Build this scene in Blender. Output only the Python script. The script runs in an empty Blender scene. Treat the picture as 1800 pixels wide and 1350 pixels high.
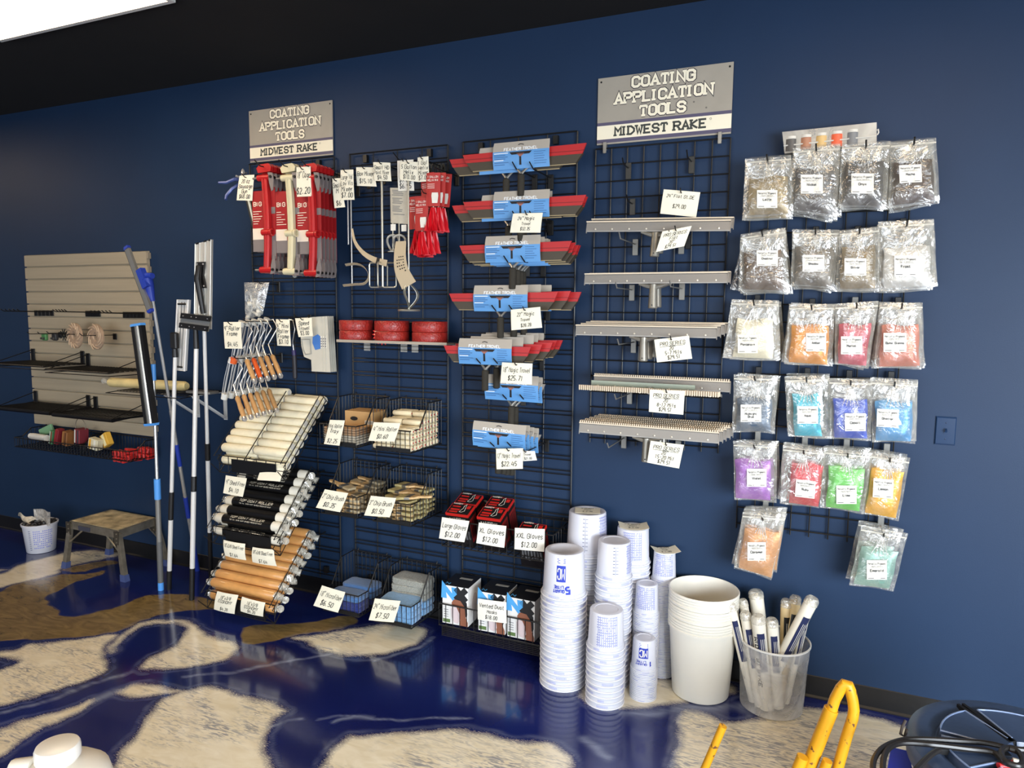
import bpy, bmesh, math, random
import numpy as np
from mathutils import Vector, Matrix, Euler
random.seed(7)
SC = bpy.context.scene
COL = SC.collection
PI = math.pi

# ------------------------------------------------------------ camera
FPX = 1229.659
CAM = Vector((0.9974, -3.2792, 1.7137))
_r = np.array([0.100999, 0.409792, 0.030497])
def _rot(r):
    t = np.linalg.norm(r); k = r/t
    K = np.array([[0, -k[2], k[1]], [k[2], 0, -k[0]], [-k[1], k[0], 0]])
    return np.eye(3)+np.sin(t)*K+(1-np.cos(t))*K@K
_M = _rot(_r) @ np.array([[1, 0, 0], [0, 0, -1], [0, 1, 0.]])
RIGHT, DOWN, FWD = [Vector(v) for v in _M]
cam_data = bpy.data.cameras.new('camera')
cam = bpy.data.objects.new('camera', cam_data)
COL.objects.link(cam)
cam_data.sensor_width = 36; cam_data.lens = 36*FPX/1800; cam_data.clip_start = .02
mw = Matrix.Identity(4)
for i in range(3):
    mw[i][0] = RIGHT[i]; mw[i][1] = -DOWN[i]; mw[i][2] = -FWD[i]; mw[i][3] = CAM[i]
cam.matrix_world = mw
SC.camera = cam

# ------------------------------------------------------------ exposure, world, daylight
SC.view_settings.view_transform = 'Standard'
SC.view_settings.look = 'None'
SC.view_settings.gamma = 1
SC.view_settings.use_curve_mapping = False
SC.view_settings.exposure = 0.18
W = bpy.data.worlds.new('world'); SC.world = W; W.use_nodes = True
W.node_tree.nodes['Background'].inputs[0].default_value = (.62, .74, 1, 1)
W.node_tree.nodes['Background'].inputs[1].default_value = .14
def area(name, loc, target, sx, sy, power, color, spread=180):
    l = bpy.data.lights.new(name, 'AREA'); l.shape = 'RECTANGLE'; l.size = sx; l.size_y = sy
    l.energy = power; l.color = color; l.spread = math.radians(spread)
    o = bpy.data.objects.new(name, l); COL.objects.link(o); o.location = loc
    o.rotation_euler = (Vector(target)-Vector(loc)).to_track_quat('-Z', 'Y').to_euler()
    return o
area('daylight_storefront_window', (3.9, -4.3, 1.3), (.9, 0, -.5), 3.0, 1.9, 190, (.84, .92, 1), 110)
area('daylight_storefront_window', (-1.2, -6.6, 1.2), (-1.2, 0, .6), 5.0, 2.2, 150, (.88, .94, 1))
TROFFERS = [(-2.276, -1.21), (1.38, -1.7), (-5.93, -1.21), (-2.276, -4.2), (1.38, -4.6)]
TROFFER_GAIN = 12.0

# ------------------------------------------------------------ pixel-to-place helpers (photograph 1800 x 1350)
def _ray(x, y): return RIGHT*((x-900)/FPX) + DOWN*((y-675)/FPX) + FWD
def at(x, y, Y=0.0):
    d = _ray(x, y); return CAM + d*((Y-CAM.y)/d.y)
def onz(x, y, Z=0.0):
    d = _ray(x, y); return CAM + d*((Z-CAM.z)/d.z)
def V(*a): return Vector(a)

# ------------------------------------------------------------ materials
def lin(h):
    if isinstance(h, str): c = [int(h[i:i+2], 16)/255 for i in (0, 2, 4)]
    else: c = [v/255 for v in h]
    return tuple(v/12.92 if v <= .04045 else ((v+.055)/1.055)**2.4 for v in c)
MATS = {}
def mat(name, col, rough=.5, metal=0., spec=.5, noise=0., nscale=30., bump=0., bscale=60., coat=0., trans=0., alpha=1., sheen=0., ior=1.45, stretch=None):
    if name in MATS: return MATS[name]
    m = bpy.data.materials.new(name); m.use_nodes = True; MATS[name] = m
    nt = m.node_tree; b = nt.nodes['Principled BSDF']
    c = lin(col)
    b.inputs['Base Color'].default_value = (*c, 1)
    b.inputs['Roughness'].default_value = rough
    b.inputs['Metallic'].default_value = metal
    b.inputs['Specular IOR Level'].default_value = spec
    b.inputs['Coat Weight'].default_value = coat
    b.inputs['Transmission Weight'].default_value = trans
    b.inputs['Alpha'].default_value = alpha
    b.inputs['Sheen Weight'].default_value = sheen
    b.inputs['IOR'].default_value = ior
    tc = None
    if noise or bump:
        tc = nt.nodes.new('ShaderNodeTexCoord')
        mp = nt.nodes.new('ShaderNodeMapping')
        if stretch: mp.inputs['Scale'].default_value = stretch
        nt.links.new(tc.outputs['Object'], mp.inputs['Vector'])
    if noise:
        n = nt.nodes.new('ShaderNodeTexNoise'); n.inputs['Scale'].default_value = nscale; n.inputs['Detail'].default_value = 4
        nt.links.new(mp.outputs[0], n.inputs['Vector'])
        r = nt.nodes.new('ShaderNodeMapRange'); r.inputs[1].default_value = .3; r.inputs[2].default_value = .7
        r.inputs[3].default_value = 1-noise; r.inputs[4].default_value = 1+noise*.6
        nt.links.new(n.outputs[0], r.inputs[0])
        mx = nt.nodes.new('ShaderNodeMix'); mx.data_type = 'RGBA'; mx.blend_type = 'MULTIPLY'; mx.inputs[0].default_value = 1
        mx.inputs[6].default_value = (*c, 1)
        nt.links.new(r.outputs[0], mx.inputs[7])
        nt.links.new(mx.outputs[2], b.inputs['Base Color'])
    if bump:
        n2 = nt.nodes.new('ShaderNodeTexNoise'); n2.inputs['Scale'].default_value = bscale; n2.inputs['Detail'].default_value = 3
        nt.links.new(mp.outputs[0], n2.inputs['Vector'])
        bp = nt.nodes.new('ShaderNodeBump'); bp.inputs['Strength'].default_value = bump; bp.inputs['Distance'].default_value = .004
        nt.links.new(n2.outputs[0], bp.inputs['Height']); nt.links.new(bp.outputs[0], b.inputs['Normal'])
    return m
def film(name, tint, opac=.22, rough=.12, bump=.9, scale=22., glos=.16):
    """thin clear plastic: mostly see-through, some milky diffuse, wrinkled gloss"""
    if name in MATS: return MATS[name]
    m = bpy.data.materials.new(name); m.use_nodes = True; MATS[name] = m
    nt = m.node_tree; nt.nodes.clear()
    out = nt.nodes.new('ShaderNodeOutputMaterial')
    tr = nt.nodes.new('ShaderNodeBsdfTransparent'); df = nt.nodes.new('ShaderNodeBsdfDiffuse'); gl = nt.nodes.new('ShaderNodeBsdfGlossy')
    df.inputs[0].default_value = (*lin(tint), 1); gl.inputs['Roughness'].default_value = rough
    m1 = nt.nodes.new('ShaderNodeMixShader'); m2 = nt.nodes.new('ShaderNodeMixShader')
    tc = nt.nodes.new('ShaderNodeTexCoord'); n = nt.nodes.new('ShaderNodeTexNoise'); n.inputs['Scale'].default_value = scale; n.inputs['Detail'].default_value = 3; n.inputs['Distortion'].default_value = 1.2
    nt.links.new(tc.outputs['Object'], n.inputs['Vector'])
    bp = nt.nodes.new('ShaderNodeBump'); bp.inputs['Strength'].default_value = bump; bp.inputs['Distance'].default_value = .012
    nt.links.new(n.outputs[0], bp.inputs['Height']); nt.links.new(bp.outputs[0], gl.inputs['Normal']); nt.links.new(bp.outputs[0], df.inputs['Normal'])
    r = nt.nodes.new('ShaderNodeMapRange'); r.inputs[1].default_value = .35; r.inputs[2].default_value = .75; r.inputs[3].default_value = opac*.5; r.inputs[4].default_value = min(1, opac*1.7)
    nt.links.new(n.outputs[0], r.inputs[0]); nt.links.new(r.outputs[0], m1.inputs[0])
    m2.inputs[0].default_value = glos
    nt.links.new(tr.outputs[0], m1.inputs[1]); nt.links.new(df.outputs[0], m1.inputs[2])
    nt.links.new(m1.outputs[0], m2.inputs[1]); nt.links.new(gl.outputs[0], m2.inputs[2]); nt.links.new(m2.outputs[0], out.inputs[0])
    return m
def emit(name, col, s):
    m = bpy.data.materials.new(name); m.use_nodes = True
    b = m.node_tree.nodes['Principled BSDF']
    b.inputs['Emission Color'].default_value = (*col, 1); b.inputs['Emission Strength'].default_value = s
    b.inputs['Base Color'].default_value = (.8, .8, .8, 1)
    return m

# ------------------------------------------------------------ mesh builder
class MB:
    def __init__(s): s.v = []; s.f = []; s.m = None
    def add(s, vs, fs):
        o = len(s.v)
        s.v += [s.m @ Vector(p) if s.m else Vector(p) for p in vs]
        s.f += [tuple(i+o for i in f) for f in fs]; return s
    def box(s, lo, hi, R=None, c=None):
        x0, y0, z0 = lo; x1, y1, z1 = hi
        vs = [V(x, y, z) for z in (z0, z1) for y in (y0, y1) for x in (x0, x1)]
        if R is not None:
            c = Vector(c) if c is not None else (Vector(lo)+Vector(hi))/2
            vs = [R @ (p-c)+c for p in vs]
        return s.add(vs, [(0, 2, 3, 1), (4, 5, 7, 6), (0, 1, 5, 4), (2, 6, 7, 3), (0, 4, 6, 2), (1, 3, 7, 5)])
    def rbox(s, lo, hi, r=.004):
        """box with its four vertical-ish edges and rims chamfered"""
        x0, y0, z0 = lo; x1, y1, z1 = hi
        rings = []
        for z, k in ((z0, r), (z0+r, 0), (z1-r, 0), (z1, r)):
            a, b, c, d = x0+k, x1-k, y0+k, y1-k; q = r
            rings.append([(a+q, c, z), (b-q, c, z), (b, c+q, z), (b, d-q, z), (b-q, d, z), (a+q, d, z), (a, d-q, z), (a, c+q, z)])
        return s.loft(rings, True)
    def loft(s, rings, cap=True, closed=True):
        n = len(rings[0]); vs = [p for r in rings for p in r]; fs = []
        for i in range(len(rings)-1):
            for j in range(n if closed else n-1):
                k = (j+1) % n
                fs.append((i*n+j, i*n+k, (i+1)*n+k, (i+1)*n+j))
        if cap and closed:
            fs.append(tuple(reversed(range(n)))); fs.append(tuple((len(rings)-1)*n+j for j in range(n)))
        return s.add(vs, fs)
    def tube(s, pts, r, n=6, closed=False):
        pts = [Vector(p) for p in pts]; N = len(pts); rings = []
        t0 = (pts[1]-pts[0]).normalized()
        up = V(0, 0, 1) if abs(t0.z) < .9 else V(1, 0, 0)
        a = t0.cross(up).normalized()
        for i, p in enumerate(pts):
            if closed: t = (pts[(i+1) % N]-pts[i-1])
            else: t = pts[min(i+1, N-1)]-pts[max(i-1, 0)]
            if t.length < 1e-9: t = t0
            t.normalize(); a = (a-t*a.dot(t))
            if a.length < 1e-6: a = t.orthogonal()
            a.normalize(); b = t.cross(a)
            rr = r[i] if isinstance(r, (list, tuple)) else r
            rings.append([p+a*(rr*math.cos(2*PI*k/n))+b*(rr*math.sin(2*PI*k/n)) for k in range(n)])
        if closed: rings.append(rings[0]); return s.loft(rings, False)
        return s.loft(rings, True)
    def cyl(s, a, b, r, n=16, r2=None): return s.tube([a, b], [r, r if r2 is None else r2], n)
    def lathe(s, prof, n=24, c=(0, 0, 0), axis='z'):
        rings = []
        for r, z in prof:
            ring = []
            for k in range(n):
                a = 2*PI*k/n; x, y = r*math.cos(a), r*math.sin(a)
                if axis == 'z': p = (c[0]+x, c[1]+y, c[2]+z)
                elif axis == 'x': p = (c[0]+z, c[1]+x, c[2]+y)
                else: p = (c[0]+x, c[1]-z, c[2]+y)
                ring.append(p)
            rings.append(ring)
        return s.loft(rings, prof[0][0] < .4 and False)
    def prism(s, poly, f, d):
        """poly of (u,v); f maps (u,v,w) to a point; w from 0 to d"""
        n = len(poly)
        return s.loft([[f(u, v, 0) for u, v in poly], [f(u, v, d) for u, v in poly]], True)
    def surf(s, f, nu, nv):
        vs = [f(i/nu, j/nv) for j in range(nv+1) for i in range(nu+1)]; w = nu+1
        return s.add(vs, [(j*w+i, j*w+i+1, (j+1)*w+i+1, (j+1)*w+i) for j in range(nv) for i in range(nu)])
    def shell(s, f, nu, nv, th):
        """f(u,v)->(point, outward normal); a sheet of thickness th"""
        A = MB().surf(lambda u, v: f(u, v)[0], nu, nv); B = MB().surf(lambda u, v: f(u, v)[0]-f(u, v)[1]*th, nu, nv)
        w = nu+1; o = len(A.v)
        fs = A.f+[tuple(reversed([i+o for i in q])) for q in B.f]
        edge = [i for i in range(w)]+[j*w+nu for j in range(1, nv+1)]+[nv*w+i for i in range(nu-1, -1, -1)]+[j*w for j in range(nv-1, 0, -1)]
        for a, b in zip(edge, edge[1:]+edge[:1]): fs.append((b, a, a+o, b+o))
        return s.add(A.v+B.v, fs)
    def ribbon(s, pts, w, f, closed=False):
        """flat stroke of width w along 2-D pts with mitred corners; f maps (u,v) to a point"""
        P = [Vector(p) for p in pts]; N = len(P); L = []; Rr = []
        for i in range(N):
            d0 = (P[i]-P[i-1]).normalized() if i > 0 else None
            d1 = (P[i+1]-P[i]).normalized() if i < N-1 else None
            if d0 is None: d0 = d1
            if d1 is None: d1 = d0
            n0 = V(-d0.y, d0.x); n1 = V(-d1.y, d1.x); m = n0+n1
            if m.length < .2: m = n0
            m.normalize(); k = 1/max(.5, m.dot(n0))
            e = V(0, 0)
            L.append(P[i]+m*(w/2*k)); Rr.append(P[i]-m*(w/2*k))
        vs = [f(*p) for p in L]+[f(*p) for p in Rr]
        o_ = f(*P[0]); n_ = (f(P[0].x+.001, P[0].y)-o_).cross(f(P[0].x, P[0].y+.001)-o_)
        if n_.length > 0: n_.normalize()
        s.k = getattr(s, 'k', 0)+1; n_ *= 1.5e-5*(s.k % 60)
        vs = [p+n_ for p in vs]
        return s.add(vs, [(i, N+i, N+i+1, i+1) for i in range(N-1)])
    def build(s, name, m, parent=None, smooth=False, off=None, bevel=0., local=False):
        me = bpy.data.meshes.new(name)
        o = off if off is not None else (ORG.get(parent.name, V(0, 0, 0)) if (parent and not local) else V(0, 0, 0))
        me.from_pydata([tuple(p-o) for p in s.v], [], s.f)
        bm = bmesh.new(); bm.from_mesh(me); bmesh.ops.recalc_face_normals(bm, faces=bm.faces)
        bm.to_mesh(me); bm.free()
        if smooth:
            me.polygons.foreach_set('use_smooth', [True]*len(me.polygons))
            try: me.set_sharp_from_angle(angle=math.radians(38))
            except Exception: pass
        me.materials.append(m)
        ob = bpy.data.objects.new(name, me); COL.objects.link(ob)
        if parent:
            ob.parent = parent; ORG[ob.name] = ORG.get(parent.name, V(0, 0, 0))
        elif off is not None: ob.location = off; ORG[ob.name] = Vector(off)
        return ob
ORG = {}
def tag(o, label=None, cat=None, group=None, kind=None):
    if label: o['label'] = label
    if cat: o['category'] = cat
    if group: o['group'] = group
    if kind: o['kind'] = kind
    return o
def thing(name, label, cat, loc=(0, 0, 0), rot=None, group=None, local=False):
    o = bpy.data.objects.new(name, None); COL.objects.link(o); o.empty_display_size = .05
    o.location = loc
    if rot: o.rotation_euler = rot
    ORG[o.name] = V(0, 0, 0) if local else Vector(loc)
    return tag(o, label, cat, group)
CHILD = {}
def kids(o): return [c for c in bpy.data.objects if c.parent == o]
def dup(root, loc=None, rot=None, label=None, group=None, cache={}):
    if root.name not in cache: cache[root.name] = [(c, kids(c)) for c in kids(root)]
    r = root.copy(); COL.objects.link(r)
    if loc is not None: r.location = loc
    if rot is not None: r.rotation_euler = rot
    if label: r['label'] = label
    if group: r['group'] = group
    for c, gs in cache[root.name]:
        k = c.copy(); COL.objects.link(k); k.parent = r
        for g in gs:
            q = g.copy(); COL.objects.link(q); q.parent = k
    return r
def struct(o): o['kind'] = 'structure'; return o

# ------------------------------------------------------------ lettering (single-stroke alphabet)
GL = {'A': '02 28 42;14 34', 'B': '02 08 38 47 46 35 05;35 44 43 32 02', 'C': '46 47 38 18 07 03 12 32 43 44', 'D': '02 08 28 46 44 22 02', 'E': '48 08 02 42;05 35',
 'F': '48 08 02;05 35', 'G': '46 47 38 18 07 03 12 32 43 45 25', 'H': '02 08;42 48;05 45', 'I': '12 18', 'J': '48 43 32 12 03', 'K': '08 02;48 05 42', 'L': '08 02 42',
 'M': '02 08 25 48 42', 'N': '02 08 42 48', 'O': '18 07 03 12 32 43 47 38 18', 'P': '02 08 38 47 46 35 05', 'Q': '18 07 03 12 32 43 47 38 18;24 42', 'R': '02 08 38 47 46 35 05;25 42',
 'S': '46 47 38 18 07 06 15 35 44 43 32 12 03 04', 'T': '08 48;28 22', 'U': '08 03 12 32 43 48', 'V': '08 22 48', 'W': '08 12 26 32 48', 'X': '08 42;48 02', 'Y': '08 25 48;25 22', 'Z': '08 48 02 42',
 'a': '36 16 05 03 12 22 34;36 33 42', 'b': '08 02;05 16 26 35 33 22 12 03', 'c': '35 26 16 05 03 12 22 33', 'd': '35 26 16 05 03 12 22 33;38 32', 'e': '04 34 35 26 16 05 03 12 32',
 'f': '38 28 17 12;05 25', 'g': '35 26 16 05 04 13 23 34;36 31 20 10 01', 'h': '08 02;05 16 26 35 32', 'i': '16 12;17 18', 'j': '26 21 10;27 28', 'k': '08 02;36 04 32', 'l': '18 12',
 'm': '02 06;05 16 25 22;25 36 45 42', 'n': '02 06;05 16 26 35 32', 'o': '16 05 03 12 22 33 35 26 16', 'p': '06 00;05 16 26 35 33 22 12 03', 'q': '35 26 16 05 03 12 22 33;36 30',
 'r': '06 02;04 16 26', 's': '35 26 16 05 14 24 33 22 12 03', 't': '18 13 22 32;06 26', 'u': '06 03 12 22 33;36 32', 'v': '06 22 46', 'w': '06 12 25 32 46', 'x': '06 32;36 02', 'y': '06 23;46 10', 'z': '06 36 02 32',
 '0': '18 07 03 12 22 33 37 28 18', '1': '07 18 12', '2': '07 18 28 37 36 02 32', '3': '07 18 28 37 36 25 15;25 34 33 22 12 03', '4': '18 04 44;37 32', '5': '38 08 05 25 34 33 22 02',
 '6': '28 06 03 12 22 33 34 25 15 04', '7': '08 38 12', '8': '15 06 07 18 28 37 36 25 15 04 03 12 22 33 34 25', '9': '32 37 28 18 07 06 15 25 36',
 '$': '37 28 18 07 06 15 25 34 33 22 12 03;19 11', '.': '12 13', '"': '07 09;27 29', '-': '05 35', '/': '02 38', "'": '17 18', '&': '42 07 18 27 03 12 22 44'}
NARROW = {'I': 2, 'l': 2, 'i': 2, '.': 2, '1': 2.6, "'": 2, 'j': 3}
def adv(ch): return 3 if ch == ' ' else NARROW.get(ch, max(int(p[0]) for st in GL[ch].split(';') for p in st.split()))+1.5
def text_w(t): return sum(adv(c) for c in t)-1.5
def text(mb, t, f, cx, cy, h, width=None, stroke=.9, slant=0., jit=0., serif=False, cond=1., left=False):
    """t centred on (cx,cy) in a 2-D frame; h is the cap height; f(u,v)->point"""
    k = h/6; kx = k*cond
    if width: kx = width/text_w(t)
    x = cx if left else cx-text_w(t)*kx/2
    for ch in t:
        if ch != ' ':
            dy = random.uniform(-jit, jit)*h; sc = 1+random.uniform(-jit, jit); sl = slant+random.uniform(-jit, jit)*.6
            off = 1 if ch in 'Ili.\'' and ch != 'I' else 0
            for st in GL[ch].split(';'):
                py0 = st[0]
                pp = [(int(p[0])-(1 if (ch in 'Iil.\'') else 0)*.6, int(p[1])-5) for p in st.split()]
                P = [(x+(px+py*sl)*kx*sc, cy+dy+py*k*sc) for px, py in pp]
                w = stroke*min(k, kx*1.2)
                mb.ribbon(P, w, f)
                if serif:
                    for (px, py), (qx, qy) in ((pp[0], pp[1]), (pp[-1], pp[-2])):
                        if py in (-3, 3) and abs(px-qx) <= 2 and abs(py-qy) > 2:
                            yy = cy+(py-(1 if py > 0 else -1)*0.0)*k
                            mb.ribbon([(x+(px-1.15)*kx, yy), (x+(px+1.15)*kx, yy)], w*.85, f)
                        elif py in (-3, 3) and ch in 'BDPREF' and px == 0:
                            pass
                    if ch == 'T' and py0 == '0':
                        for px in (0, 4): mb.ribbon([(x+px*kx, cy+3*k), (x+px*kx, cy+1.3*k)], w*.8, f)
                    if ch in 'BDPREFL':
                        for py in (-3, 3):
                            mb.ribbon([(x-1.0*kx, cy+py*k), (x+.3*kx, cy+py*k)], w*.85, f)
        x += adv(ch)*kx
    return mb
def quad_fn(q, Y, lift=.0007, bulge=0.):
    """bilinear map over four picture corners (TL,TR,BR,BL) standing at distance Y from the wall; u right, v up, 0..1"""
    Ys = Y if isinstance(Y, (list, tuple)) else [Y]*4
    P = [at(x, y, yy) for (x, y), yy in zip(q, Ys)]
    n = (P[1]-P[0]).cross(P[3]-P[0]).normalized()
    if n.y > 0: n = -n
    def f(u, v, w=0.):
        a = P[0].lerp(P[1], u); b = P[3].lerp(P[2], u)
        return b.lerp(a, v)+n*(w+lift+bulge*4*v*(1-v)*.5+bulge*2*u*(1-u))
    f.P = P; f.n = n
    f.w = ((P[1]-P[0]).length+(P[2]-P[3]).length)/2; f.h = ((P[3]-P[0]).length+(P[2]-P[1]).length)/2
    return f

# ============================================================ the setting
CEIL = 3.07
def wall_material():
    m = mat('navy_wall_paint', (27, 47, 74), .5, spec=.28, noise=.05, nscale=3, bump=.06, bscale=240)
    return m
w = MB().box((-7.2, 0, 0), (4.2, .12, CEIL)).build('wall_back', wall_material()); struct(w)
c = MB().box((-7.2, -7, CEIL), (4.2, .12, CEIL+.1)).build('ceiling', mat('black_ceiling', (20, 17, 15), .9, noise=.2, nscale=5)); struct(c)
b = MB()
prof = [(0, 0), (-.012, 0), (-.012, .004), (-.004, .012), (-.003, .098), (0, .101)]
b.loft([[V(x, y, z) for y, z in prof] for x in (-7.2, 4.2)], True)
struct(b.build('baseboard_back', mat('black_vinyl_base', (17, 16, 16), .45, noise=.25, nscale=12, bump=.15, bscale=40)))

# poured epoxy floor: cream and bronze pools on navy, each pool traced where it lies on the floor
CREAM = ['343,1208 383,1208 443,1225 490,1240 515,1250 497,1258 480,1265 473,1280 470,1300 473,1330 480,1350 480,1430 180,1430 200,1350 207,1320 233,1293 263,1257 283,1230 310,1215',
 '233,1198 290,1208 335,1212 290,1220 233,1228 193,1222', '-40,1150 30,1142 45,1130 75,1130 141,1124 209,1111 200,1124 186,1142 185,1156 191,1169 178,1186 151,1200 75,1222 0,1242 -40,1250 -40,1190 0,1180 40,1160',
 '216,1110 247,1094 290,1086 325,1090 352,1101 378,1121 425,1134 418,1146 403,1157 352,1172 290,1179 249,1180 246,1169 277,1149 310,1132 324,1116 325,1106 311,1097 284,1095 247,1102 222,1118 205,1136 196,1152 188,1150 196,1128',
 '-40,1018 0,1009 50,986 106,973 151,967 206,968 211,976 176,986 140,990 101,1001 111,1007 75,1016 25,1026 0,1036 -40,1044',
 '570,1337 577,1317 603,1300 633,1290 717,1290 773,1282 817,1278 850,1290 900,1302 950,1300 975,1305 995,1322 1007,1345 1015,1430 550,1430',
 '500,1122 550,1117 583,1108 633,1100 733,1097 755,1105 750,1120 717,1140 667,1153 617,1157 567,1147 543,1130',
 '1005,1214 1060,1190 1160,1190 1290,1196 1292,1225 1240,1230 1160,1240 1090,1251 1040,1240',
 '1189,1262 1194,1251 1213,1248 1235,1251 1260,1262 1274,1266 1329,1265 1345,1250 1420,1236 1600,1276 1830,1325 1830,1430 1190,1430 1183,1331 1187,1310 1197,1281',
 '-40,1290 30,1270 120,1245 165,1225 178,1230 130,1256 60,1290 0,1330 -40,1350', '20,1000 0,1003 -30,1016 -30,1000']
GOLD = ['-60,1060 0,1041 25,1026 75,1016 121,1008 161,1008 190,1000 180,1010 141,1021 106,1036 83,1048 83,1061 111,1071 98,1086 151,1081 201,1069 242,1051 277,1043 327,1045 373,1051 430,1062 430,1080 373,1071 302,1074 264,1086 221,1106 151,1121 75,1124 0,1127 -60,1130',
 '430,1100 480,1098 560,1092 620,1080 640,1092 590,1106 520,1118 470,1130 425,1134 420,1118', '100,1002 140,992 200,984 215,988 170,1000 120,1008']
STREAK = [('0,1300 60,1275 160,1235 230,1205', .03), ('560,1265 600,1260 700,1264 830,1261', .006), ('455,1285 500,1268 530,1262', .008), ('585,1272 620,1262 650,1261', .01), ('1030,1300 1045,1315 1070,1330', .02), ('1188,1250 1202,1281 1190,1312 1184,1350', .012), ('1100,1258 1200,1245 1290,1240 1340,1250', .03), ('330,1188 420,1180 520,1160 580,1150', .012), ('196,1150 200,1136 218,1118', .02), ('0,1255 80,1232 170,1200 230,1180', .015), ('660,1160 720,1145 762,1122', .012)]
def floor_poly(s): return np.array([tuple(onz(*[float(a) for a in p.split(',')]))[:2] for p in s.split()])
def sdf(P, poly):
    d = np.full(len(P), 1e9); ins = np.zeros(len(P), bool); n = len(poly)
    for i in range(n):
        a, b = poly[i], poly[(i+1) % n]; e = b-a; w = P-a
        t = np.clip((w@e)/max(e@e, 1e-12), 0, 1); q = w-np.outer(t, e); d = np.minimum(d, (q**2).sum(1))
        c = ((a[1] <= P[:, 1]) & (b[1] > P[:, 1])) | ((b[1] <= P[:, 1]) & (a[1] > P[:, 1]))
        with np.errstate(divide='ignore', invalid='ignore'):
            xi = a[0]+(P[:, 1]-a[1])/(b[1]-a[1])*e[0]
        ins ^= c & (P[:, 0] < xi)
    d = np.sqrt(d); return np.where(ins, d, -d)
def smooth_poly(p, it=2):
    for _ in range(it):
        q = np.roll(p, -1, 0); p = np.stack([p*.75+q*.25, p*.25+q*.75], 1).reshape(-1, 2)
    return p
def make_floor():
    xs = np.concatenate([np.linspace(-7.2, -5.1, 12), np.linspace(-5.05, 2.15, 620), np.linspace(2.3, 4.2, 12)])
    ys = np.concatenate([np.linspace(-7, -2.1, 24), np.linspace(-2.06, .02, 190)])
    X, Y = np.meshgrid(xs, ys); P = np.stack([X.ravel(), Y.ravel()], 1)
    wob = np.stack([np.sin(P[:, 1]*23+np.sin(P[:, 0]*17))*.009+np.sin(P[:, 1]*61+P[:, 0]*40)*.004, np.sin(P[:, 0]*19+np.sin(P[:, 1]*29))*.009+np.sin(P[:, 0]*53-P[:, 1]*37)*.004], 1)
    Q = P+wob
    sm = lambda d, a, b: np.clip((d-a)/(b-a), 0, 1)
    cream = np.zeros(len(P)); edge = np.zeros(len(P)); gold = np.zeros(len(P)); deep = np.zeros(len(P))
    for s in CREAM:
        d = sdf(Q, smooth_poly(floor_poly(s))); cream = np.maximum(cream, sm(d, -.022, .055)); edge = np.maximum(edge, .30*np.exp(-((d+.024)/.010)**2)); deep = np.maximum(deep, sm(d, .0, .12))
    for s in GOLD:
        d = sdf(Q, smooth_poly(floor_poly(s))); gold = np.maximum(gold, sm(d, -.015, .03))
    for s, wd in STREAK:
        p = floor_poly(s); d = np.full(len(P), 9.)
        for a, b in zip(p[:-1], p[1:]):
            e = b-a; t = np.clip(((Q-a)@e)/(e@e), 0, 1); d = np.minimum(d, np.sqrt(((Q-a-np.outer(t, e))**2).sum(1)))
        edge = np.maximum(edge, .8*np.exp(-(d/wd)**2))
    nx, ny = len(xs), len(ys)
    me = bpy.data.meshes.new('floor')
    idx = np.arange(nx*ny).reshape(ny, nx)
    F = np.stack([idx[:-1, :-1], idx[:-1, 1:], idx[1:, 1:], idx[1:, :-1]], -1).reshape(-1, 4)
    me.from_pydata(np.c_[P, np.zeros(len(P))].tolist(), [], F.tolist())
    ca = me.color_attributes.new('pools', 'FLOAT_COLOR', 'POINT')
    ca.data.foreach_set('color', np.stack([cream, gold, edge, deep], 1).astype(np.float32).ravel())
    m = bpy.data.materials.new('metallic_epoxy_floor'); m.use_nodes = True; nt = m.node_tree; b = nt.nodes['Principled BSDF']; L = nt.links.new
    N = nt.nodes.new
    at_ = N('ShaderNodeAttribute'); at_.attribute_name = 'pools'
    sp = N('ShaderNodeSeparateColor'); L(at_.outputs['Color'], sp.inputs[0])
    tc = N('ShaderNodeTexCoord'); mp = N('ShaderNodeMapping'); mp.inputs['Rotation'].default_value = (0, 0, .5); mp.inputs['Scale'].default_value = (1, 2.6, 1); L(tc.outputs['Object'], mp.inputs[0])
    def noise(sc, det, dist, src=mp.outputs[0]):
        n = N('ShaderNodeTexNoise'); n.inputs['Scale'].default_value = sc; n.inputs['Detail'].default_value = det; n.inputs['Distortion'].default_value = dist; L(src, n.inputs['Vector']); return n.outputs[0]
    def mr(src, a, b_, c_, d_):
        r = N('ShaderNodeMapRange'); [setattr(r.inputs[i+1], 'default_value', v) for i, v in enumerate((a, b_, c_, d_))]; L(src, r.inputs[0]); return r.outputs[0]
    def mth(op, a, b_):
        r = N('ShaderNodeMath'); r.operation = op; r.use_clamp = True
        for i, s in enumerate((a, b_)):
            if isinstance(s, (int, float)): r.inputs[i].default_value = s
            else: L(s, r.inputs[i])
        return r.outputs[0]
    def mix(f, a, b_):
        r = N('ShaderNodeMix'); r.data_type = 'RGBA'
        if isinstance(f, (int, float)): r.inputs[0].default_value = f
        else: L(f, r.inputs[0])
        for i, s in ((6, a), (7, b_)):
            if isinstance(s, tuple): r.inputs[i].default_value = (*s, 1)
            else: L(s, r.inputs[i])
        return r.outputs[2]
    mp2 = N('ShaderNodeMapping'); mp2.inputs['Rotation'].default_value = (0, 0, .35); mp2.inputs['Scale'].default_value = (1, 5, 1); L(tc.outputs['Object'], mp2.inputs[0])
    fine = noise(16, 4, 1.6, mp2.outputs[0]); flow = noise(3.2, 4, 2.2); fib = noise(95, 2, .6)
    navy = mix(mr(noise(1.3, 2, .6, tc.outputs['Object']), .3, .7, 0, 1), lin((15, 20, 72)), lin((24, 36, 104)))
    goldc = mix(mr(noise(5, 5, 2.5), .3, .7, 0, 1), lin((108, 90, 50)), lin((146, 122, 72)))
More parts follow.
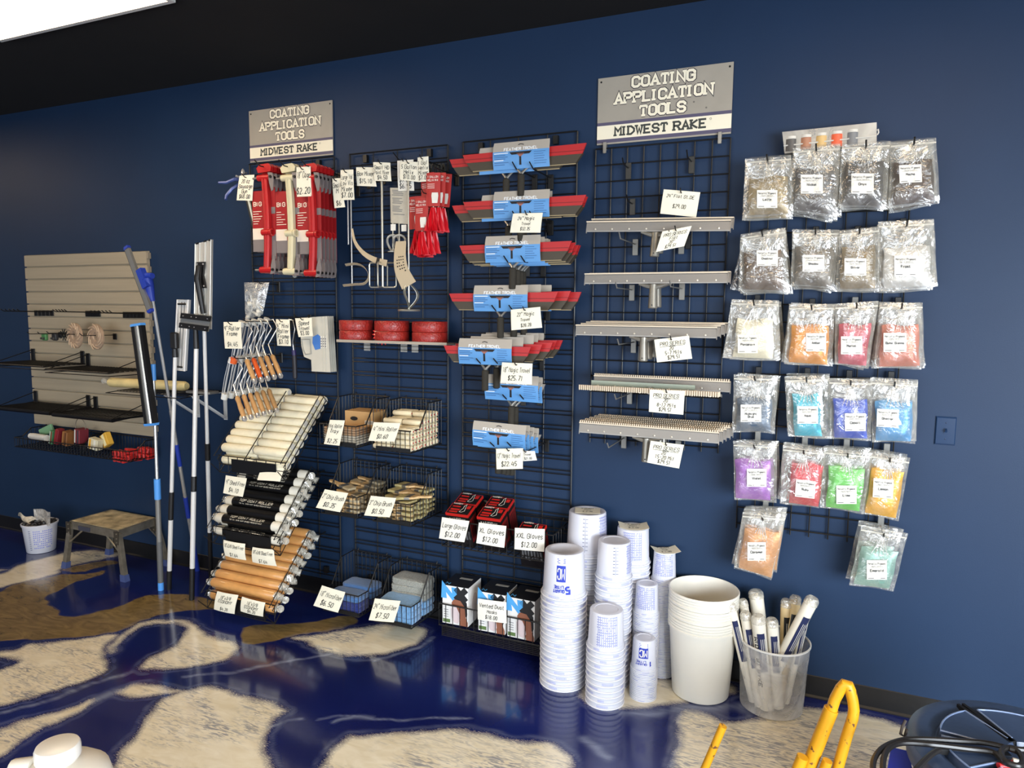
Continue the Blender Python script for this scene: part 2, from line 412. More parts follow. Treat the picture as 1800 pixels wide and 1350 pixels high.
    creamc = mix(mr(noise(6, 5, 1.8), .3, .75, 0, 1), lin((226, 214, 184)), lin((242, 234, 212)))
    vein = mr(mth('MULTIPLY', mr(fine, .45, .62, 0, 1), mr(noise(1.7, 3, 1.0), .42, .60, 0, 1)), .0, .9, 0, .72)
    creamc = mix(vein, creamc, lin((98, 108, 132)))
    col = mix(mr(mth('ADD', sp.outputs[1], mth('MULTIPLY', mth('SUBTRACT', flow, .5), .9)), .25, .6, 0, .92), navy, goldc)
    col = mix(mth('MULTIPLY', sp.outputs[2], mr(flow, .3, .6, .15, .7)), col, lin((150, 160, 185)))
    cm = mr(mth('ADD', sp.outputs[0], mth('MULTIPLY', mth('SUBTRACT', fib, .5), 1.2)), .22, .72, 0, 1)
    cm = mth('MULTIPLY', cm, mr(sp.outputs[0], 0, .12, 0, 1))
    col = mix(cm, col, creamc)
    L(col, b.inputs['Base Color'])
    b.inputs['Roughness'].default_value = .16; b.inputs['Specular IOR Level'].default_value = .45
    b.inputs['Coat Weight'].default_value = .5; b.inputs['Coat Roughness'].default_value = .08
    bp = N('ShaderNodeBump'); bp.inputs['Strength'].default_value = .03; bp.inputs['Distance'].default_value = .01; L(noise(7, 2, 0, tc.outputs['Object']), bp.inputs['Height']); L(bp.outputs[0], b.inputs['Normal'])
    me.materials.append(m)
    o = bpy.data.objects.new('floor', me); COL.objects.link(o); struct(o)
make_floor()

# ceiling troffers (the one in view, and three that light the room from behind the picture)
EM = emit('troffer_diffuser', (1, .75, .48), TROFFER_GAIN)
for i, (x, y) in enumerate(TROFFERS):
    t = thing('ceiling_light', ['lit white panel light in the black ceiling above the grey slat panel', 'panel light in the ceiling toward the light switch', 'panel light in the ceiling far left of the slat panel', 'panel light in the ceiling behind, left', 'panel light in the ceiling behind, right'][i], 'light', (x, y, CEIL))
    a = MB(); hw, hh = .61, .305
    for lo, hi in (((-hw, -hh), (hw, -hh+.022)), ((-hw, hh-.022), (hw, hh)), ((-hw, -hh+.022), (-hw+.022, hh-.022)), ((hw-.022, -hh+.022), (hw, hh-.022))):
        a.box((x+lo[0], y+lo[1], CEIL-.02), (x+hi[0], y+hi[1], CEIL+.03))
    a.build('frame', mat('white_enamel', (225, 222, 215), .4), t)
    MB().box((x-hw+.02, y-hh+.02, CEIL-.012), (x+hw-.02, y+hh-.02, CEIL-.002)).build('diffuser', EM, t)

# light switch painted wall colour
t = thing('light_switch', 'navy painted toggle light switch plate right of the pigment bags', 'switch', (1.495, 0, 1.245))
pm = mat('glossy_navy_paint', (30, 52, 82), .2)
a = MB(); r0 = [(-.036, -.058), (.036, -.058), (.036, .058), (-.036, .058)]
a.loft([[V(1.495+x*k, -yy-.001, 1.245+z*k) for x, z in r0] for yy, k in ((0, 1), (.003, 1), (.007, .9))], True)
a.build('plate', pm, t)
a = MB().box((1.489, -.011, 1.233), (1.501, -.0065, 1.257)); a.box((1.4915, -.022, 1.243), (1.4985, -.008, 1.253), Matrix.Rotation(.5, 3, 'X')); a.build('toggle', pm, t)
for dz in (.033, -.033):
    MB().lathe([(.0005, .0085), (.003, .008), (.003, .0065)], 10, (1.495, 0, 1.245+dz), 'y').build('screw', mat('dark_screw', (25, 35, 55), .4, .6), t)

# slatgrid and gridwall panels
BLACK = mat('black_powder_coat', (22, 21, 20), .42, spec=.5)
def slatgrid(x0, zt, zb, label):
    t = thing('slatgrid_panel', label, 'display rack', (x0, 0, zb))
    a = MB(); y = -.018; w_ = .6096
    for k in range(5): a.cyl((x0+w_*k/4, y, zb), (x0+w_*k/4, y, zt), .0045 if k in (0, 4) else .003, 6)
    a.build('upright_lattice', BLACK, t)
    a = MB(); z = zt
    a.cyl((x0, y-.004, zt), (x0+w_, y-.004, zt), .0036, 6)
    z = zt-.0635
    while z > zb+.02:
        a.cyl((x0, y-.006, z), (x0+w_, y-.006, z), .0028, 6); a.cyl((x0, y-.006, z-.02), (x0+w_, y-.006, z-.02), .0028, 6); z -= .0752
    a.build('cross_lattice', BLACK, t)
    for xx in (x0+.1, x0+.5):
        for zz in (zt-.03, zb+.05): MB().box((xx-.012, -.024, zz-.02), (xx+.012, -.002, zz+.02)).build('mounting_bracket', BLACK, t)
    return t
P1, P2, P3 = -2.1165, -1.3997, -.7011
slatgrid(P1, 2.555, .117, 'black wire slatgrid panel under the left sign holding red roller frames')
slatgrid(P2, 2.557, .117, 'black wire slatgrid panel holding paint mixers and red tape rolls')
slatgrid(P3, 2.563, .117, 'black wire slatgrid panel holding blue-carded feather trowels')
def gridwall(x0, zt, zb, label, nx=8):
    t = thing('gridwall_panel', label, 'display rack', (x0, 0, zb))
    a = MB(); y = -.016; w_ = .0762*nx
    for k in range(nx+1): a.cyl((x0+.0762*k, y, zb-.025), (x0+.0762*k, y, zt), .0036, 6)
    a.build('upright_lattice', BLACK, t)
    a = MB(); z = zt
    while z > zb-.01:
        a.cyl((x0, y-.006, z), (x0+w_, y-.006, z), .0032, 6); z -= .0762
    a.build('cross_lattice', BLACK, t)
    cm_ = mat('zinc_clip', (190, 186, 176), .35, .8)
    for xx in (x0+.045, x0+w_-.045):
        a = MB(); a.rbox((xx-.008, -.028, zt-.022), (xx+.008, -.024, zt+.028), .001); a.box((xx-.006, -.026, zt-.005), (xx+.006, -.002, zt+.02)); a.build('mounting_clip', cm_, t)
    return t
gridwall(0, 2.4715, 2.4715-18*.0762, 'black square gridwall panel holding five rows of metal squeegees')
gridwall(.703, 2.285, .762, 'black square gridwall panel behind the bags of pigment')
for xx, zz, lab in ((at(524, 484)[0], at(524, 484)[2], 'pale round washer on the wire panel below the red roller frames'), (at(857, 882)[0], at(857, 882)[2], 'pale round washer above the glove boxes')):
    tag(MB().lathe([(.006, .03), (.016, .03), (.016, .024), (.006, .024), (.006, .03)], 16, (xx, 0, zz), 'y').build('washer', mat('pale_washer', (170, 170, 165), .4, .3), off=V(xx, -.03, zz)), lab, 'washer')

# ============================================================ signs and handwritten cards
INK = mat('black_ink', (28, 26, 26), .6)
CARD = mat('cream_card', (232, 226, 205), .75, noise=.03, nscale=20)
WCARD = mat('white_card', (226, 222, 210), .7, noise=.03, nscale=20)
def shop_sign(x0, x1, z0, z1, label, dots):
    y = -.012; t = thing('shop_sign', label, 'sign', (x0, 0, z0)); w_, h_ = x1-x0, z1-z0
    bd = MB().box((x0, y, z0), (x1, -.006, z1)).build('board', mat('sign_grey', (158, 150, 136), .45, noise=.07, nscale=7), t)
    f = lambda l: (lambda u, v: V(x0+u, y-l, z0+v))
    def band(v0, v1, m, nm): MB().box((x0, y-.0006, z0+v0*h_), (x1, y, z0+v1*h_)).build(nm, m, bd)
    blue = mat('sign_blue', (84, 78, 100), .5)
    band(.283, .33, blue, 'upper_stripe'); band(.077, .283, mat('sign_white', (236, 226, 200), .5), 'white_band'); band(.024, .077, blue, 'lower_stripe')
    o = MB(); q = MB()
    for s, v, wd in (('COATING', .885, .46), ('APPLICATION', .665, .72), ('TOOLS', .45, .335)):
        text(o, s, f(.0010), w_/2, v*h_, .138*h_, width=wd*w_, stroke=2.7, serif=True)
        text(q, s, f(.0016), w_/2, v*h_, .138*h_, width=wd*w_, stroke=1.65, serif=True)
    o.build('lettering_outline', mat('sign_outline', (58, 50, 56), .6), bd); q.build('lettering', mat('sign_letter', (238, 228, 202), .5), bd)
    text(MB(), ' ', f(0), 0, 0, 1)
    k = MB(); text(k, 'MIDWEST RAKE', f(.0016), w_/2-.01, .18*h_, .115*h_, width=.68*w_, stroke=1.5, serif=True)
    k.ribbon([(w_*.855+.004*math.cos(a), .235*h_+.004*math.sin(a)) for a in np.linspace(0, 6.3, 12)], .0012, f(.0016))
    k.build('lettering', mat('sign_dark', (58, 60, 56), .6), bd)
    hm = mat('sign_hole', (20, 18, 16), .8)
    for u in (.025, .975):
        MB().lathe([(.0005, .0012), (.0045, .0012), (.0045, 0)], 10, (x0+u*w_, y, z0+.94*h_), 'y').build('grommet', hm, t)
    for u, v in dots: MB().lathe([(.0005, .0008), (.004, .0008), (.004, 0)], 10, (x0+u*w_, y, z0+v*h_), 'y').build('scuff_dot', mat('scuff', (110, 104, 98), .8), t)
shop_sign(-2.117, -1.519, 2.567, 2.86, 'grey and white tool sign, left one, above the red roller frames', [])
shop_sign(.003, .609, 2.492, 2.793, 'grey and white tool sign, right one, above the squeegee rack', [(.73, .50), (.82, .40)])

def card(label, q, Y, lines, bulge=.004, m=None, hand=True, heights=None, curl=0., stroke=.6, hook=None, cat='price card', name='price_card', ys=None, punch=True, sub=None):
    f = quad_fn(q, Y, 0, bulge)
    c = (f.P[0]+f.P[1])/2
    t = thing(name, label, cat, c)
    n = f.n
    sh = MB().shell(lambda u, v: (f(u, v, curl*(1-v)**2), n), 6, 6, .0012).build('sheet', m or CARD, t, smooth=True)
    if lines:
        W_, H_ = f.w, f.h; mb = MB(); n_ = len(lines)
        g = lambda a, b: f(min(max(a, .02), .98), min(max(b, .02), .98), curl*(1-b)**2+.0012)
        for i, s in enumerate(lines):
            if not s:
                if mb.v: mb.build('lettering', INK, sh); mb = MB()
                continue
            v = ys[i] if ys else .86-(i+.5)*(.80/n_)
            h = (heights[i] if heights else min(.62/n_, .22))*H_
            under = s.startswith('_'); s = s.lstrip('_')
            wd = text_w(s)*h/6*.85
            if wd > W_*.88: wd = W_*.88
            text(mb, s, lambda a, b: g(a/W_, b/H_), W_*.5+(random.uniform(-.02, .02) if hand else 0)*W_, v*H_, h, width=wd, stroke=stroke*1.25, slant=.16 if hand else 0, jit=.045 if hand else 0)
            if under: mb.ribbon([(W_*.5-wd/2, v*H_-h*.75), (W_*.5+wd*.1, v*H_-h*.72), (W_*.5+wd/2, v*H_-h*.78)], h*.1, lambda a, b: g(a/W_, b/H_))
        if mb.v: mb.build('lettering', INK, sh)
    if hook is not None:
        p = f(hook, .9, 0); hk = thing('peg_hook', 'black hook carrying the '+label, 'hook', (p.x, -.03, p.z))
        MB().rbox((p.x-.012, -.034, p.z-.05), (p.x+.012, -.026, p.z+.012), .002).build('backplate', BLACK, hk)
        MB().tube([(p.x, -.03, p.z), (p.x, p.y-.012, p.z+.001), (p.x, p.y-.03, p.z+.016)], .0028, 6).build('prong', BLACK, hk)
    return t
K = card
K('sausage gun price card beside the blue trigger handles', [(421, 309), (447, 307), (443.5, 353), (416, 352)], -.27, ['20 oz', 'Sausage', 'Gun', '$68.00'], hook=.5)
K('card priced $2.20 hanging over the red roller frames', [(521, 294), (546, 292.5), (548, 345), (522, 346)], -.29, ['18" Cage', '', '$2.20'], hook=.5)
K('small mixer price card, leftmost of the mixer cards, half covered', [(584, 314), (599, 313), (606.7, 364), (588, 366)], -.215, ['Small', 'M', '', '$6'], hook=.5)
K('large low mixer price card reading $7.00', [(598.5, 299), (621, 298), (623, 351), (600, 352)], -.225, ['Large Vol', 'Low Vis', 'Mixer', '$7.00'], hook=.5)
K('box mixer price card reading $15.10', [(626, 294), (657, 294), (662, 328), (627.7, 326.7)], -.2, ['Box Mixer', '$15.10'], hook=.5)
K('small paint mixer price card reading $4.50', [(656, 285), (686, 286), (688, 318.7), (658.7, 318)], -.225, ['Small HD', 'Paint Mixer', '$4.50'], hook=.5)
K('white card reading $6.95 half hidden behind the helix mixer card', [(698.4, 282.6), (726.6, 280.4), (728, 335.3), (700, 335.6)], -.2, ['', '', '$7.00', '$6.95'], m=WCARD, hook=.5)
K('five gallon helix mixer price card reading $10.00', [(704, 284), (735, 284.8), (736, 320), (703, 316)], -.225, ['5 Gallon', 'Helix', '$10.00'], hook=.5)
K('narrow one gallon helix mixer price card beside the red packages', [(734, 277), (753, 274.7), (755, 318.7), (736, 320)], -.23, ['1 Gal', 'Helix', 'Mixer', '$7.00'], hook=.5)
K('nine inch roller frame price card reading $4.45', [(393, 566), (423.5, 566), (426, 613), (395.5, 612.5)], -.40, ['9" Roller', 'Frame', '', '$4.45'], hook=.5)
K('mini roller frame price card reading $3.10', [(485, 561), (509, 561.7), (511.5, 608.4), (487.5, 607.5)], -.16, ['4" Mini', 'Roller', 'Frame', '$3.10'], hook=.5)
K('speed trowel price card reading $3.00', [(518.7, 559.5), (548, 558.7), (550, 590.7), (525, 592.4)], -.15, ['Speed', 'Trowel', '$3.00'], hook=.5)
K('mini roller tray price card reading $2.25', [(580, 738), (606, 739), (599, 782.7), (572, 779.6)], -.335, ['Mini Roller', 'Tray', '', '$2.25'], curl=.012)
K('mini roller price card reading $0.60 on the wire basket', [(657, 742), (704, 743.8), (695.6, 775.7), (649.7, 774)], -.335, ['4" Mini Roller', '$0.60'], curl=.012)
K('two inch chip brush price card reading $0.35', [(571, 860), (612, 866.8), (600.7, 899), (558.4, 891)], -.335, ['2" Chip Brush', '$0.35'], curl=.015)
K('three inch chip brush price card reading $0.50', [(652, 871.4), (696.3, 875.3), (687.8, 908), (643, 904.6)], -.335, ['3" Chip Brush', '$0.50'], curl=.015)
K('eighteen inch microfiber price card reading $6.50', [(566, 1029), (607, 1041), (597, 1075), (554, 1062.7)], -.335, ['18" Microfiber', '$6.50'], curl=.015)
K('twenty-four inch microfiber price card reading $7.50', [(659, 1051.8), (704, 1056.4), (695, 1092), (651, 1088)], -.335, ['24" Microfiber', '$7.50'], curl=.015)
K('roller cover price card reading $4.10 on the top sloped basket', [(397, 835.4), (433.8, 841), (429, 872.8), (394.7, 866)], -.42, ['9" Shed Free', '$4.10'], curl=.01)
K('blank cream card lying over the front white roller covers', [(462, 817), (502, 817), (492.4, 846.4), (452, 843.8)], [-.385, -.385, -.42, -.42], [], name='blank_card', cat='card')
K('left $7.64 card on the black roller sleeves', [(393, 949), (431, 956), (432.7, 984.7), (396, 976.7)], -.475, ['18"x3/8 Shed Free', '', '$7.64'], bulge=.012)
K('right $7.64 card on the black roller sleeves', [(444, 961.6), (481.6, 966), (486.5, 995.3), (444, 988)], -.475, ['18"x3/8 Shed Free', '', '$7.64'], bulge=.012)
K('left economy price card on the tan roller basket', [(382, 1039), (419, 1046), (412, 1079.4), (376, 1071)], -.53, ['18"x3/8', 'ECONOMY', '', '$4.20'], bulge=.01)
K('right economy price card on the tan roller basket', [(425.5, 1048.7), (466.5, 1059.3), (462.4, 1084), (423, 1074.5)], -.53, ['18"x3/8', 'ECONOMY', '$4.20'], bulge=.01)
K('twenty-four inch trowel price card reading $32.35', [(902, 375.3), (954, 374), (950, 409), (896.5, 409)], -.31, ['24" Magic', 'Trowel', '$32.35'], heights=[.17, .14, .15], hook=.5)
K('twenty-two inch trowel price card reading $28.28', [(898, 544.4), (949.6, 539.4), (953, 576), (899, 580.6)], -.32, ['22" Magic', 'Trowel', '$28.28'], heights=[.17, .14, .15], hook=.5)
K('eighteen inch trowel price card reading $25.71', [(882.6, 637), (936, 639), (935, 676), (880, 672.5)], -.345, ['18" Magic Trowel', '$25.71'], hook=.5)
K('twelve inch trowel price card reading $22.45', [(872, 788.8), (919.5, 788), (919, 824), (873, 825)], -.32, ['12" Magic Trowel', '$22.45'], hook=.5)
K('white card reading $21.00 behind the lowest trowel card', [(910, 792), (940, 793), (944, 809), (912, 811)], -.30, ['  Trowel', '  $21.00'], m=WCARD, hook=.5)
K('large gloves price card reading $12.00', [(777, 909), (825, 916), (818, 952), (773.7, 945)], -.285, ['Large Gloves', '$12.00'], m=WCARD, curl=.012)
K('XL gloves price card reading $12.00 with a torn corner', [(841.7, 918.4), (890, 924.7), (888, 961.7), (839, 953.4)], -.285, ['XL Gloves', '$12.00'], m=WCARD, curl=.012)
K('XXL gloves price card reading $12.00', [(905, 927.8), (957.6, 930), (958, 968.5), (906, 964)], -.285, ['XXL Gloves', '$12.00'], m=WCARD, curl=.012)
K('vented dust mask price card in front of the middle mask box', [(840, 1052), (890, 1058.6), (890.7, 1096), (840, 1089)], -.262, ['Vented Dust', 'Masks', '$18.00'], m=WCARD, heights=[.18, .15, .17])
K('flat squeegee price card reading $29.00 on an empty hook', [(1166.8, 332.8), (1231, 338), (1223.6, 382), (1160.5, 375.4)], -.15, ['24" Flat St.DE', '', '$29.00', ''], heights=[.13, .1, .15, .1], hook=.5)
K('flat twenty inch squeegee price card hanging askew', [(1164.4, 407), (1216, 397), (1202.7, 432.7), (1153, 443)], -.32, ['PRO SERIES', 'Flat', '20"', '$29.51'], hook=.5)
K('squeegee price card on the stack of plain edged squeegees', [(1150, 597), (1211, 590), (1216.7, 630.4), (1155, 637)], -.33, ['_PRO SERIES', '20"', '5-7 Mils', '$29.51'], hook=.5)
K('squeegee price card under the mixed squeegees with a green-grey strip', [(1142.5, 684.7), (1204, 687), (1201, 729), (1140.6, 723.8)], -.31, ['_PRO SERIES', '20"', '8-12 Mils', '$29.51'], hook=.5)
K('squeegee price card under the lowest, toothed squeegees', [(1143.8, 774.8), (1202.4, 782), (1193.6, 823.5), (1137.6, 813)], -.33, ['_PRO SERIES', '20"', '15-20 Mil', '$29.51'], hook=.5)
# starburst tape price tag
bx, by, bz = at(672.4, 588, -.185)
t = thing('starburst_price_tag', 'red edged starburst price tag on the middle red tape rolls', 'price card', (bx, by, bz))
def star(r0, r1, y, n=17): return [V(bx+(r0 if k % 2 == 0 else r1)*1.15*math.cos(PI*k/n+.2), y, bz+(r0 if k % 2 == 0 else r1)*math.sin(PI*k/n+.2)) for k in range(2*n)]
MB().loft([star(.057, .042, by), star(.057, .042, by+.001)], True).build('red_edge', mat('tag_red', (200, 40, 36), .5), t)
MB().loft([star(.046, .034, by-.001), star(.046, .034, by)], True).build('yellow_face', mat('tag_yellow', (238, 228, 180), .6), t)
a = MB()
for s, v, h in (('Line Stripe', .014, .010), ('Tape', 0, .010), ('$12.00', -.017, .013)): text(a, s, lambda u, w: V(bx+u, by-.0015, bz+w), 0, v, h, stroke=.8, slant=.15, jit=.04, cond=.8)
a.build('lettering', INK, t)

# ============================================================ left: slat panel with hooks, shelves and baskets
SX0, SX1, SZ0, SZ1 = -4.225, -2.995, .855, 2.077
t = thing('slat_panel', 'grey-tan horizontal slat panel with dark grooves on the navy wall', 'display panel', (SX0, 0, SZ0))
a = MB(); pitch = (SZ1-SZ0)/14; prof = []
for k in range(14):
    z = SZ1-k*pitch
    prof += [(-.024, z-.003), (-.027, z-.006), (-.027, z-pitch+.008), (-.024, z-pitch+.005), (-.012, z-pitch+.005), (-.012, z-pitch-.003)]
prof = [(-.012, SZ1)]+prof[:-1]+[(-.003, SZ0)]+[(-.003, SZ1)]
a.loft([[V(x, y, z) for y, z in prof] for x in (SX0, SX1)], True)
a.build('slat_board', mat('slat_grey_tan', (160, 148, 126), .55, noise=.08, nscale=3, stretch=(.5, 1, 14)), t)
for k in range(14):
    MB().box((SX1+.001, -.026, SZ1-k*pitch-.05), (SX1+.012, -.003, SZ1-k*pitch-.012)).build('end_clip', mat('slat_end', (140, 130, 114), .6), t)
DKM = mat('black_metal', (20, 19, 19), .4, .3)
def slat_hook(px, py, n, dx, lab, L=.22):
    """row of n black hooks; each a backplate and a prong"""
    for i in range(n):
        p = at(px+i*dx, py, -.028)
        h = thing('peg_hook', lab, 'hook', p, group=lab)
        MB().rbox((p.x-.018, p.y-.006, p.z-.03), (p.x+.018, p.y, p.z+.01), .002).build('backplate', DKM, h)
        MB().tube([(p.x, p.y-.003, p.z), (p.x, p.y-L, p.z+.004), (p.x, p.y-L-.02, p.z+.018)], .0032, 6).build('prong', DKM, h)
slat_hook(64, 548, 5, 7, 'empty black hook in the left row under the top slats')
slat_hook(154, 549, 5, 5, 'empty black hook in the middle row under the top slats')
slat_hook(220, 551, 6, 6.3, 'empty black hook in the right row under the top slats')
# hooks that carry small tools
def disc_tool(px, py, Y, kind, label):
    p = at(px, py, Y); r = .062
    h = thing('peg_hook', 'black hook carrying the '+label, 'hook', (p.x, -.028, p.z))
    MB().rbox((p.x-.018, -.034, p.z-.03), (p.x+.018, -.028, p.z+.01), .002).build('backplate', DKM, h)
    MB().tube([(p.x, -.03, p.z), (p.x, Y-.1, p.z+.003), (p.x, Y-.115, p.z+.016)], .0028, 6).build('prong', DKM, h)
    return p
for px, py, nm in ((133, 588, 'grinding disc with slanted edge segments'), (170, 590, 'cup grinding wheel with curled segments')):
    p = disc_tool(px, py, -.16, 0, nm)
    t = thing('grinding_disc', 'tan '+nm, 'grinding disc', p, rot=(0, 0, -.14))
    dm = mat('diamond_tan', (165, 140, 116), .7, noise=.2, nscale=30, bump=.3, bscale=90)
    MB().lathe([(.006, .0), (.025, .004), (.03, .012), (.068, .014), (.084, .006), (.084, -.004), (.006, -.004), (.006, 0)], 28, p-V(0, 0, .008), 'y').build('body', dm, t, True)
    for k in range(14 if px < 150 else 9):
        a0 = 2*PI*k/(14 if px < 150 else 9)
        b = MB(); pts = []
        for s in range(5):
            rr = .054+.03*s/4; aa = a0+(.10 if px < 150 else .26)*s
            pts.append((p.x+rr*math.cos(aa), p.y-.016, p.z-.008+rr*math.sin(aa)))
        b.tube(pts, .004, 6); b.build('segment', mat('diamond_segment', (190, 165, 138), .65), t)
    MB().lathe([(.006, .006), (.02, .006), (.02, .002)], 18, p-V(0, 0, .008), 'y').build('hub', mat('disc_hub', (150, 128, 104), .6), t)
for px, py, col, nm in ((78, 587, (70, 120, 70), 'small green grinding block hanging on a hook'), (96, 587, (36, 36, 38), 'small black grinding block hanging on a hook')):
    p = disc_tool(px, py, -.14, 0, nm)
    t = thing('grinding_block', nm, 'grinding block', p)
    MB().rbox((p.x-.02, p.y-.012, p.z-.045), (p.x+.026, p.y+.012, p.z+.004), .006).build('block', mat(nm[6:11]+'_block', col, .6), t)
    MB().cyl((p.x-.012, p.y-.014, p.z-.03), (p.x-.012, p.y-.02, p.z-.03), .008, 10).build('segment', mat('block_seg', (90, 88, 84), .5, .6), t)
    MB().cyl((p.x+.014, p.y-.014, p.z-.03), (p.x+.014, p.y-.02, p.z-.03), .008, 10).build('segment', mat('block_seg', (90, 88, 84), .5, .6), t)
p = disc_tool(112, 586, -.15, 0, 'dark star shaped wire wheel')
t = thing('star_wheel', 'small dark spoked wheel hanging between the blocks and the discs', 'wheel', p)
a = MB().lathe([(.012, .006), (.018, .006), (.018, -.006), (.012, -.006), (.012, .006)], 14, p-V(0, 0, .01), 'y')
for k in range(10):
    aa = 2*PI*k/10; a.tube([(p.x+.017*math.cos(aa), p.y, p.z-.01+.017*math.sin(aa)), (p.x+.04*math.cos(aa), p.y, p.z-.01+.04*math.sin(aa))], .0035, 5)
a.build('spokes', mat('dark_steel', (50, 52, 50), .45, .6), t)
# two black wire shelves (upper pair) and two thick-rimmed trays (lower pair)
def wire_shelf(x0, x1, z, d, label, lip):
    t = thing('wire_shelf', label, 'shelf', (x0, -.028, z)); y0 = -.03; y1 = -.03-d
    a = MB()
    for i in range(int((x1-x0)/.028)+1):
        x = min(x0+.028*i, x1); a.cyl((x, y0, z), (x, y1, z), .0022, 5)
    for k in range(4 if lip else 9): a.cyl((x0, y0-d*k/(3 if lip else 8), z-.003), (x1, y0-d*k/(3 if lip else 8), z-.003), .0028, 5)
    a.build('wire_mesh', DKM, t)
    r = .004 if not lip else .013
    a = MB().tube([(x0, y0, z-.006), (x1, y0, z-.006), (x1, y1, z-.006), (x0, y1, z-.006)], r, 8, True); a.build('rim', DKM, t)
    if not lip:
        a = MB().tube([(x0, y0, z-.03), (x0, y1, z-.026), (x1, y1, z-.026), (x1, y0, z-.03)], .0032, 6); a.build('apron_rail', DKM, t)
    for x in (x0+.02, x1-.02):
        MB().rbox((x-.02, -.036, z-.01), (x+.02, -.029, z+.085), .002).build('bracket_plate', DKM, t)
        MB().cyl((x, -.034, z+.078), (x, y1+.02, z+.002), .003, 6).build('brace_wire', DKM, t)
wire_shelf(-4.205, -3.635, 1.325, .285, 'upper left black wire shelf on the slat panel', False)
wire_shelf(-3.62, -3.02, 1.31, .285, 'upper right black wire shelf on the slat panel', False)
wire_shelf(-4.205, -3.60, 1.02, .285, 'lower left thick-rimmed black shelf on the slat panel', True)
wire_shelf(-3.565, -3.005, 1.015, .285, 'lower right thick-rimmed black shelf on the slat panel', True)
# bottom baskets and contents
def mesh_basket(name, label, x0, x1, y0, y1, z0, zf, zb, m, step=.03, cat='basket', rows=2, r=.0022, hook=True, mesh='wire_mesh', plate=None, taper=0.):
    """open wire basket: back (y0) taller than front (y1)"""
    t = thing(name, label, cat, (x0, y0, z0)); a = MB()
    ztop = lambda y: zf if y <= y1+(y0-y1)*.28 else zb+(zf-zb)*max(0, 1-(y-(y1+(y0-y1)*.28))/((y0-y1)*.30)) if y < y1+(y0-y1)*.58 else zb
    n = max(2, int(round((x1-x0)/step)))
    X = lambda x, y: x+taper*(y0-y)/(y0-y1)*((x0+x1)/2-x)/((x1-x0)/2)
    for i in range(n+1):
        x = x0+(x1-x0)*i/n
        a.tube([(X(x, y0), y0, zb), (X(x, y0), y0, z0), (X(x, y1), y1, z0), (X(x, y1), y1, zf)], r, 5)
    m_ = max(2, int(round((y0-y1)/step)))
    for i in range(1, m_):
        y = y0+(y1-y0)*i/m_
        a.tube([(X(x0, y), y, ztop(y)), (X(x0, y), y, z0), (X(x1, y), y, z0), (X(x1, y), y, ztop(y))], r, 5)
    a.build(mesh, m, t)
    a = MB(); yk, yj = y1+(y0-y1)*.28, y1+(y0-y1)*.58
    a.tube([(X(x0, y0), y0, zb), (X(x0, yj), yj, zb), (X(x0, yk), yk, zf), (X(x0, y1), y1, zf), (X(x1, y1), y1, zf), (X(x1, yk), yk, zf), (X(x1, yj), yj, zb), (X(x1, y0), y0, zb)], r*1.7, 6, True)
    a.build('top_rim', m, t)
    MB().tube([(X(x0, y0), y0, z0), (X(x0, y1), y1, z0), (X(x1, y1), y1, z0), (X(x1, y0), y0, z0)], r*1.6, 6, True).build('bottom_rim', m, t)
    if plate: MB().box((X(x0, y1)+plate[0]*(x1-x0), y1-.004, z0+plate[1]), (X(x0, y1)+plate[2]*(x1-x0), y1-.002, z0+plate[3])).build('label_strip', mat('black_strip', (14, 14, 15), .4), t)
    for x in (x0+.03, x1-.03):
        if hook: MB().tube([(x, y0, zb), (x, y0+.006, zb+.014), (x, -.012 if y0 > -.03 else -.03, zb+.004)], r*1.5, 6).build('hanger', m, t)
    return t
mesh_basket('wire_basket', 'long black wire basket under the slat panel, left end, holding discs and pads', -4.12, -3.47, -.035, -.235, .735, .80, .85, DKM)
mesh_basket('wire_basket', 'black wire basket under the slat panel, right end, holding red blocks', -3.44, -2.97, -.035, -.235, .735, .80, .85, DKM)
random.seed(3)
def basket_pack(px, py, Y, s, col, rz, label, name, cat, stripes=None, tilt=.0):
    p = at(px, py, Y); t = thing(name, label, cat, p, local=True, rot=(0, tilt, rz))
    MB().rbox((-s[0]/2, -s[1]/2, -s[2]/2), (s[0]/2, s[1]/2, s[2]/2), .004).build('body', mat(name+'_'+'%02x%02x%02x' % tuple(col), col, .6), t, local=True)
    if stripes:
        for i, c in enumerate(stripes):
            u = -s[0]/2+s[0]*(i+.25)/len(stripes)
            MB().box((u, -s[1]/2-.0012, -s[2]/2+.006), (u+s[0]*.4/len(stripes), -s[1]/2, s[2]/2-.006)).build('band', mat('band_%02x%02x%02x' % tuple(c), c, .6), t, local=True)
    return t
p = at(70, 768, -.15); t = thing('white_roll', 'white wrapped roll at the left end of the bottom basket', 'roll', p)
MB().cyl((p.x-.08, p.y, p.z), (p.x+.09, p.y-.01, p.z), .022, 14).build('roll', mat('white_wrap', (220, 216, 206), .5), t, True)
MB().tube([(p.x-.08, p.y, p.z), (p.x-.1, p.y, p.z)], [.012, .02], 10).build('twisted_end', mat('white_wrap', (220, 216, 206), .5), t, True)
basket_pack(82, 757, -.08, (.13, .02, .06), (120, 165, 125), .1, 'pale green pad leaning in the left of the bottom basket', 'abrasive_pad', 'pad', tilt=-.4)
basket_pack(95, 768, -.17, (.03, .05, .10), (60, 110, 70), 0, 'green edged pad pack in the bottom basket', 'abrasive_pack', 'pad', [(200, 205, 195), (150, 40, 40)], .25)
basket_pack(104, 767, -.16, (.035, .05, .11), (120, 30, 38), 0, 'dark red pad pack in the bottom basket', 'abrasive_pack', 'pad', [(150, 40, 46)], .3)
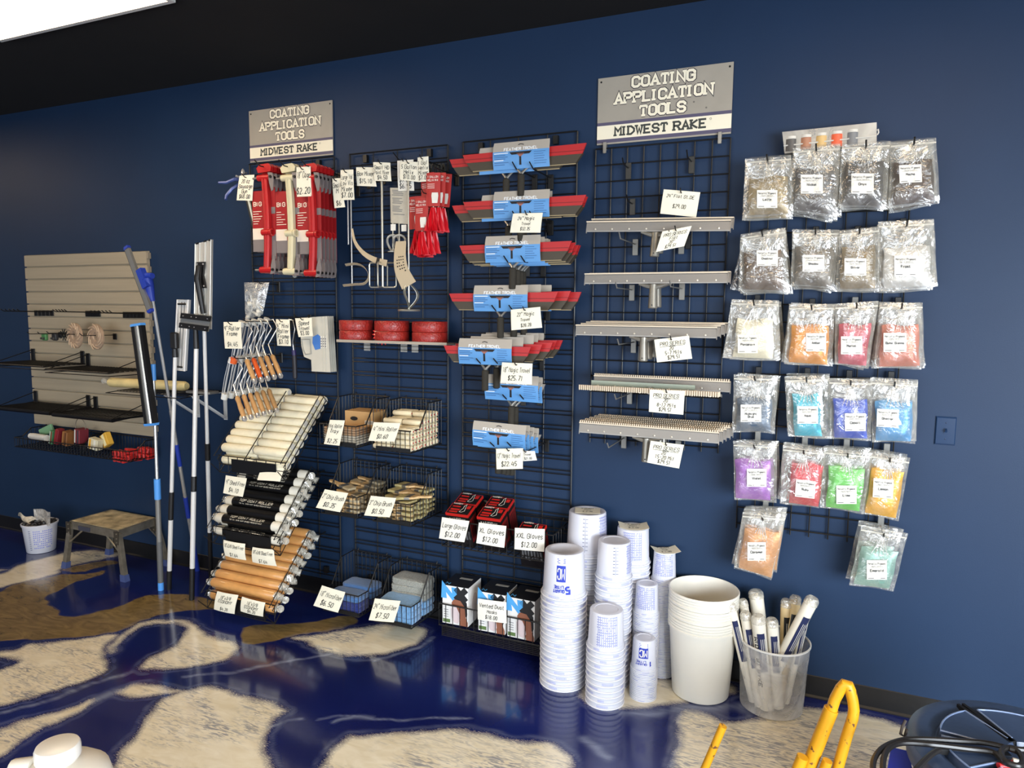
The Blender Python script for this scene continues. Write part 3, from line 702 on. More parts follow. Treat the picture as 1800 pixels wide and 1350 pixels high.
basket_pack(120, 770, -.17, (.05, .06, .10), (130, 84, 44), 0, 'brown pad pack in the bottom basket', 'abrasive_pack', 'pad', [(160, 112, 62), (90, 56, 34)], .2)
basket_pack(143, 766, -.15, (.055, .07, .10), (110, 34, 44), 0, 'maroon and white striped pack in the bottom basket', 'abrasive_pack', 'pad', [(205, 200, 190), (60, 60, 66)], .1)
basket_pack(168, 780, -.17, (.08, .05, .075), (205, 196, 166), .1, 'cream and yellow packet in the bottom basket', 'packet', 'packet', [(218, 160, 50), (225, 220, 205)], .2)
basket_pack(188, 773, -.12, (.07, .04, .09), (214, 165, 60), -.1, 'yellow packet standing in the bottom basket', 'packet', 'packet', [(236, 226, 180)], -.5)
p = at(141, 742, -.17); MB().tube([(p.x+.07*math.cos(a_), p.y, p.z-.04+.07*math.sin(a_)) for a_ in np.linspace(.2, 2.9, 14)], .002, 6)
t = tag(MB().tube([(p.x+.05*math.cos(a_), p.y, p.z-.03+.055*math.sin(a_)) for a_ in np.linspace(-.3, 3.4, 16)], .002, 6).build('wire_loop', mat('grey_wire', (120, 112, 100), .4, .7), off=p), 'thin grey wire loop standing up from the bottom basket', 'wire')
rb = None
for r_ in range(2):
    for c_ in range(9):
        p = at(207+c_*7.0, 800-c_*1.0+(6 if r_ else -4)+ (c_ % 3)*2, -.17+.012*c_ if c_ > 3 else -.185)
        if rb is None:
            rb = thing('red_block', 'red plastic block heaped in the right bottom basket', 'block', p, group='red blocks in the bottom basket', local=True)
            MB().rbox((-.016, -.03, -.017), (.016, .03, .017), .004).build('body', mat('block_red', (196, 44, 40), .45), rb, local=True)
            MB().lathe([(.004, .034), (.009, .034), (.009, .03)], 10, (0, 0, 0), 'y').build('socket', mat('block_red_dark', (140, 28, 28), .5), rb, local=True)
        else: dup(rb, p, (random.uniform(-.2, .2), random.uniform(-.3, .3), random.uniform(-.4, .4)))

# ============================================================ leaning poles and their shelf
WHT = mat('white_pole', (214, 212, 208), .3, .1); CHR = mat('chrome', (208, 207, 204), .26, .7); ALU = mat('aluminium', (190, 188, 180), .32, .85); BLKP = mat('black_plastic', (24, 23, 23), .4)
DBL = mat('royal_blue_plastic', (34, 56, 150), .4); LBL = mat('sky_blue_plastic', (80, 150, 225), .4); GRYP = mat('grey_pole', (122, 120, 116), .4, .2)
t = thing('wire_shelf', 'black wire shelf on white angle brackets behind the leaning poles', 'shelf', (-2.96, 0, 1.2)); a = MB(); sx0, sx1, sz = -2.97, -2.345, 1.2
for i in range(23): x = sx0+(sx1-sx0)*i/22; a.cyl((x, -.01, sz), (x, -.3, sz), .0018, 5)
for y in (-.01, -.1, -.2, -.3): a.cyl((sx0, y, sz-.004), (sx1, y, sz-.004), .003, 6)
a.build('wire_mesh', DKM, t)
MB().tube([(sx0, -.3, sz-.004), (sx0, -.375, sz-.008), (sx1, -.375, sz-.008), (sx1, -.3, sz-.004)], .0028, 6).build('pole_rail', DKM, t)
for x in (-2.62, -2.385):
    b = MB(); b.box((x-.014, -.006, 1.015), (x+.014, -.002, 1.195)); b.box((x-.014, -.27, 1.19), (x+.014, -.002, 1.194)); b.box((x-.012, -.004, -.002), (x+.012, .004, .002)) if 0 else None
    d = V(0, -.235, .165); L_ = d.length; R_ = Matrix.Rotation(math.atan2(.165, .235), 3, 'X')
    b.loft([[V(x+sx, -.006-.0+0*0, 1.02)+V(0, 0, sz_) for sx, sz_ in ((-.012, 0), (.012, 0), (.012, .012), (-.012, .012))], [V(x+sx, -.245, 1.178)+V(0, 0, sz_) for sx, sz_ in ((-.012, 0), (.012, 0), (.012, .012), (-.012, .012))]], True)
    b.build('angle_bracket', mat('white_bracket', (206, 206, 204), .4), t)
p0, p1 = at(192, 671, -.2), at(328, 664, -.14); p0.z = p1.z = 1.232
t = thing('paper_roll', 'pale yellow wrapped roll lying across the wire shelf', 'roll', p0)
ym = mat('pale_yellow_wrap', (222, 200, 140), .4, noise=.1, nscale=18, bump=.3, bscale=30)
MB().tube([p0, p0.lerp(p1, .03), p0.lerp(p1, .5), p0.lerp(p1, .97), p1], [.02, .03, .031, .03, .022], 16).build('roll', ym, t, True)
MB().tube([p0, p0-V(.03, 0, -.004), p0-V(.05, 0, -.006)], [.018, .012, .02], 10).build('twisted_end', film('clear_wrap', (230, 225, 210), .4), t, True)
p = at(352, 668, -.2); tag(MB().rbox((p.x-.07, -.25, 1.206), (p.x+.12, -.17, 1.222), .004).build('grey_bar', GRYP, off=p), 'flat grey bar lying on the right of the wire shelf', 'bar')
def pole(name, label, cat, px0, px1, segs, Y0, Y1, z0=None):
    """pole from floor point (px0) to top point (px1); segs = [(t0,t1,radius,material,part name)]"""
    a = onz(*px0) if z0 is None else at(*px0, Y0); b = at(*px1, Y1)
    t = thing(name, label, cat, a)
    for t0, t1, r, m, nm in segs: MB().cyl(a.lerp(b, t0), a.lerp(b, t1), r, 12).build(nm, m, t, True)
    return t, a, b
def along(A, B, s, d=0): return A.lerp(B, s)
# 1 chrome pole with a long blue squeegee head
t, A, B = pole('long_squeegee', 'long squeegee with royal blue swivel head on a chrome pole', 'squeegee', (347, 1003), (267, 520), [(0, .13, .016, DBL, 'bottom_grip'), (.13, .62, .0105, CHR, 'lower_pole'), (.22, .30, .014, DBL, 'grip'), (.42, .50, .013, DBL, 'collar'), (.50, 1, .009, CHR, 'upper_pole')], -.03, -.48)
h0, h1 = at(224, 437, -.51), at(264, 545, -.51); hd = (h1-h0).normalized(); hn = V(0, -1, 0); hs = hd.cross(hn)
rect = lambda c, w_, d_: [c+hs*sx*w_+hn*sy*d_ for sx, sy in ((-1, -1), (1, -1), (1, 1), (-1, 1))]
MB().loft([rect(h0, .016, .008), rect(h1, .016, .008)], True).build('blade_channel', ALU, t)
MB().loft([rect(h0+hs*.018, .006, .003), rect(h1+hs*.018, .006, .003)], True).build('rubber_blade', BLKP, t)
for c, s in ((h0, -1), (h1, 1)): MB().loft([rect(c-hd*s*.002, .019, .011), rect(c+hd*s*.014, .015, .009)], True).build('end_cap', DBL, t)
m0 = at(252, 488, -.51); m1 = at(264, 515, -.49)
MB().loft([rect(m0-hd*.05, .02, .016), rect(m0+hd*.06, .02, .016)], True).build('clamp', DBL, t)
MB().tube([at(258, 488, -.50), at(262, 500, -.49), B+V(0, 0, -.03)], [.03, .026, .016], 12).build('swivel', DBL, t, True)
MB().cyl(at(268, 485, -.50), at(255, 484, -.50), .016, 12).build('pivot', DBL, t, True)
# 2 black channel floor squeegee with sky blue caps
t, A, B = pole('channel_squeegee', 'wide black channel squeegee with sky blue end caps on a grey pole', 'squeegee', (283, 1037), (269, 640), [(0, .035, .017, LBL, 'foot_cap'), (.035, .22, .0165, mat('dark_grey_pole', (92, 92, 92), .45), 'lower_pole'), (.22, .41, .015, GRYP, 'middle_pole'), (.41, .50, .019, LBL, 'grip'), (.50, 1, .0095, CHR, 'upper_pole'), (.93, 1.0, .015, LBL, 'top_collar')], -.35, -.35)
h0, h1 = at(242.5, 573, -.40), at(266, 744, -.40); hd = (h1-h0).normalized(); hs = hd.cross(hn)
MB().loft([rect(h0-hs*.032, .0115, .014), rect(h1-hs*.032, .0115, .014)], True).build('black_strip', BLKP, t)
MB().loft([rect(h0+hs*.032, .0115, .014), rect(h1+hs*.032, .0115, .014)], True).build('black_strip', BLKP, t)
MB().loft([rect(h0, .021, .008), rect(h1, .021, .008)], True).build('channel', ALU, t)
MB().loft([rect(h0+hn*.008, .005, .006), rect(h1+hn*.008, .005, .006)], True).build('channel_ridge', CHR, t)
for c, s in ((h0, -1), (h1, 1)): MB().loft([rect(c, .046, .018), rect(c+hd*s*.014, .042, .016)], True).build('end_cap', LBL, t)
# 3 white pole, black swivel, white pad frame
t, A, B = pole('pad_mop', 'white pole with a narrow white pad frame and black swivel', 'mop', (297, 1036), (308, 625), [(0, .085, .015, BLKP, 'foot_grip'), (.085, .31, .0135, WHT, 'lower_pole'), (.31, .43, .015, BLKP, 'lock_collar'), (.43, 1, .0115, WHT, 'upper_pole')], -.34, -.35)
MB().tube([B-V(0, 0, .01), B+V(0, 0, .07)], [.017, .013], 10).build('socket', BLKP, t, True); q = at(306, 598, -.36); MB().rbox((q.x-.02, q.y-.015, q.z-.05), (q.x+.028, q.y+.015, q.z+.045), .006).build('swivel', BLKP, t)
f = quad_fn([(314, 527), (333, 527), (326, 652), (308, 650)], -.33)
MB().shell(lambda u, v: (f(u, v), f.n), 2, 8, .012).build('pad_plate', WHT, t)
fr = [f(u, v, .006) for u, v in ((.0, 0), (0, 1), (1, 1), (1, 0))]; MB().tube(fr, .006, 8, True).build('rim', WHT, t)
for u in (.35, .62): MB().tube([f(u, .03, .004), f(u, .97, .004)], .003, 6).build('groove_bar', GRYP, t)
for v in (.05, .94): MB().tube([f(.1, v, .008), f(.75, v, .008)], .006, 6).build('clip', BLKP, t)
# 4 white pole with black flat head
t, A, B = pole('flat_head_mop', 'white pole with a flat black and silver head held level', 'mop', (337, 1054), (345, 610), [(0, .13, .015, BLKP, 'foot_grip'), (.13, .44, .0145, WHT, 'lower_pole'), (.44, .50, .0165, BLKP, 'lock_collar'), (.50, 1, .0125, WHT, 'upper_pole')], -.39, -.37)
MB().tube([B-V(0, 0, .01), B+V(0, 0, .1)], [.016, .013], 10).build('socket', BLKP, t, True)
f = quad_fn([(320, 550), (372, 556), (365, 583), (316, 576)], -.40)
MB().shell(lambda u, v: (f(u, v), f.n), 4, 2, .008).build('plate', ALU, t)
for v in (.82, .18):
    MB().shell(lambda u, w_, v=v: (f(u, v+(w_-.5)*.34, .008), f.n), 4, 1, .012).build('black_rail', BLKP, t)
    for u in (.1, .38, .55, .93): MB().lathe([(.0005, .003), (.003, .003), (.003, 0)], 8, f(u, v, .008), 'y').build('rivet', CHR, t)
# 5 pole with tall aluminium panel
t, A, B = pole('wide_applicator', 'tall silver applicator panel on a white pole, tallest of the leaning tools', 'applicator', (371, 1024), (358, 535), [(0, .2, .0135, BLKP, 'foot_grip'), (.2, .47, .0125, WHT, 'lower_pole'), (.47, .53, .0155, BLKP, 'lock_collar'), (.53, .96, .0105, WHT, 'upper_pole')], -.14, -.37)
f = quad_fn([(343.5, 429), (373, 421), (371, 579), (342, 565)], -.36)
MB().shell(lambda u, v: (f(u, v), f.n), 2, 2, .008).build('panel', mat('pale_aluminium', (205, 202, 194), .4, .5), t)
for u in (.03, .30, .62, .97): MB().tube([f(u, 0, .003), f(u, 1, .003)], .004 if u in (.03, .97) else .0022, 6).build('ridge', ALU, t)
for u in (.15, .62, .9): MB().tube([f(u-.08, 1, .002), f(u+.05, 1, .002)], .005, 6).build('end_clip', BLKP, t)
q = f(.5, .60, .006); MB().loft([[q+V(sx, -.0, sz_) for sx, sz_ in ((-.03, .075), (.03, .075), (.016, 0), (.03, -.07), (-.03, -.07), (-.016, 0))], [q+V(sx*.95, -.012, sz_*.97) for sx, sz_ in ((-.03, .075), (.03, .075), (.016, 0), (.03, -.07), (-.03, -.07), (-.016, 0))]], True).build('swivel_plate', BLKP, t)
MB().tube([q+V(0, -.02, .05), q+V(0, -.035, -.02), B+V(0, -.004, -.05)], [.016, .018, .014], 10).build('swivel', BLKP, t, True)
for sx in (-.022, .022):
    for sz_ in (.062, -.058): MB().lathe([(.0005, .003), (.005, .003), (.005, 0)], 8, q+V(sx, -.012, sz_), 'y').build('screw', CHR, t)

# ============================================================ panel under the left sign
RED = mat('roller_red', (176, 28, 30), .35); REDC = mat('card_red', (150, 24, 28), .5); GREYC = mat('card_grey', (120, 112, 110), .5); CRM = mat('roller_cream', (206, 196, 160), .4)
def hook(px, py, Y, label, r=.003, plate=True, drop=0.):
    p = at(px, py, Y); h = thing('peg_hook', label, 'hook', (p.x, -.03, p.z))
    if plate: MB().rbox((p.x-.012, -.034, p.z-.05), (p.x+.012, -.026, p.z+.012), .002).build('backplate', BLACK, h)
    MB().tube([(p.x, -.03, p.z-.004), (p.x, Y+.02, p.z-.004), (p.x, Y, p.z+.014)], r, 6).build('prong', BLACK, h)
    return p
def make_frame(label, main, group):
    """18 inch roller frame hung on end; local z up, front is -y; 0.5 m tall, hook at the top"""
    t = thing('wide_paint_roller', label, 'roller frame', (0, 0, 0), local=True, group=group)
    arc = lambda z: .012*math.sin(PI*(z+.5)/.5)
    a = MB(); rings = []
    for k in range(13):
        z = -.5+.5*k/12; x = arc(z)
        rings.append([V(x-.018, -.012, z), V(x-.006, -.016, z), V(x-.003, -.011, z), V(x+.003, -.011, z), V(x+.006, -.016, z), V(x+.018, -.012, z), V(x+.018, .008, z), V(x-.018, .008, z)])
    a.loft(rings, True).build('yoke_bar', main, t, local=True)
    for z, nm in ((-.5, 'lower_barrel'), (-.01, 'upper_barrel')):
        MB().cyl((-.045, 0, z), (.035, 0, z), .018, 14).build(nm, main, t, True, local=True)
    MB().cyl((-.085, 0, -.5), (-.045, 0, -.5), .006, 8).build('lower_stud', GRYP, t, True, local=True); MB().cyl((-.085, 0, -.01), (-.045, 0, -.01), .006, 8).build('upper_stud', GRYP, t, True, local=True)
    MB().cyl((-.02, -.008, -.30), (.03, -.008, -.30), .017, 12).build('centre_socket', main, t, True, local=True)
    MB().lathe([(.013, .0), (.021, 0), (.021, .012), (.013, .012), (.013, 0)], 16, (.035, -.006, -.30), 'x').build('socket_ring', main, t, True, local=True)
    MB().loft([[V(-.04, -.010, .015), V(.045, -.010, .02), V(.05, -.010, .045), V(.03, -.010, .062), V(-.03, -.010, .058), V(-.05, -.010, .04)], [V(-.04, .008, .015), V(.045, .008, .02), V(.05, .008, .045), V(.03, .008, .062), V(-.03, .008, .058), V(-.05, .008, .04)]], True).build('hanger_cap', main, t, local=True)
    for z, s in ((-.5, 1), (-.01, -1)):
        b = MB(); n = 10
        ring = [(.008*0, .0)]
        pl = [(-.02, -.024), (.012, -.02), (.02, .02), (.014, .07), (.002, .075), (-.012, .03)]
        ep = b.loft([[V(.05+u, y, z+s*v) for u, v in pl] for y in (-.014, -.010)], True).build('end_plate', GREYC, t, local=True)
        MB().lathe([(.0005, .006), (.008, .006), (.008, 0)], 6, (.05, -.014, z), 'y').build('hex_bolt', BLKP, ep, True, local=True)
    # folded sales card: a wide face left of the bar and a narrow one right of it
    c = MB().box((-.105, .010, -.40), (-.0, .012, -.075)); c.box((.0, .010, -.44), (.055, .012, -.06)); sc = c.build('sales_card', REDC, t, local=True)
    MB().box((-.105, .0085, -.40), (-.0, .0098, -.335)).build('card_grey_band', GREYC, sc, local=True); MB().box((.0, .0085, -.44), (.055, .0098, -.31)).build('card_grey_band', GREYC, sc, local=True); MB().box((.0, .0085, -.20), (.055, .0098, -.165)).build('card_grey_band', GREYC, sc, local=True)
    MB().box((-.105, .0084, -.335), (-.03, .0096, -.275)).build('card_white_panel', mat('card_white', (222, 208, 190), .5), sc, local=True)
    b = MB(); f = lambda u, v: V(u, .0078, v)
    text(b, 'BIG', f, -.066, -.145, .02, width=.055, stroke=1.3)
    for k in range(6): b.ribbon([(-.098, -.185-.013*k), (-.098+random.uniform(.03, .07), -.185-.013*k)], .0035, f)
    b.build('lettering', mat('card_white', (222, 208, 190), .5), sc, local=True)
    return t
GRP = 'eighteen inch roller frames in three rows on hooks'
red0 = make_frame('red roller frame in front of the left row under the left sign', RED, GRP)
crm0 = make_frame('cream white roller frame in front of the middle row', CRM, GRP)
def frame_row(px, py, n, fronts, ndx=.031, Y=-.275):
    p = at(px, py, Y)
    for i in range(n):
        yield i, V(p.x, p.y+ndx*i, p.z), (0, 0, 0)
first = {}
for row, (px, n, whites) in enumerate(((466, 5, 0), (508, 5, 2), (546, 5, 0))):
    for i, l, r in frame_row(px, 309, n, whites):
        lab = [['red roller frame in front of the left row under the left sign', 'red roller frame behind the front one of the left row'], ['cream white roller frame in front of the middle row', 'red roller frame behind the two cream ones in the middle row'], ['red roller frame in front of the right row by the $2.20 card', 'red roller frame behind the front one of the right row']][row][0 if i == 0 else 1]
        if row == 1 and i == 1: lab = 'second cream white roller frame, just behind the front cream one'
        src = crm0 if (row == 1 and i < 2) else red0
        if src.name not in first: first[src.name] = 1; o = src; o.location = l; o['label'] = lab
        else: o = dup(src, l, r, lab)
        if i > 0 and row != 1 or (row == 1 and i > 1): o['group'] = ['red frames behind in the left row', 'red frames behind in the middle row', 'red frames behind in the right row'][row]
    p = at(px, 309, -.275)
    h = thing('peg_hook', 'long black hook holding the %s row of roller frames' % ('left', 'middle', 'right')[row], 'hook', (p.x, -.03, p.z+.04))
    MB().rbox((p.x-.012, -.034, p.z-.02), (p.x+.012, -.026, p.z+.06), .002).build('backplate', BLACK, h)
    MB().tube([(p.x, -.03, p.z+.045), (p.x, -.31, p.z+.045), (p.x, -.35, p.z+.068)], .0032, 6).build('prong', BLACK, h)
# sausage gun
A, B = at(437, 356, -.12), at(449, 402, -.06)
t = thing('sausage_gun', 'caulking gun with a steel barrel and blue trigger handles', 'caulking gun', at(428, 320, -.2))
MB().cyl(at(430, 318, -.16), at(451, 404, -.10), .021, 16).build('barrel', mat('steel_barrel', (150, 140, 120), .3, .9), t, True)
hb = mat('grey_blue_handle', (70, 86, 140), .35, .2)
MB().tube([at(424, 316, -.2), at(412, 315, -.23), at(398, 321, -.25), at(384, 321, -.27)], [.012, .010, .009, .006], 8).build('upper_handle', hb, t, True)
MB().tube([at(420, 324, -.2), at(408, 332, -.22), at(398, 344, -.24), at(397, 351, -.25)], [.010, .010, .009, .008], 8).build('trigger', hb, t, True)
MB().tube([at(433, 304, -.13), at(427, 305, -.19), at(424, 312, -.22), at(414, 309, -.24)], .006, 6).build('frame_rod', CHR, t, True)
MB().lathe([(.006, .0), (.012, .004), (.008, .02), (.002, .03)], 10, at(427, 306, -.2)).build('release_knob', CHR, t, True)
hook(437, 345, -.155, 'black hook the caulking gun hangs from behind its price card')
# bag of nozzles
NZ = mat('nozzle_white', (214, 210, 198), .45)
f = quad_fn([(429.5, 496.5), (473.5, 496.5), (462, 553), (431.5, 563)], -.15)
t = thing('nozzle_bag', 'clear bag of white nozzles hanging below the red roller frames', 'bag', (f.P[0]+f.P[1])/2)
pil = lambda fn, d: (lambda u, v: (fn(u, v, d*min(1, 6*u*(1-u))*min(1, 5*v*(1-v))**.6), fn.n))
MB().surf(lambda u, v: pil(f, .03)(u, v)[0], 10, 10).build('film_front', film('nozzle_film', (225, 225, 220), .3), t, True)
MB().surf(lambda u, v: pil(f, -.01)(u, v)[0], 6, 6).build('film_back', film('nozzle_film', (225, 225, 220), .3), t, True)
for k in range(9):
    c = f(random.uniform(.25, .75), random.uniform(.12, .6), .01); d = V(random.uniform(-1, 1), random.uniform(-.3, .3), random.uniform(-1, 1)).normalized()
    MB().tube([c-d*.04, c-d*.02, c-d*.018, c+d*.045], [.013, .013, .009, .003], 8).build('nozzle', NZ, t, True)
hook(452, 497, -.2, 'black hook holding the clear bag of nozzles', drop=0)
# nine inch roller frames, two bunches
WOODH = mat('pale_wood_handle', (196, 152, 100), .5, noise=.12, nscale=40); ORG_ = mat('orange_handle', (214, 88, 30), .45)
def roller_frame9(px, Y, top, col, label, group, dz=0., cap=None, lab_cap=False):
    """hangs by its cage end; the wire bends down to a wooden handle pointing forward-right"""
    p = top
    t = thing('paint_roller', label, 'paint roller', p, group=group)
    wx, wz = .10, .255
    a = MB().tube([p+V(-.045, 0, -.0), p+V(0, -.004, .006), p+V(.035, -.01, -.04), p+V(-.025, -.02, -.135), p+V(.03, -.05, -.20)], .0036, 6)
    a.build('wire_arm', CHR, t, True)
    a = MB()
    for k in range(5):
        aa = 2*PI*k/5; o_ = V(.014*math.cos(aa), .014*math.sin(aa), 0)
        a.tube([p+V(-.055, 0, 0)+o_, p+V(-.085, 0, -.10)+o_*1.3, p+V(-.115, 0, -.20)+o_], .0022, 5)
    a.build('cage_lattice', CHR, t, True)
    MB().tube([p+V(-.048, 0, .012), p+V(-.06, 0, -.014)], .018, 12).build('cage_cap', mat('clear_white_cap', (206, 206, 200), .4), t, True)
    MB().tube([p+V(-.11, 0, -.19), p+V(-.12, 0, -.222)], [.0195, .018], 12).build('end_cap', ORG_ if lab_cap else mat('clear_white_cap', (206, 206, 200), .4), t, True)
    h0 = p+V(.03, -.05, -.20); d = V(.115, -.075, -.085)
    hh_ = MB().tube([h0-d*.05, h0+d*.05, h0+d*.3, h0+d*.55, h0+d*.8, h0+d*1.08], [.009, .0145, .012, .0145, .0135, .012], 10).build('handle', col, t, True)
    MB().tube([h0+d*1.08, h0+d*1.18, h0+d*1.22], [.0135, .0135, .009], 10).build('ferrule', CHR, hh_, True)
    return t
for b_, (px, py, n, names) in enumerate(((437, 569, 5, 'upper'), (420, 634, 6, 'lower'))):
    for i in range(n):
        p = at(px, py, -.33)+V(.0+.006*i, .042*i, .004*i)
        org = b_ == 0 and i == 1
        lab = 'orange handled roller frame in the upper bunch' if org else ('wood handled roller frame in front of the %s bunch' % names if i == 0 else 'wood handled roller frame farther back in the %s bunch' % names)
        roller_frame9(px, 0, p, ORG_ if org else WOODH, lab, 'nine inch roller frames' if (org or i == 0) else 'wood handled roller frames behind in the %s bunch' % names, lab_cap=(b_ == 0 and i == 0))
    p = at(px, py, -.33)
    h = thing('peg_hook', 'long black hook holding the %s bunch of roller frames' % names, 'hook', (p.x, -.03, p.z))
    MB().tube([(p.x+.03, -.03, p.z+.012), (p.x, -.35, p.z+.012), (p.x, -.37, p.z+.03)], .003, 6).build('prong', BLACK, h); MB().rbox((p.x+.018, -.034, p.z-.03), (p.x+.042, -.026, p.z+.03), .002).build('backplate', BLACK, h)
# mini roller frame
p = at(515, 563, -.10)
t = thing('mini_paint_roller', 'mini roller frame with a dark grip hanging beside its price card', 'paint roller', p)
MB().tube([p+V(-.03, 0, .004), p, p+V(.012, 0, -.05), p+V(-.006, 0, -.12), p+V(.002, 0, -.19)], .0035, 6).build('wire_arm', CHR, t, True)
MB().tube([p+V(.002, 0, -.18), p+V(.004, 0, -.22), p+V(.006, 0, -.33), p+V(.006, 0, -.335)], [.010, .014, .013, .006], 10).build('handle', mat('dark_grip', (40, 38, 44), .5), t, True)
MB().cyl(p+V(.0, 0, -.17), p+V(.003, 0, -.20), .013, 10).build('purple_collar', mat('dark_purple', (46, 36, 84), .45), t, True)
hook(517, 557, -.16, 'black hook holding the mini roller frame')
# plastic speed trowels
TRW = mat('milky_plastic', (196, 192, 178), .4, noise=.06, nscale=10)
tr0 = None
for i in range(4):
    lab = 'milky plastic squeegee in front with a blue sticker, beside the speed trowel card' if i == 0 else 'milky plastic squeegee stacked behind the front one'
    l = at(541, 559, -.115)+V(0, .017*i, 0)
    if tr0 is None:
        tr0 = thing('plastic_squeegee', lab, 'squeegee', (0, 0, 0), local=True, group='stacked plastic squeegees')
        pl = [(-.06, .0), (.135, .012), (.15, -.30), (.02, -.30), (.018, -.235), (-.032, -.22), (-.05, -.16)]
        MB().loft([[V(u, 0, v) for u, v in pl], [V(u, .004, v) for u, v in pl]], True).build('blade', TRW, tr0, local=True)
        pl2 = [(-.045, -.12), (.015, -.12), (.02, -.2), (-.02, -.205), (-.035, -.18)]
        MB().tube([V(u, -.002, v) for u, v in pl2], .004, 6, True).build('grip_rim', mat('milky_rim', (150, 148, 138), .4), tr0, local=True)
        for u in (.10, .118): MB().box((u, -.003, -.295), (u+.004, 0, .006)).build('rib', TRW, tr0, local=True)
        tr0.location = l
    else: dup(tr0, l, None, lab, 'plastic squeegees behind the front one')
f = lambda u, v: tr0.location+V(u, -.004, v)
p = tr0.location
MB().loft([[V(u, -.001, v) for u, v in ((.035, -.105), (.07, -.09), (.085, -.1), (.085, -.17), (.05, -.178), (.032, -.14))], [V(u, -.0035, v) for u, v in ((.035, -.105), (.07, -.09), (.085, -.1), (.085, -.17), (.05, -.178), (.032, -.14))]], True).build('blue_sticker', mat('sticker_blue', (70, 120, 190), .4), tr0, local=True)
a = MB(); b = MB()
for k in range(3):
    u = .088+.014*k
    if u < .14: a.box((u, -.003, -.165), (u+.011, -.0005, -.10))
    for q in range(4): b.box((u+.002, -.0036, -.16+.014*q), (u+.009, -.0025, -.152+.014*q))
a.build('white_sticker', WCARD, tr0, local=True); b.build('sticker_print', mat('print_grey', (110, 110, 112), .6), tr0, local=True)
hook(541, 560, -.13, 'black hook holding the milky plastic squeegees')

# sloped baskets of roller covers
def sloped_basket(name_, label, Y, xl, xr, zfb, h, depth, rise, m):
    """front bottom edge at (y=Y,z=zfb); floor climbs toward the wall"""
    t = thing('sloped_basket', label, 'basket', (xl, Y, zfb)); n = V(0, -rise, depth).normalized(); s = V(0, depth, rise)
    P = lambda x, k, w: V(x, Y, zfb)+s*k+n*w
    a = MB()
    for k in np.linspace(0, 1, 8): a.tube([P(xl, k, h*.9), P(xl, k, 0), P(xr, k, 0), P(xr, k, h*.9)] if k in (0, 1) else [P(xl, k, 0), P(xr, k, 0)], .0024, 5)
    for x in np.linspace(xl, xr, 8): a.tube([P(x, 1, 0), P(x, 0, 0), P(x, 0, 0)+V(0, 0, h)], .0024, 5)
    a.build('wire_mesh', m, t)
    for x in (xl, xr):
        a = MB()
        for w in (h*.33, h*.66, h*1.02): a.tube([P(x, 0, 0)+V(0, 0, w*1.0), P(x, .08, w), P(x, 1, w)], .0026, 6)
        a.build('side_rail', m, t)
    a = MB()
    for w in (0, h*.5, h): a.tube([V(xl, Y, zfb+w), V(xr, Y, zfb+w)], .003, 6)
    a.build('front_rail', m, t)
    MB().box((xl+.2*(xr-xl), Y-.005, zfb+.01), (xr-.06, Y-.003, zfb+h-.012)).build('label_strip', mat('black_strip', (14, 14, 15), .4), t)
    for x in (xl+.04, xr-.04): MB().tube([P(x, 1, 0), V(x, -.03, P(x, 1, 0).z+.01)], .004, 6).build('hanger', m, t)
    return t, P, n, s
WRP = mat('white_nap', (226, 216, 186), .6, noise=.06, nscale=30, bump=.35, bscale=45); 
def cover_mesh(L_, r, m, nm, label, group, core=(40, 40, 42), band=None, txt=None, ends=None):
    t = thing(nm, label, 'roller cover', (0, 0, 0), local=True, group=group)
    a = MB(); prof = [(.016, 0), (r*.8, .0), (r, .008), (r*1.0, L_*.3), (r*.985, L_*.6), (r, L_-.008), (r*.8, L_), (.016, L_)]
    a.lathe(prof, 16, (-L_/2, 0, 0), 'x').build('nap', m, t, True, local=True)
    MB().lathe([(.0005, .002), (.016, .002)], 14, (-L_/2, 0, 0), 'x').build('core_end', mat('core_%02x' % core[0], core, .6), t, local=True)
    MB().lathe([(.0005, 0), (.0165, 0), (.0165, -.004), (.0005, -.004)], 14, (L_/2+.002, 0, 0), 'x').build('core_end', mat('core_%02x' % core[0], core, .6), t, local=True)
    if band:
        rr = r*1.02
        sl = MB().lathe([(rr, 0), (rr, L_*.76)], 20, (-L_*.38, 0, 0), 'x').build('sleeve', band, t, True, local=True)
        b = MB()
        f = lambda u, v: V(u, -math.cos(1.05+v/rr)*(rr+.0008), math.sin(1.05+v/rr)*(rr+.0008))
        text(b, 'TOP COAT ROLLER', f, 0, .0, .013, width=L_*.52, stroke=1.2, slant=.12)
        text(b, '18 IN. 3/8 NAP SHED RESISTANT', f, 0, -.018, .006, width=L_*.5, stroke=1.1)
        text(b, 'SUPERIOR PERFORMANCE NAP ROLLER', f, 0, .02, .005, width=L_*.46, stroke=1.0)
        b.build('lettering', mat('sleeve_print', (214, 206, 186), .5), sl, local=True)
    if ends:
        for sx in (-1, 1): MB().tube([V(sx*L_/2, 0, 0), V(sx*(L_/2+.014), .004, -.003), V(sx*(L_/2+.03), -.004, .004)], [r*.95, r*.55, r*.75], 12).build('wrap_end', film('clear_wrap', (230, 225, 210), .4), t, True, local=True)
    return t
Bx, By = [], []
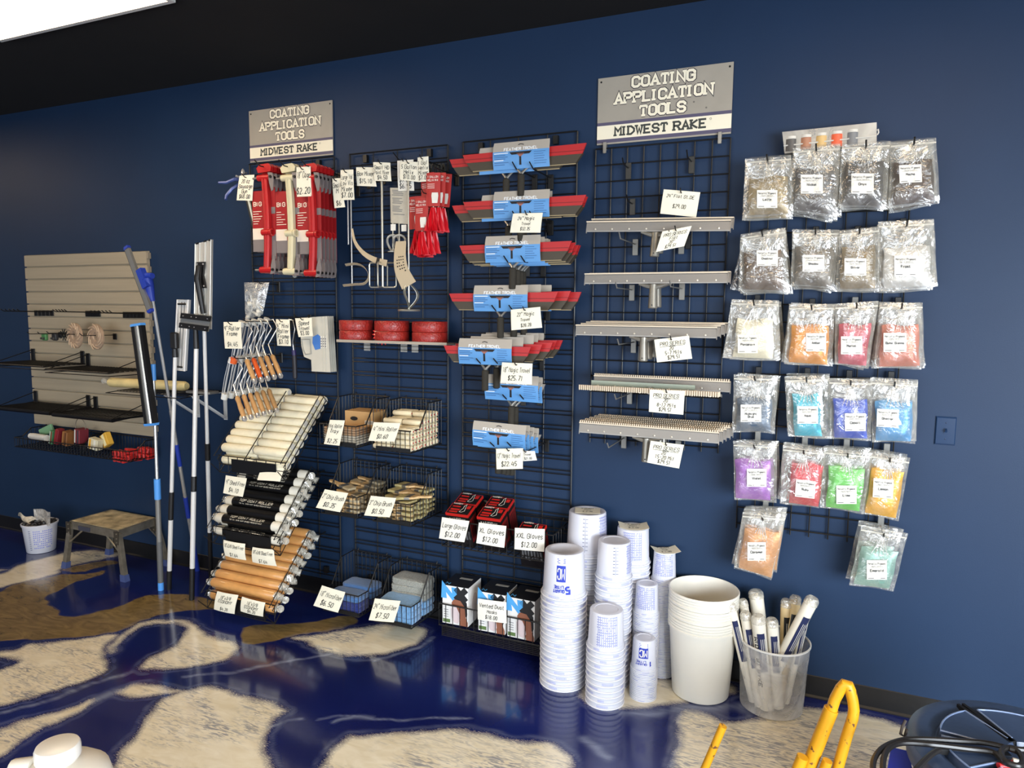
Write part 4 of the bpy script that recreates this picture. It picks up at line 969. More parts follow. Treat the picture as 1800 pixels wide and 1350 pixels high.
# top: white nine inch covers in two columns, two deep
t, P, n, s = sloped_basket('b', 'upper sloped wire basket of white roller covers', -.40, -2.035, -1.565, .80, .095, .37, .37, BLACK)
w0 = cover_mesh(.222, .0255, WRP, 'roller_cover', 'white roller cover at the foot of the left column in the upper basket', 'white roller covers', core=(205, 200, 188))
S = s.length; used = False
for col in (0, 1):
    for lay in (0, 1):
        for k in range(10-lay):
            q = P(-2.035+.118+.235*col, 0, 0)+s.normalized()*(.068+.0507*k+.05*lay)+n*(.029+.049*lay)
            if k == 8 and lay == 1 and col == 1: continue
            side = ('left', 'right')[col]
            lab = 'white roller cover lying in the top layer of the %s column' % side if lay else 'white roller cover in the under layer of the %s column' % side
            if k == 0 and lay: lab = 'white roller cover at the foot of the %s column in the upper basket' % side
            g = 'white covers, %s column, %s layer' % (side, ('under', 'top')[lay])
            rot = (random.uniform(0, 6), random.uniform(-.03, .03), random.uniform(-.03, .03))
            if not used: w0.location = q; w0['label'] = lab; w0['group'] = g; used = True
            else: dup(w0, q, rot, lab, g)
for x in (-1.80,): tag(MB().tube([P(x, 0, .0)+V(0, -.003, .105), P(x, .06, .108), P(x, .98, .108)], .0028, 6).build('divider_wire', BLACK, off=P(x, .5, .09)), 'thin black wire dividing the two columns of white roller covers', 'wire')
# middle: black top coat rollers
t, P, n, s = sloped_basket('b', 'middle sloped wire basket of black sleeved rollers', -.455, -2.04, -1.565, .405, .10, .34, .36, BLACK)
k0 = cover_mesh(.452, .0265, mat('white_foam', (214, 208, 192), .6), 'topcoat_roller', 'x', 'x', core=(26, 26, 28), band=mat('black_sleeve', (18, 17, 17), .28), ends=True); used = False
for lay in (0, 1):
    for k in range(8-lay):
        q = P(-1.8025, 0, 0)+s.normalized()*(.07+.0545*k+.052*lay)+n*(.030+.05*lay)
        lab = 'black sleeved roller at the front of the middle sloped basket, sleeve lettering upright' if (lay and k == 0) else ('black sleeved roller farther up in the top layer' if lay else 'black sleeved roller in the under layer of the middle basket')
        g = 'black sleeved rollers, %s layer' % ('under', 'top')[lay]
        rot = (0 if k == 0 else random.choice([0, .5, 2.9, 3.3, .25]), 0, random.uniform(-.015, .015))
        if not used: k0.location = q; k0['label'] = lab; k0['group'] = g; used = True
        else: dup(k0, q, rot, lab, g)
# lower: tan economy covers
t, P, n, s = sloped_basket('b', 'lower sloped wire basket of tan wrapped roller covers', -.51, -2.045, -1.565, .05, .10, .36, .345, BLACK)
TAN = mat('tan_nap', (206, 150, 88), .28, noise=.1, nscale=20, bump=.6, bscale=28, coat=.5)
e0 = cover_mesh(.455, .0265, TAN, 'economy_roller_cover', 'x', 'x', core=(180, 170, 150), ends=True); used = False
for lay in (0, 1):
    for k in range(9-lay):
        q = P(-1.805, 0, 0)+s.normalized()*(.07+.0535*k+.05*lay)+n*(.030+.048*lay)
        lab = 'tan wrapped roller cover nearest the economy cards' if (lay and k == 0) else ('tan wrapped roller cover farther up in the top layer' if lay else 'tan wrapped roller cover in the under layer')
        g = 'tan roller covers, %s layer' % ('under', 'top')[lay]
        rot = (random.uniform(0, 6), 0, random.uniform(-.012, .012))
        if not used: e0.location = q; e0['label'] = lab; e0['group'] = g; used = True
        else: dup(e0, q, rot, lab, g)

# ============================================================ mixers on the second panel
ZN = mat('pale_zinc', (196, 192, 176), .28, .75); KRAFT = mat('kraft_tag', (186, 168, 138), .7)
def rod(px, y0, y1, Y, r=.005): a, b = at(px, y0, Y), at(px, y1, Y); return a, V(a.x, Y, b.z)
a_, b_ = rod(671, 300, 505, -.2, .006)
t = thing('box_mixer', 'pale metal box mixer with two square wire loops on a rod', 'mixer', a_)
MB().cyl(a_, b_, .0065, 10).build('shaft', ZN, t, True)
for r_ in (0, PI/2):
    w_ = .072; z0, z1 = b_.z, b_.z+.125; d = V(math.cos(r_+.25), math.sin(r_+.25), 0)
    pts = []
    for sx, sz, a0 in ((1, 1, 0), (-1, 1, PI/2), (-1, -1, PI), (1, -1, 1.5*PI)):
        for k in range(4):
            an = a0+PI/2*k/3; pts.append(V(b_.x, b_.y, (z0+z1)/2)+d*(sx*(w_-.012)+.012*math.cos(an))+V(0, 0, sz*((z1-z0)/2-.012)+.012*math.sin(an)))
    MB().tube(pts, .004, 8, True).build('wire_loop', ZN, t, True)
def strip(name, label, px, Y, w_, m, dirx=True, cat='tag', th=.0008, marks=False):
    P = [at(x, y, yy) for (x, y), yy in zip(px, Y)]; n = len(P)-1
    def f(u, v):
        s = min(int(u*n), n-1); k = u*n-s
        p0, p1, p2, p3 = P[max(s-1, 0)], P[s], P[s+1], P[min(s+2, n)]
        q = .5*((2*p1)+(p2-p0)*k+(2*p0-5*p1+4*p2-p3)*k*k+(3*p1-p0-3*p2+p3)*k**3)
        return q
    def g(u, v):
        q = f(u, v); e = .002; tn = (f(min(u+e, 1), 0)-f(max(u-e, 0), 0)).normalized()
        wv = tn.cross(V(0, -1, 0)); wv = wv.normalized() if wv.length > .1 else V(0, 0, 1)
        if not dirx: wv = V(.35, -.75, .3).normalized()
        ww = w_(u) if callable(w_) else w_
        return q+wv*((v-.5)*ww), tn.cross(wv).normalized()
    t = thing(name, label, cat, P[0])
    MB().shell(g, 20, 2, th).build('sheet', m, t, True)
    return t, g
t, g = strip('paper_tag', 'curled kraft tag bending into a C left of the box mixer', [(607, 466), (625, 464), (640, 470), (648, 485), (641, 498), (622, 500), (603, 502)], [-.22, -.22, -.225, -.23, -.235, -.24, -.25], .03, KRAFT, False)
t, g = strip('paper_tag', 'long kraft tag curving down from the low mixer to the box mixer head', [(619, 402), (624, 425), (638, 444), (657, 456), (680, 463)], [-.2, -.21, -.22, -.225, -.23], lambda u: .012+.022*u, KRAFT)
MB().shell(lambda u, v: (g(.80+.05*u, v)[0]+g(.82, v)[1]*-.001, g(.82, v)[1]), 2, 1, .0006).build('black_band', INK, t)
for px, y0, y1, lab in ((611.5, 350, 430, 'thin grey mixer rod hanging left of the box mixer'), (617, 350, 500, 'longer thin mixer rod hanging beside the left edge of the second panel')):
    a_, b_ = rod(px, y0, y1, -.19); t = thing('drill_mixer', lab, 'mixer', a_)
    MB().cyl(a_, b_, .004, 8).build('shaft', CHR, t, True); MB().cyl(a_+V(0, 0, -.005), a_+V(0, 0, .03), .006, 6).build('shank', CHR, t)
# helix mixer with kraft tag
a_, b_ = rod(717.5, 300, 545, -.22)
t = thing('helix_mixer', 'long helix mixer with a ring shaped head and flat base disc', 'mixer', a_)
MB().cyl(a_, b_, .005, 10).build('shaft', ZN, t, True)
for s in (0, 1):
    def hel(u, v, s=s):
        an = s*PI+u*PI*.9-.3; rr = .052*math.sin(PI*(.08+.92*u))+.004; c = b_+V(0, 0, .125*(1-u)+.004)
        d = V(math.cos(an*.35+s*PI), math.sin(an*.35+s*PI)*.5, 0)
        return c+d*(rr-.004)+V(0, 1, 0)*(v-.5)*.02+d*0, d
    MB().shell(hel, 16, 2, .004).build('helix_blade', ZN, t, True)
MB().lathe([(.0005, .004), (.055, .004), (.058, 0), (.055, -.006), (.0005, -.006)], 24, b_).build('base_disc', ZN, t, True)
t, g = strip('paper_tag', 'wide printed kraft tag hanging in front of the helix mixer shaft', [(705, 424), (703, 450), (706, 475), (719, 502)], [-.228, -.24, -.245, -.235], lambda u: .06+.03*u, KRAFT)
a = MB()
for r_ in range(6):
    for c_ in range(4):
        u = .34+.07*r_; v = .2+.16*c_
        q = g(u, v); e = g(u+.03, v+.1)
        p0, p1 = q[0], g(u, v+.1)[0]; p2, p3 = g(u+.028, v+.1)[0], g(u+.028, v)[0]; o = V(0, -.0012, 0)
        if random.random() < .75: a.add([p0+o, p1+o, p2+o, p3+o], [(0, 1, 2, 3)])
a.build('print', INK, t)
# bagged instruction pack and two ring mixers
f = quad_fn([(686, 330), (716, 331), (716.5, 394), (687, 392)], -.19)
t = thing('instruction_pack', 'grey printed instruction pack hanging behind the helix mixer card', 'pack', f.P[0])
MB().shell(lambda u, v: (f(u, v, .004*math.sin(PI*u)), f.n), 4, 4, .003).build('sheet', mat('pack_grey', (186, 178, 160), .35, noise=.08), t)
a = MB()
for k in range(16):
    if k % 5 == 4: continue
    u0 = .1+random.uniform(0, .1); a.ribbon([(u0, .93-.045*k), (u0+random.uniform(.4, .7), .93-.045*k)], .018, lambda u, v: f(u, v, .0055))
a.build('print', mat('print_grey', (110, 110, 112), .6), t)
for u in (.02, .66): MB().box(f(u, -.02)-V(0, .004, .035), f(u+.28, -.02)+V(0, .001, 0)).build('barcode_sticker', WCARD, t)
for px in (691, 702):
    c = at(px, 427, -.19); t = thing('helix_mixer', 'small grey ring mixer, %s of the pair under the instruction pack' % ('left' if px < 695 else 'right'), 'mixer', c)
    MB().tube([c+V(.033*math.cos(an), .01*math.sin(2*an), .04*math.sin(an)) for an in np.linspace(0, 2*PI, 20)[:-1]], .006, 6, True).build('ring_blade', mat('grey_blade', (170, 166, 156), .4, .4), t, True)
    MB().cyl(c+V(0, 0, .1), c+V(0, 0, -.045), .004, 8).build('shaft', ZN, t, True)
    MB().lathe([(.0005, 0), (.028, 0), (.028, -.005), (.0005, -.005)], 16, c+V(0, 0, -.042)).build('base_disc', mat('grey_blade', (170, 166, 156), .4, .4), t)
# red packaged mixers
REDP = mat('mixer_red', (205, 22, 34), .35); REDK = mat('package_red', (172, 44, 40), .45, noise=.06)
def red_mixer(label, group):
    t = thing('packaged_mixer', label, 'mixer', (0, 0, 0), local=True, group=group)
    hc = MB().shell(lambda u, v: (V((u-.5)*.075, -.004*math.sin(PI*u), -.01-.16*(1-v)), V(0, -1, 0)), 4, 2, .0015).build('header_card', REDK, t, local=True)
    f = lambda u, v: V(u, -.0065, v)
    b = MB(); text(b, '1 GALLON', f, 0, -.03, .009, width=.055, stroke=1.3); text(b, 'HELIX MIX', f, 0, -.046, .009, width=.055, stroke=1.3)
    for k in range(3): b.ribbon([(-.028, -.065-.009*k), (.01, -.065-.009*k)], .003, f)
    b.build('lettering', mat('print_cream', (226, 200, 190), .5), hc, local=True)
    MB().loft([[V(x, y, z) for x, z in ((-.004, -.105), (.028, -.105), (.03, -.12), (.026, -.155), (-.002, -.155), (-.006, -.12))] for y in (-.0066, -.0054)], True).build('white_badge', WCARD, hc, local=True)
    MB().lathe([(.005, -.0072), (.009, -.0072)], 10, (.012, 0, -.13), 'y').build('badge_ring', INK, t, local=True) if 0 else None
    MB().cyl((0, .004, -.02), (0, .004, -.19), .0035, 8).build('shaft', ZN, t, local=True)
    for k in range(7):
        an = 2*PI*k/7
        def fin(u, v, an=an):
            z = -.175-.115*v; r = .006+(.032*v+.006)*u; a2 = an+.9*v+.25*u
            return V(r*math.cos(a2), .004+r*math.sin(a2), z), V(-math.sin(a2), math.cos(a2), 0)
        MB().shell(fin, 2, 6, .0018).build('fin', REDP, t, True, local=True)
    MB().lathe([(.0005, 0), (.008, 0), (.012, -.11), (.0005, -.11)], 10, (0, .004, -.175)).build('hub', REDP, t, True, local=True)
    return t
rm = red_mixer('x', 'packaged red mixers'); n0 = 0
for i, (px, py, Y, rz, ry) in enumerate(((751, 300, -.2, 0, -.03), (762, 300, -.23, .1, .02), (773, 300, -.21, -.1, .06), (783, 302, -.17, 0, .09), (768, 305, -.15, 0, .03), (729, 342, -.19, .1, -.05), (741, 344, -.225, 0, .0), (754, 343, -.2, -.1, .03), (766, 341, -.17, 0, .07), (747, 350, -.14, 0, 0))):
    lab = ['leftmost red mixer card of the upper bunch', 'red mixer in front of the upper bunch', 'red mixer right of the front one in the upper bunch', 'red mixer at the right edge of the upper bunch', 'red mixer hidden behind the upper bunch', 'leftmost red mixer of the lower bunch', 'red mixer in front of the lower bunch', 'red mixer right of the front one in the lower bunch', 'rightmost red mixer of the lower bunch', 'red mixer hidden behind the lower bunch'][i]
    p = at(px, py, Y)
    if i == 0: rm.location = p; rm.rotation_euler = (0, ry, rz); rm['label'] = lab
    else: dup(rm, p, (0, ry, rz), lab)
for px, py, lab in ((768, 296, 'upper'), (748, 340, 'lower')):
    p = at(px, py, -.24)
    h = thing('peg_hook', 'black hook holding the %s bunch of red mixers' % lab, 'hook', (p.x, -.03, p.z)); MB().rbox((p.x-.012, -.034, p.z-.05), (p.x+.012, -.026, p.z+.012), .002).build('backplate', BLACK, h)
    MB().tube([(p.x, -.03, p.z), (p.x, -.26, p.z), (p.x, -.28, p.z+.016)], .003, 6).build('prong', BLACK, h)
for px in (757, 763, 769, 775, 781):
    p = at(px, 290, -.05); h = thing('cable_clip', 'grey looped clip in the row behind the red mixers', 'clip', p, group='grey looped clips behind the red mixers')
    MB().tube([p+V(.01*math.cos(a), -.01, -.03+.035*math.sin(a)) for a in np.linspace(0, 2*PI, 12)[:-1]], .0035, 5, True).build('loop', mat('clip_grey', (60, 62, 60), .5), h)
p0, p1 = at(691, 268, -.04), at(720, 284, -.1)
tag(MB().tube([p0, p0.lerp(p1, .4)-V(0, .01, .02), p0.lerp(p1, .8)-V(0, .02, .012), p1], .0028, 6).build('black_wire', BLACK, off=p0), 'thin black wire curving down to the white mixer card', 'wire')

# red tape rolls on a narrow shelf
z0 = at(692, 602, -.2).z; xL, xR = at(595, 601, -.2).x, at(788, 603, -.2).x
t = thing('tape_shelf', 'clear narrow shelf carrying the red tape rolls', 'shelf', (xL, -.02, z0))
cl = film('clear_acrylic', (190, 186, 176), .45, .08, .05, 4, .12)
MB().box((xL, -.215, z0-.004), (xR, -.02, z0)).build('plate', cl, t)
MB().box((xL, -.218, z0-.006), (xR, -.2155, z0+.008)).build('front_lip', mat('shelf_lip', (168, 156, 140), .3), t)
for x in (xL+.06, xL+.30, xL+.37, xR-.05):
    b = MB().box((x-.02, -.1, z0-.008), (x+.02, -.02, z0-.005)); b.box((x-.02, -.026, z0-.06), (x+.02, -.022, z0-.005)); b.build('bracket', cl, t)
TAPE = mat('tape_red', (158, 40, 32), .38, noise=.25, nscale=60, bump=1., bscale=110, coat=.15)
tp = None
for c_ in range(3):
    px = (627.5, 690, 756.5)[c_]; w_ = (57, 58, 60)[c_]
    p = at(px, 600, -.115); x0_, x1_ = at(px-w_/2, 595, -.115).x, at(px+w_/2, 595, -.115).x; R0 = .088
    for l_ in range(2):
        lab = '%s red tape roll of the %s pair on the clear shelf' % (('lower', 'upper')[l_], ('left', 'middle', 'right')[c_])
        loc = V((x0_+x1_)/2, -.118, z0+.0275+.0555*l_)
        if tp is None:
            tp = thing('tape_roll', lab, 'tape roll', loc, local=True, group='red tape rolls'); R0 = .092
            MB().lathe([(.04, -.027), (R0-.003, -.027), (R0, -.023), (R0, .023), (R0-.003, .027), (.04, .027), (.04, -.027)], 36).build('tape', TAPE, tp, True, local=True)
            MB().lathe([(.038, -.0265), (.0405, -.0265), (.0405, .0265), (.038, .0265), (.038, -.0265)], 24).build('core', KRAFT, tp, True, local=True)
        else: dup(tp, loc, (0, 0, random.uniform(0, 6)), lab)

# wire baskets of the second panel: three rows of two
rows = [(1.0, 1.11, 1.235), (.625, .735, .86), (.085, .20, .325)]
names = [('mini trays and a brown box', 'white mini rollers'), ('two inch chip brushes', 'three inch chip brushes'), ('dark and mid blue microfiber pads', 'light blue and grey microfiber pads')]
BK = {}
for r_, (zb_, zf_, zk_) in enumerate(rows):
    for c_, (xa, xb) in enumerate(((-1.405, -1.15), (-1.075, -.825))):
        BK[r_, c_] = (xa, xb, zb_)
        mesh_basket('wire_basket', 'black wire basket of %s' % names[r_][c_], xa, xb, -.03, -.325, zb_, zf_, zk_, BLACK, plate=(.1, .004, .9, .022), taper=.012)
# row 1 left
xa, xb, zb_ = BK[0, 0]
cx = (xa+xb)/2+.025
CB = mat('cardboard', (186, 148, 98), .7, noise=.06, nscale=12)
t = thing('cardboard_box', 'brown cardboard box at the back of the mini tray basket', 'box', (cx, -.11, zb_+.04))
MB().box((cx-.09, -.175, zb_+.075), (cx+.10, -.05, zb_+.165)).build('carton', CB, t)
MB().box((cx-.09, -.1155, zb_+.165), (cx+.10, -.1095, zb_+.1662)).build('seam', mat('cardboard_dark', (140, 104, 62), .7), t)
q = V(cx-.03, -.176, zb_+.125)
MB().loft([[q+V(.024*math.cos(a), y, .011*math.sin(a)) for a in np.linspace(0, 2*PI, 18)[:-1]] for y in (-.0012, 0)], True).build('oval_mark', INK, t)
MB().box((cx+.04, -.1765, zb_+.098), (cx+.095, -.175, zb_+.118)).build('barcode_sticker', WCARD, t)
b = MB()
for k in range(10): b.box((cx+.044+.0048*k, -.177, zb_+.10), (cx+.046+.0048*k, -.1765, zb_+.116))
b.build('barcode_print', INK, t)
MB().box((cx-.09, -.175, zb_+.004), (cx+.10, -.05, zb_+.074)) if 0 else None
tr = None
for k in range(7):
    loc = V((xa+xb)/2+random.uniform(-.004, .004), -.20, zb_+.006+.0125*k)
    lab = 'thin tan tray on top of the stack behind the $2.25 card' if k == 6 else 'thin tray in the stack behind the $2.25 card'
    m = mat('tray_tan', (196, 160, 124), .5) if k >= 4 else mat('tray_pale', (206, 196, 176), .45)
    if k in (0, 4):
        tr = thing('mini_tray', lab, 'paint tray', loc, local=True, group='mini trays stacked in the basket')
        MB().loft([[V(x*k_, y*k_, z) for x, y in ((-.105, -.11), (.105, -.11), (.105, .115), (-.105, .115))] for z, k_ in ((0, .93), (.011, 1), (.0115, .97), (.003, .9))], True).build('tray', m, tr, local=True)
    else: dup(tr, loc, None, lab)
    if k == 6: pass
# row 1 right: mini rollers
xa, xb, zb_ = BK[0, 1]; MN = mat('mini_nap', (226, 212, 178), .6, noise=.07, nscale=40, bump=.3, bscale=80)
mr_ = None
for ry in range(9):
    for lz in range(4+ry//3):
        for cx_ in (0, 1):
            top = lz == 3+ry//3
            lab = 'white mini roller on top of the heap, %s column' % ('left', 'right')[cx_] if top else 'white mini roller inside the heap, %s column' % ('left', 'right')[cx_]
            g = 'mini rollers, %s, %s column' % ('top' if top else 'inside', ('left', 'right')[cx_])
            loc = V(xa+.068+.118*cx_+random.uniform(-.004, .004), -.302+.0305*ry+random.uniform(-.002, .002), zb_+.018+.0295*lz)
            if mr_ is None:
                mr_ = thing('mini_roller', lab, 'mini roller', loc, local=True, group=g)
                MB().lathe([(.004, -.056), (.010, -.056), (.0145, -.050), (.0145, .050), (.010, .056), (.004, .056)], 10, (0, 0, 0), 'x').build('nap', MN, mr_, True, local=True)
                MB().lathe([(.0005, .0568), (.0045, .0568), (.0045, .055)], 8, (0, 0, 0), 'x').build('red_tip', mat('tip_red', (196, 44, 36), .5), mr_, local=True)
            else: dup(mr_, loc, (random.uniform(0, 6), 0, random.uniform(-.06, .06)), lab, g)
# row 2: chip brushes
def brush(w_, bris, label, group):
    t = thing('chip_brush', label, 'paint brush', (0, 0, 0), local=True, group=group); h = w_/2
    pl = [(-.012, -h), (.012, -h*.9), (.03, -.011), (.085, -.013), (.10, -.006), (.10, .006), (.085, .013), (.03, .011), (.012, h*.9), (-.012, h)]
    MB().loft([[V(u, v, -.005*k) for u, v in pl] for k in (-1, 1)], True).build('handle', WOODB, t, local=True)
    MB().rbox((-.04, -h-.001, -.0062), (-.010, h+.001, .0062), .001).build('ferrule', mat('brush_tin', (150, 148, 140), .35, .8), t, local=True)
    rings = [[V(x, (h-.001)*k*c[0]+.0, .0055*k2*c[1]) for c in ((-1, -1), (-.5, -1), (0, -1), (.5, -1), (1, -1), (1, 1), (.5, 1), (0, 1), (-.5, 1), (-1, 1))] for x, k, k2 in ((-.04, 1, 1), (-.07, 1.03, 1.15), (-.088, 1.05, 1.25), (-.094, .98, .9))]
    MB().loft(rings, True).build('bristles', bris, t, local=True)
    return t
WOODB = mat('raw_wood', (206, 172, 122), .6, noise=.1, nscale=30)
B2 = mat('bristle_grey', (182, 166, 134), .8, noise=.3, nscale=90, stretch=(.2, 3, 3)); B3 = mat('bristle_olive', (186, 172, 120), .8, noise=.3, nscale=90, stretch=(.2, 3, 3))
for c_, (w_, bm_, ny, H_, big) in enumerate(((.05, B2, 5, (7, 7, 8, 9, 10), 'two'), (.074, B3, 3, (8, 10, 11), 'three'))):
    xa, xb, zb_ = BK[1, c_]; first_ = None
    for iy in range(ny):
        for k in range(H_[iy]):
            flip = (k+iy) % 2; top = k == H_[iy]-1
            loc = V((xa+xb)/2+(.012 if flip else -.012)+random.uniform(-.006, .006), -.30+w_/2+iy*(w_+.004), zb_+.012+.0135*k)
            lab = '%s inch chip brush lying on top of the %s stack' % (big, ('front', 'second', 'third', 'fourth', 'rearmost')[iy]) if top else '%s inch chip brush inside the %s stack' % (big, ('front', 'second', 'third', 'fourth', 'rearmost')[iy])
            g = '%s inch chip brushes in the %s stack' % (big, ('front', 'second', 'third', 'fourth', 'rearmost')[iy])
            rot = (0, random.uniform(-.03, .03) if not top else random.uniform(-.12, .06), (PI if flip else 0)+random.uniform(-.07, .07)+(random.uniform(-.3, .3) if top else 0))
            if first_ is None: first_ = brush(w_, bm_, lab, g); first_.location = loc; first_.rotation_euler = rot
            else: dup(first_, loc, rot, lab, g)
    p = V(xa+.05, -.2, zb_+.13) if c_ == 0 else V(xb-.03, -.26, zb_+.135)
    lab = 'chip brush sticking out to the left on top of the two inch heap' if c_ == 0 else 'chip brush sticking out to the right on top of the three inch heap'
    o = dup(first_, p, (0, -.1, PI*.92 if c_ == 0 else .1), lab)
    if 'group' in o: del o['group']
# row 3: microfiber pads
def pad(sx, sy, sz, m, label, group, pil=.25):
    t = thing('microfiber_pad', label, 'pad', (0, 0, 0), local=True, group=group)
    a = MB(); n = 14; rings = []
    for j, (kz, kr) in enumerate(((-.5, .90), (-.42, .97), (-.12, 1), (-.02, .985), (.02, .985), (.12, 1), (.42, .97), (.5, .90), (.52, .5))):
        ring = []
        for i in range(28):
            an = 2*PI*i/28; c, s = math.cos(an), math.sin(an); e = .28
            x = sx/2*math.copysign(abs(c)**e, c)*kr; y = sy/2*math.copysign(abs(s)**e, s)*kr
            ring.append(V(x, y, sz*kz+.002*math.sin(9*x/sx+j)+.002*math.sin(11*y/sy)))
        rings.append(ring)
    a.loft(rings, True).build('pad', m, t, True, local=True)
    return t
F1 = mat('fibre_blue', (66, 116, 176), .95, noise=.2, nscale=120, bump=.9, bscale=300, sheen=.5); F2 = mat('fibre_navy', (26, 44, 120), .95, noise=.2, nscale=120, bump=.9, bscale=300, sheen=.3)
F3 = mat('fibre_light', (112, 162, 208), .95, noise=.2, nscale=120, bump=.9, bscale=300, sheen=.5); F4 = mat('fibre_grey', (150, 150, 140), .95, noise=.35, nscale=140, bump=1., bscale=220, sheen=.4)
xa, xb, zb_ = BK[2, 0]; mx = (xa+xb)/2
for i, (m, y, z, lab) in enumerate(((F2, -.23, .018, 'navy microfiber pad at the bottom of the left front stack'), (F2, -.23, .046, 'navy microfiber pad second from the bottom of the left stack'), (F1, -.23, .078, 'mid blue microfiber pad on top of the left front stack'), (F2, -.11, .02, 'navy pad under the rear blue pads in the left basket'), (F1, -.11, .055, 'mid blue pad in the middle of the rear left stack'), (F1, -.11, .09, 'mid blue pad on top at the back of the left basket'))):
    o = pad(.205, .12, .030, m, lab, None); o.location = (mx+random.uniform(-.006, .006), y-.02, zb_+z); o.rotation_euler = (0, 0, random.uniform(-.04, .04))
o = MB().box((mx-.06, -.3135, zb_+.022), (mx+.03, -.3128, zb_+.032)); 
xa, xb, zb_ = BK[2, 1]; mx = (xa+xb)/2
for i, (m, y, z, lab) in enumerate(((F3, -.235, .02, 'light blue microfiber pad at the bottom front of the right basket'), (F3, -.235, .056, 'light blue microfiber pad in the middle of the right front stack'), (F3, -.235, .094, 'light blue microfiber pad on top, sloping toward the $7.50 card'), (F3, -.11, .022, 'light blue pad under the grey pads at the back'), (F3, -.11, .062, 'light blue pad just under the grey pads'), (F4, -.11, .10, 'lowest of the three grey microfiber pads'), (F4, -.105, .135, 'middle grey microfiber pad of the three'), (F4, -.105, .17, 'topmost grey microfiber pad on the folded stack'))):
    o = pad(.212, .13, .036, m, lab, None); o.location = (mx+random.uniform(-.005, .005), y-.015, zb_+z); o.rotation_euler = (.10 if 'sloping' in lab else 0, 0, random.uniform(-.05, .05))

# third panel: glove shelf basket and dust mask basket
X0, X1 = P3+.005, P3+.605
mesh_basket('wire_basket', 'wide black wire basket holding the red glove boxes', X0, X1, -.03, -.255, .525, .66, .665, BLACK, step=.04)
GB = mat('glove_black', (22, 19, 19), .4); GR = mat('glove_red', (190, 34, 28), .4)
def glove_box(label, group):
    t = thing('glove_box', label, 'glove box', (0, 0, 0), local=True, group=group); w_, d, h = .125, .085, .20
    ct = MB().box((-w_/2, 0, -h), (w_/2, d, 0)).build('carton', GB, t, local=True)
    MB().loft([[V(x, y, z) for x, y in ((-w_/2-.001, -.0012), (w_/2+.001, -.0012), (w_/2+.001, d+.001), (-w_/2-.001, d+.001))] for z in (-.013, .0012)], True).build('red_edge', GR, t, local=True)
    top = lambda u, v: V(u, v, .0024)
    MB().box((-w_/2+.003, .003, .0012), (w_/2-.003, d-.003, .002)).build('top_panel', GB, ct, local=True)
    b = MB()
    for u0, u1, v0, v1 in ((-.05, .0, .03, .042), (-.05, -.004, .012, .022), (.03, .05, .05, .075), (-.05, -.006, .056, .066)): b.box((u0, v0, .002), (u1, v1, .0026))
    b.build('red_print', GR, ct, local=True)
    b = MB(); text(b, 'HARDY', top, -.028, .084, .010, width=.05, stroke=1.4)
    b.ribbon([(.004, .02), (.014, .05), (.012, .07), (.02, .085), (.024, .06), (.03, .03), (.018, .018), (.004, .02)], .0025, top); b.build('white_print', WCARD, ct, local=True)
    b = MB(); text(b, 'HARDY', lambda u, v: V(u, -.0006, v), 0, -.036, .022, width=.085, stroke=1.6); b.build('lettering', WCARD, ct, local=True)
    b = MB()
    for k in range(7): b.box((-w_/2+.012+.016*k, -.0008, -.16+random.uniform(0, .02)), (-w_/2+.022+.016*k, 0, -.10))
    b.build('front_print', mat('print_grey', (110, 110, 112), .6), ct, local=True)
    MB().box((w_/2, .006, -h+.03), (w_/2+.0008, d-.004, -.035)).build('side_panel', mat('glove_dark_red', (120, 26, 24), .4), ct, local=True)
    b = MB()
    for k in range(5): b.box((w_/2+.0008, .014+.016*k, -h+.05), (w_/2+.0014, .020+.016*k, -.05))
    b.build('side_print', GB, ct, local=True)
    return t
gb = None
for px, py, py2, nm, two in ((781, 901, 1, 'left', True), (836, 908, 1, 'middle', True), (905, 936, 1, 'right', False)):
    for k in (range(2) if two else range(1)):
        l = at(px, py, -.25)+V(.07, .092*k, (.03 if k else 0))
        lab = 'red and black glove box behind the %s glove card' % nm if k == 0 else 'second glove box standing behind the %s front one' % nm
        if gb is None: gb = glove_box(lab, 'red and black glove boxes'); gb.location = l
        else: dup(gb, l, None, lab)
gf = [o for o in bpy.data.objects if o.name.startswith('glove_box')]
for o in gf: o.rotation_euler = (.36, 0, random.uniform(-.04, .04))
mesh_basket('wire_basket', 'wide low black wire basket holding the white dust mask boxes', X0-.02, X1-.02, -.03, -.25, .10, .215, .22, BLACK, step=.04)
t = thing('wire_shelf', 'black wire rack under the dust mask basket', 'shelf', (X0, -.03, .05)); a = MB()
for k in range(6): a.tube([(X0-.01, -.03, .04+.009*k), (X0-.01, -.235, .04+.009*k), (X1-.02, -.235, .04+.009*k), (X1-.02, -.03, .04+.009*k)], .0022, 5)
for k in range(20): a.cyl((X0+.6*k/19-.01, -.236, .036), (X0+.6*k/19-.01, -.236, .098), .0018, 5)
a.build('wire_mesh', BLACK, t)
for x in (X0+.05, X1-.1): MB().box((x-.015, -.05, .04), (x+.015, -.024, .13)).build('bracket', BLACK, t)
MW = mat('mask_box_white', (226, 224, 220), .4); MK = mat('mask_box_black', (30, 29, 30), .4); MBL = mat('mask_blue', (80, 160, 220), .4); SK = mat('print_skin', (140, 88, 66), .5); MS = mat('print_mask', (214, 196, 196), .5)
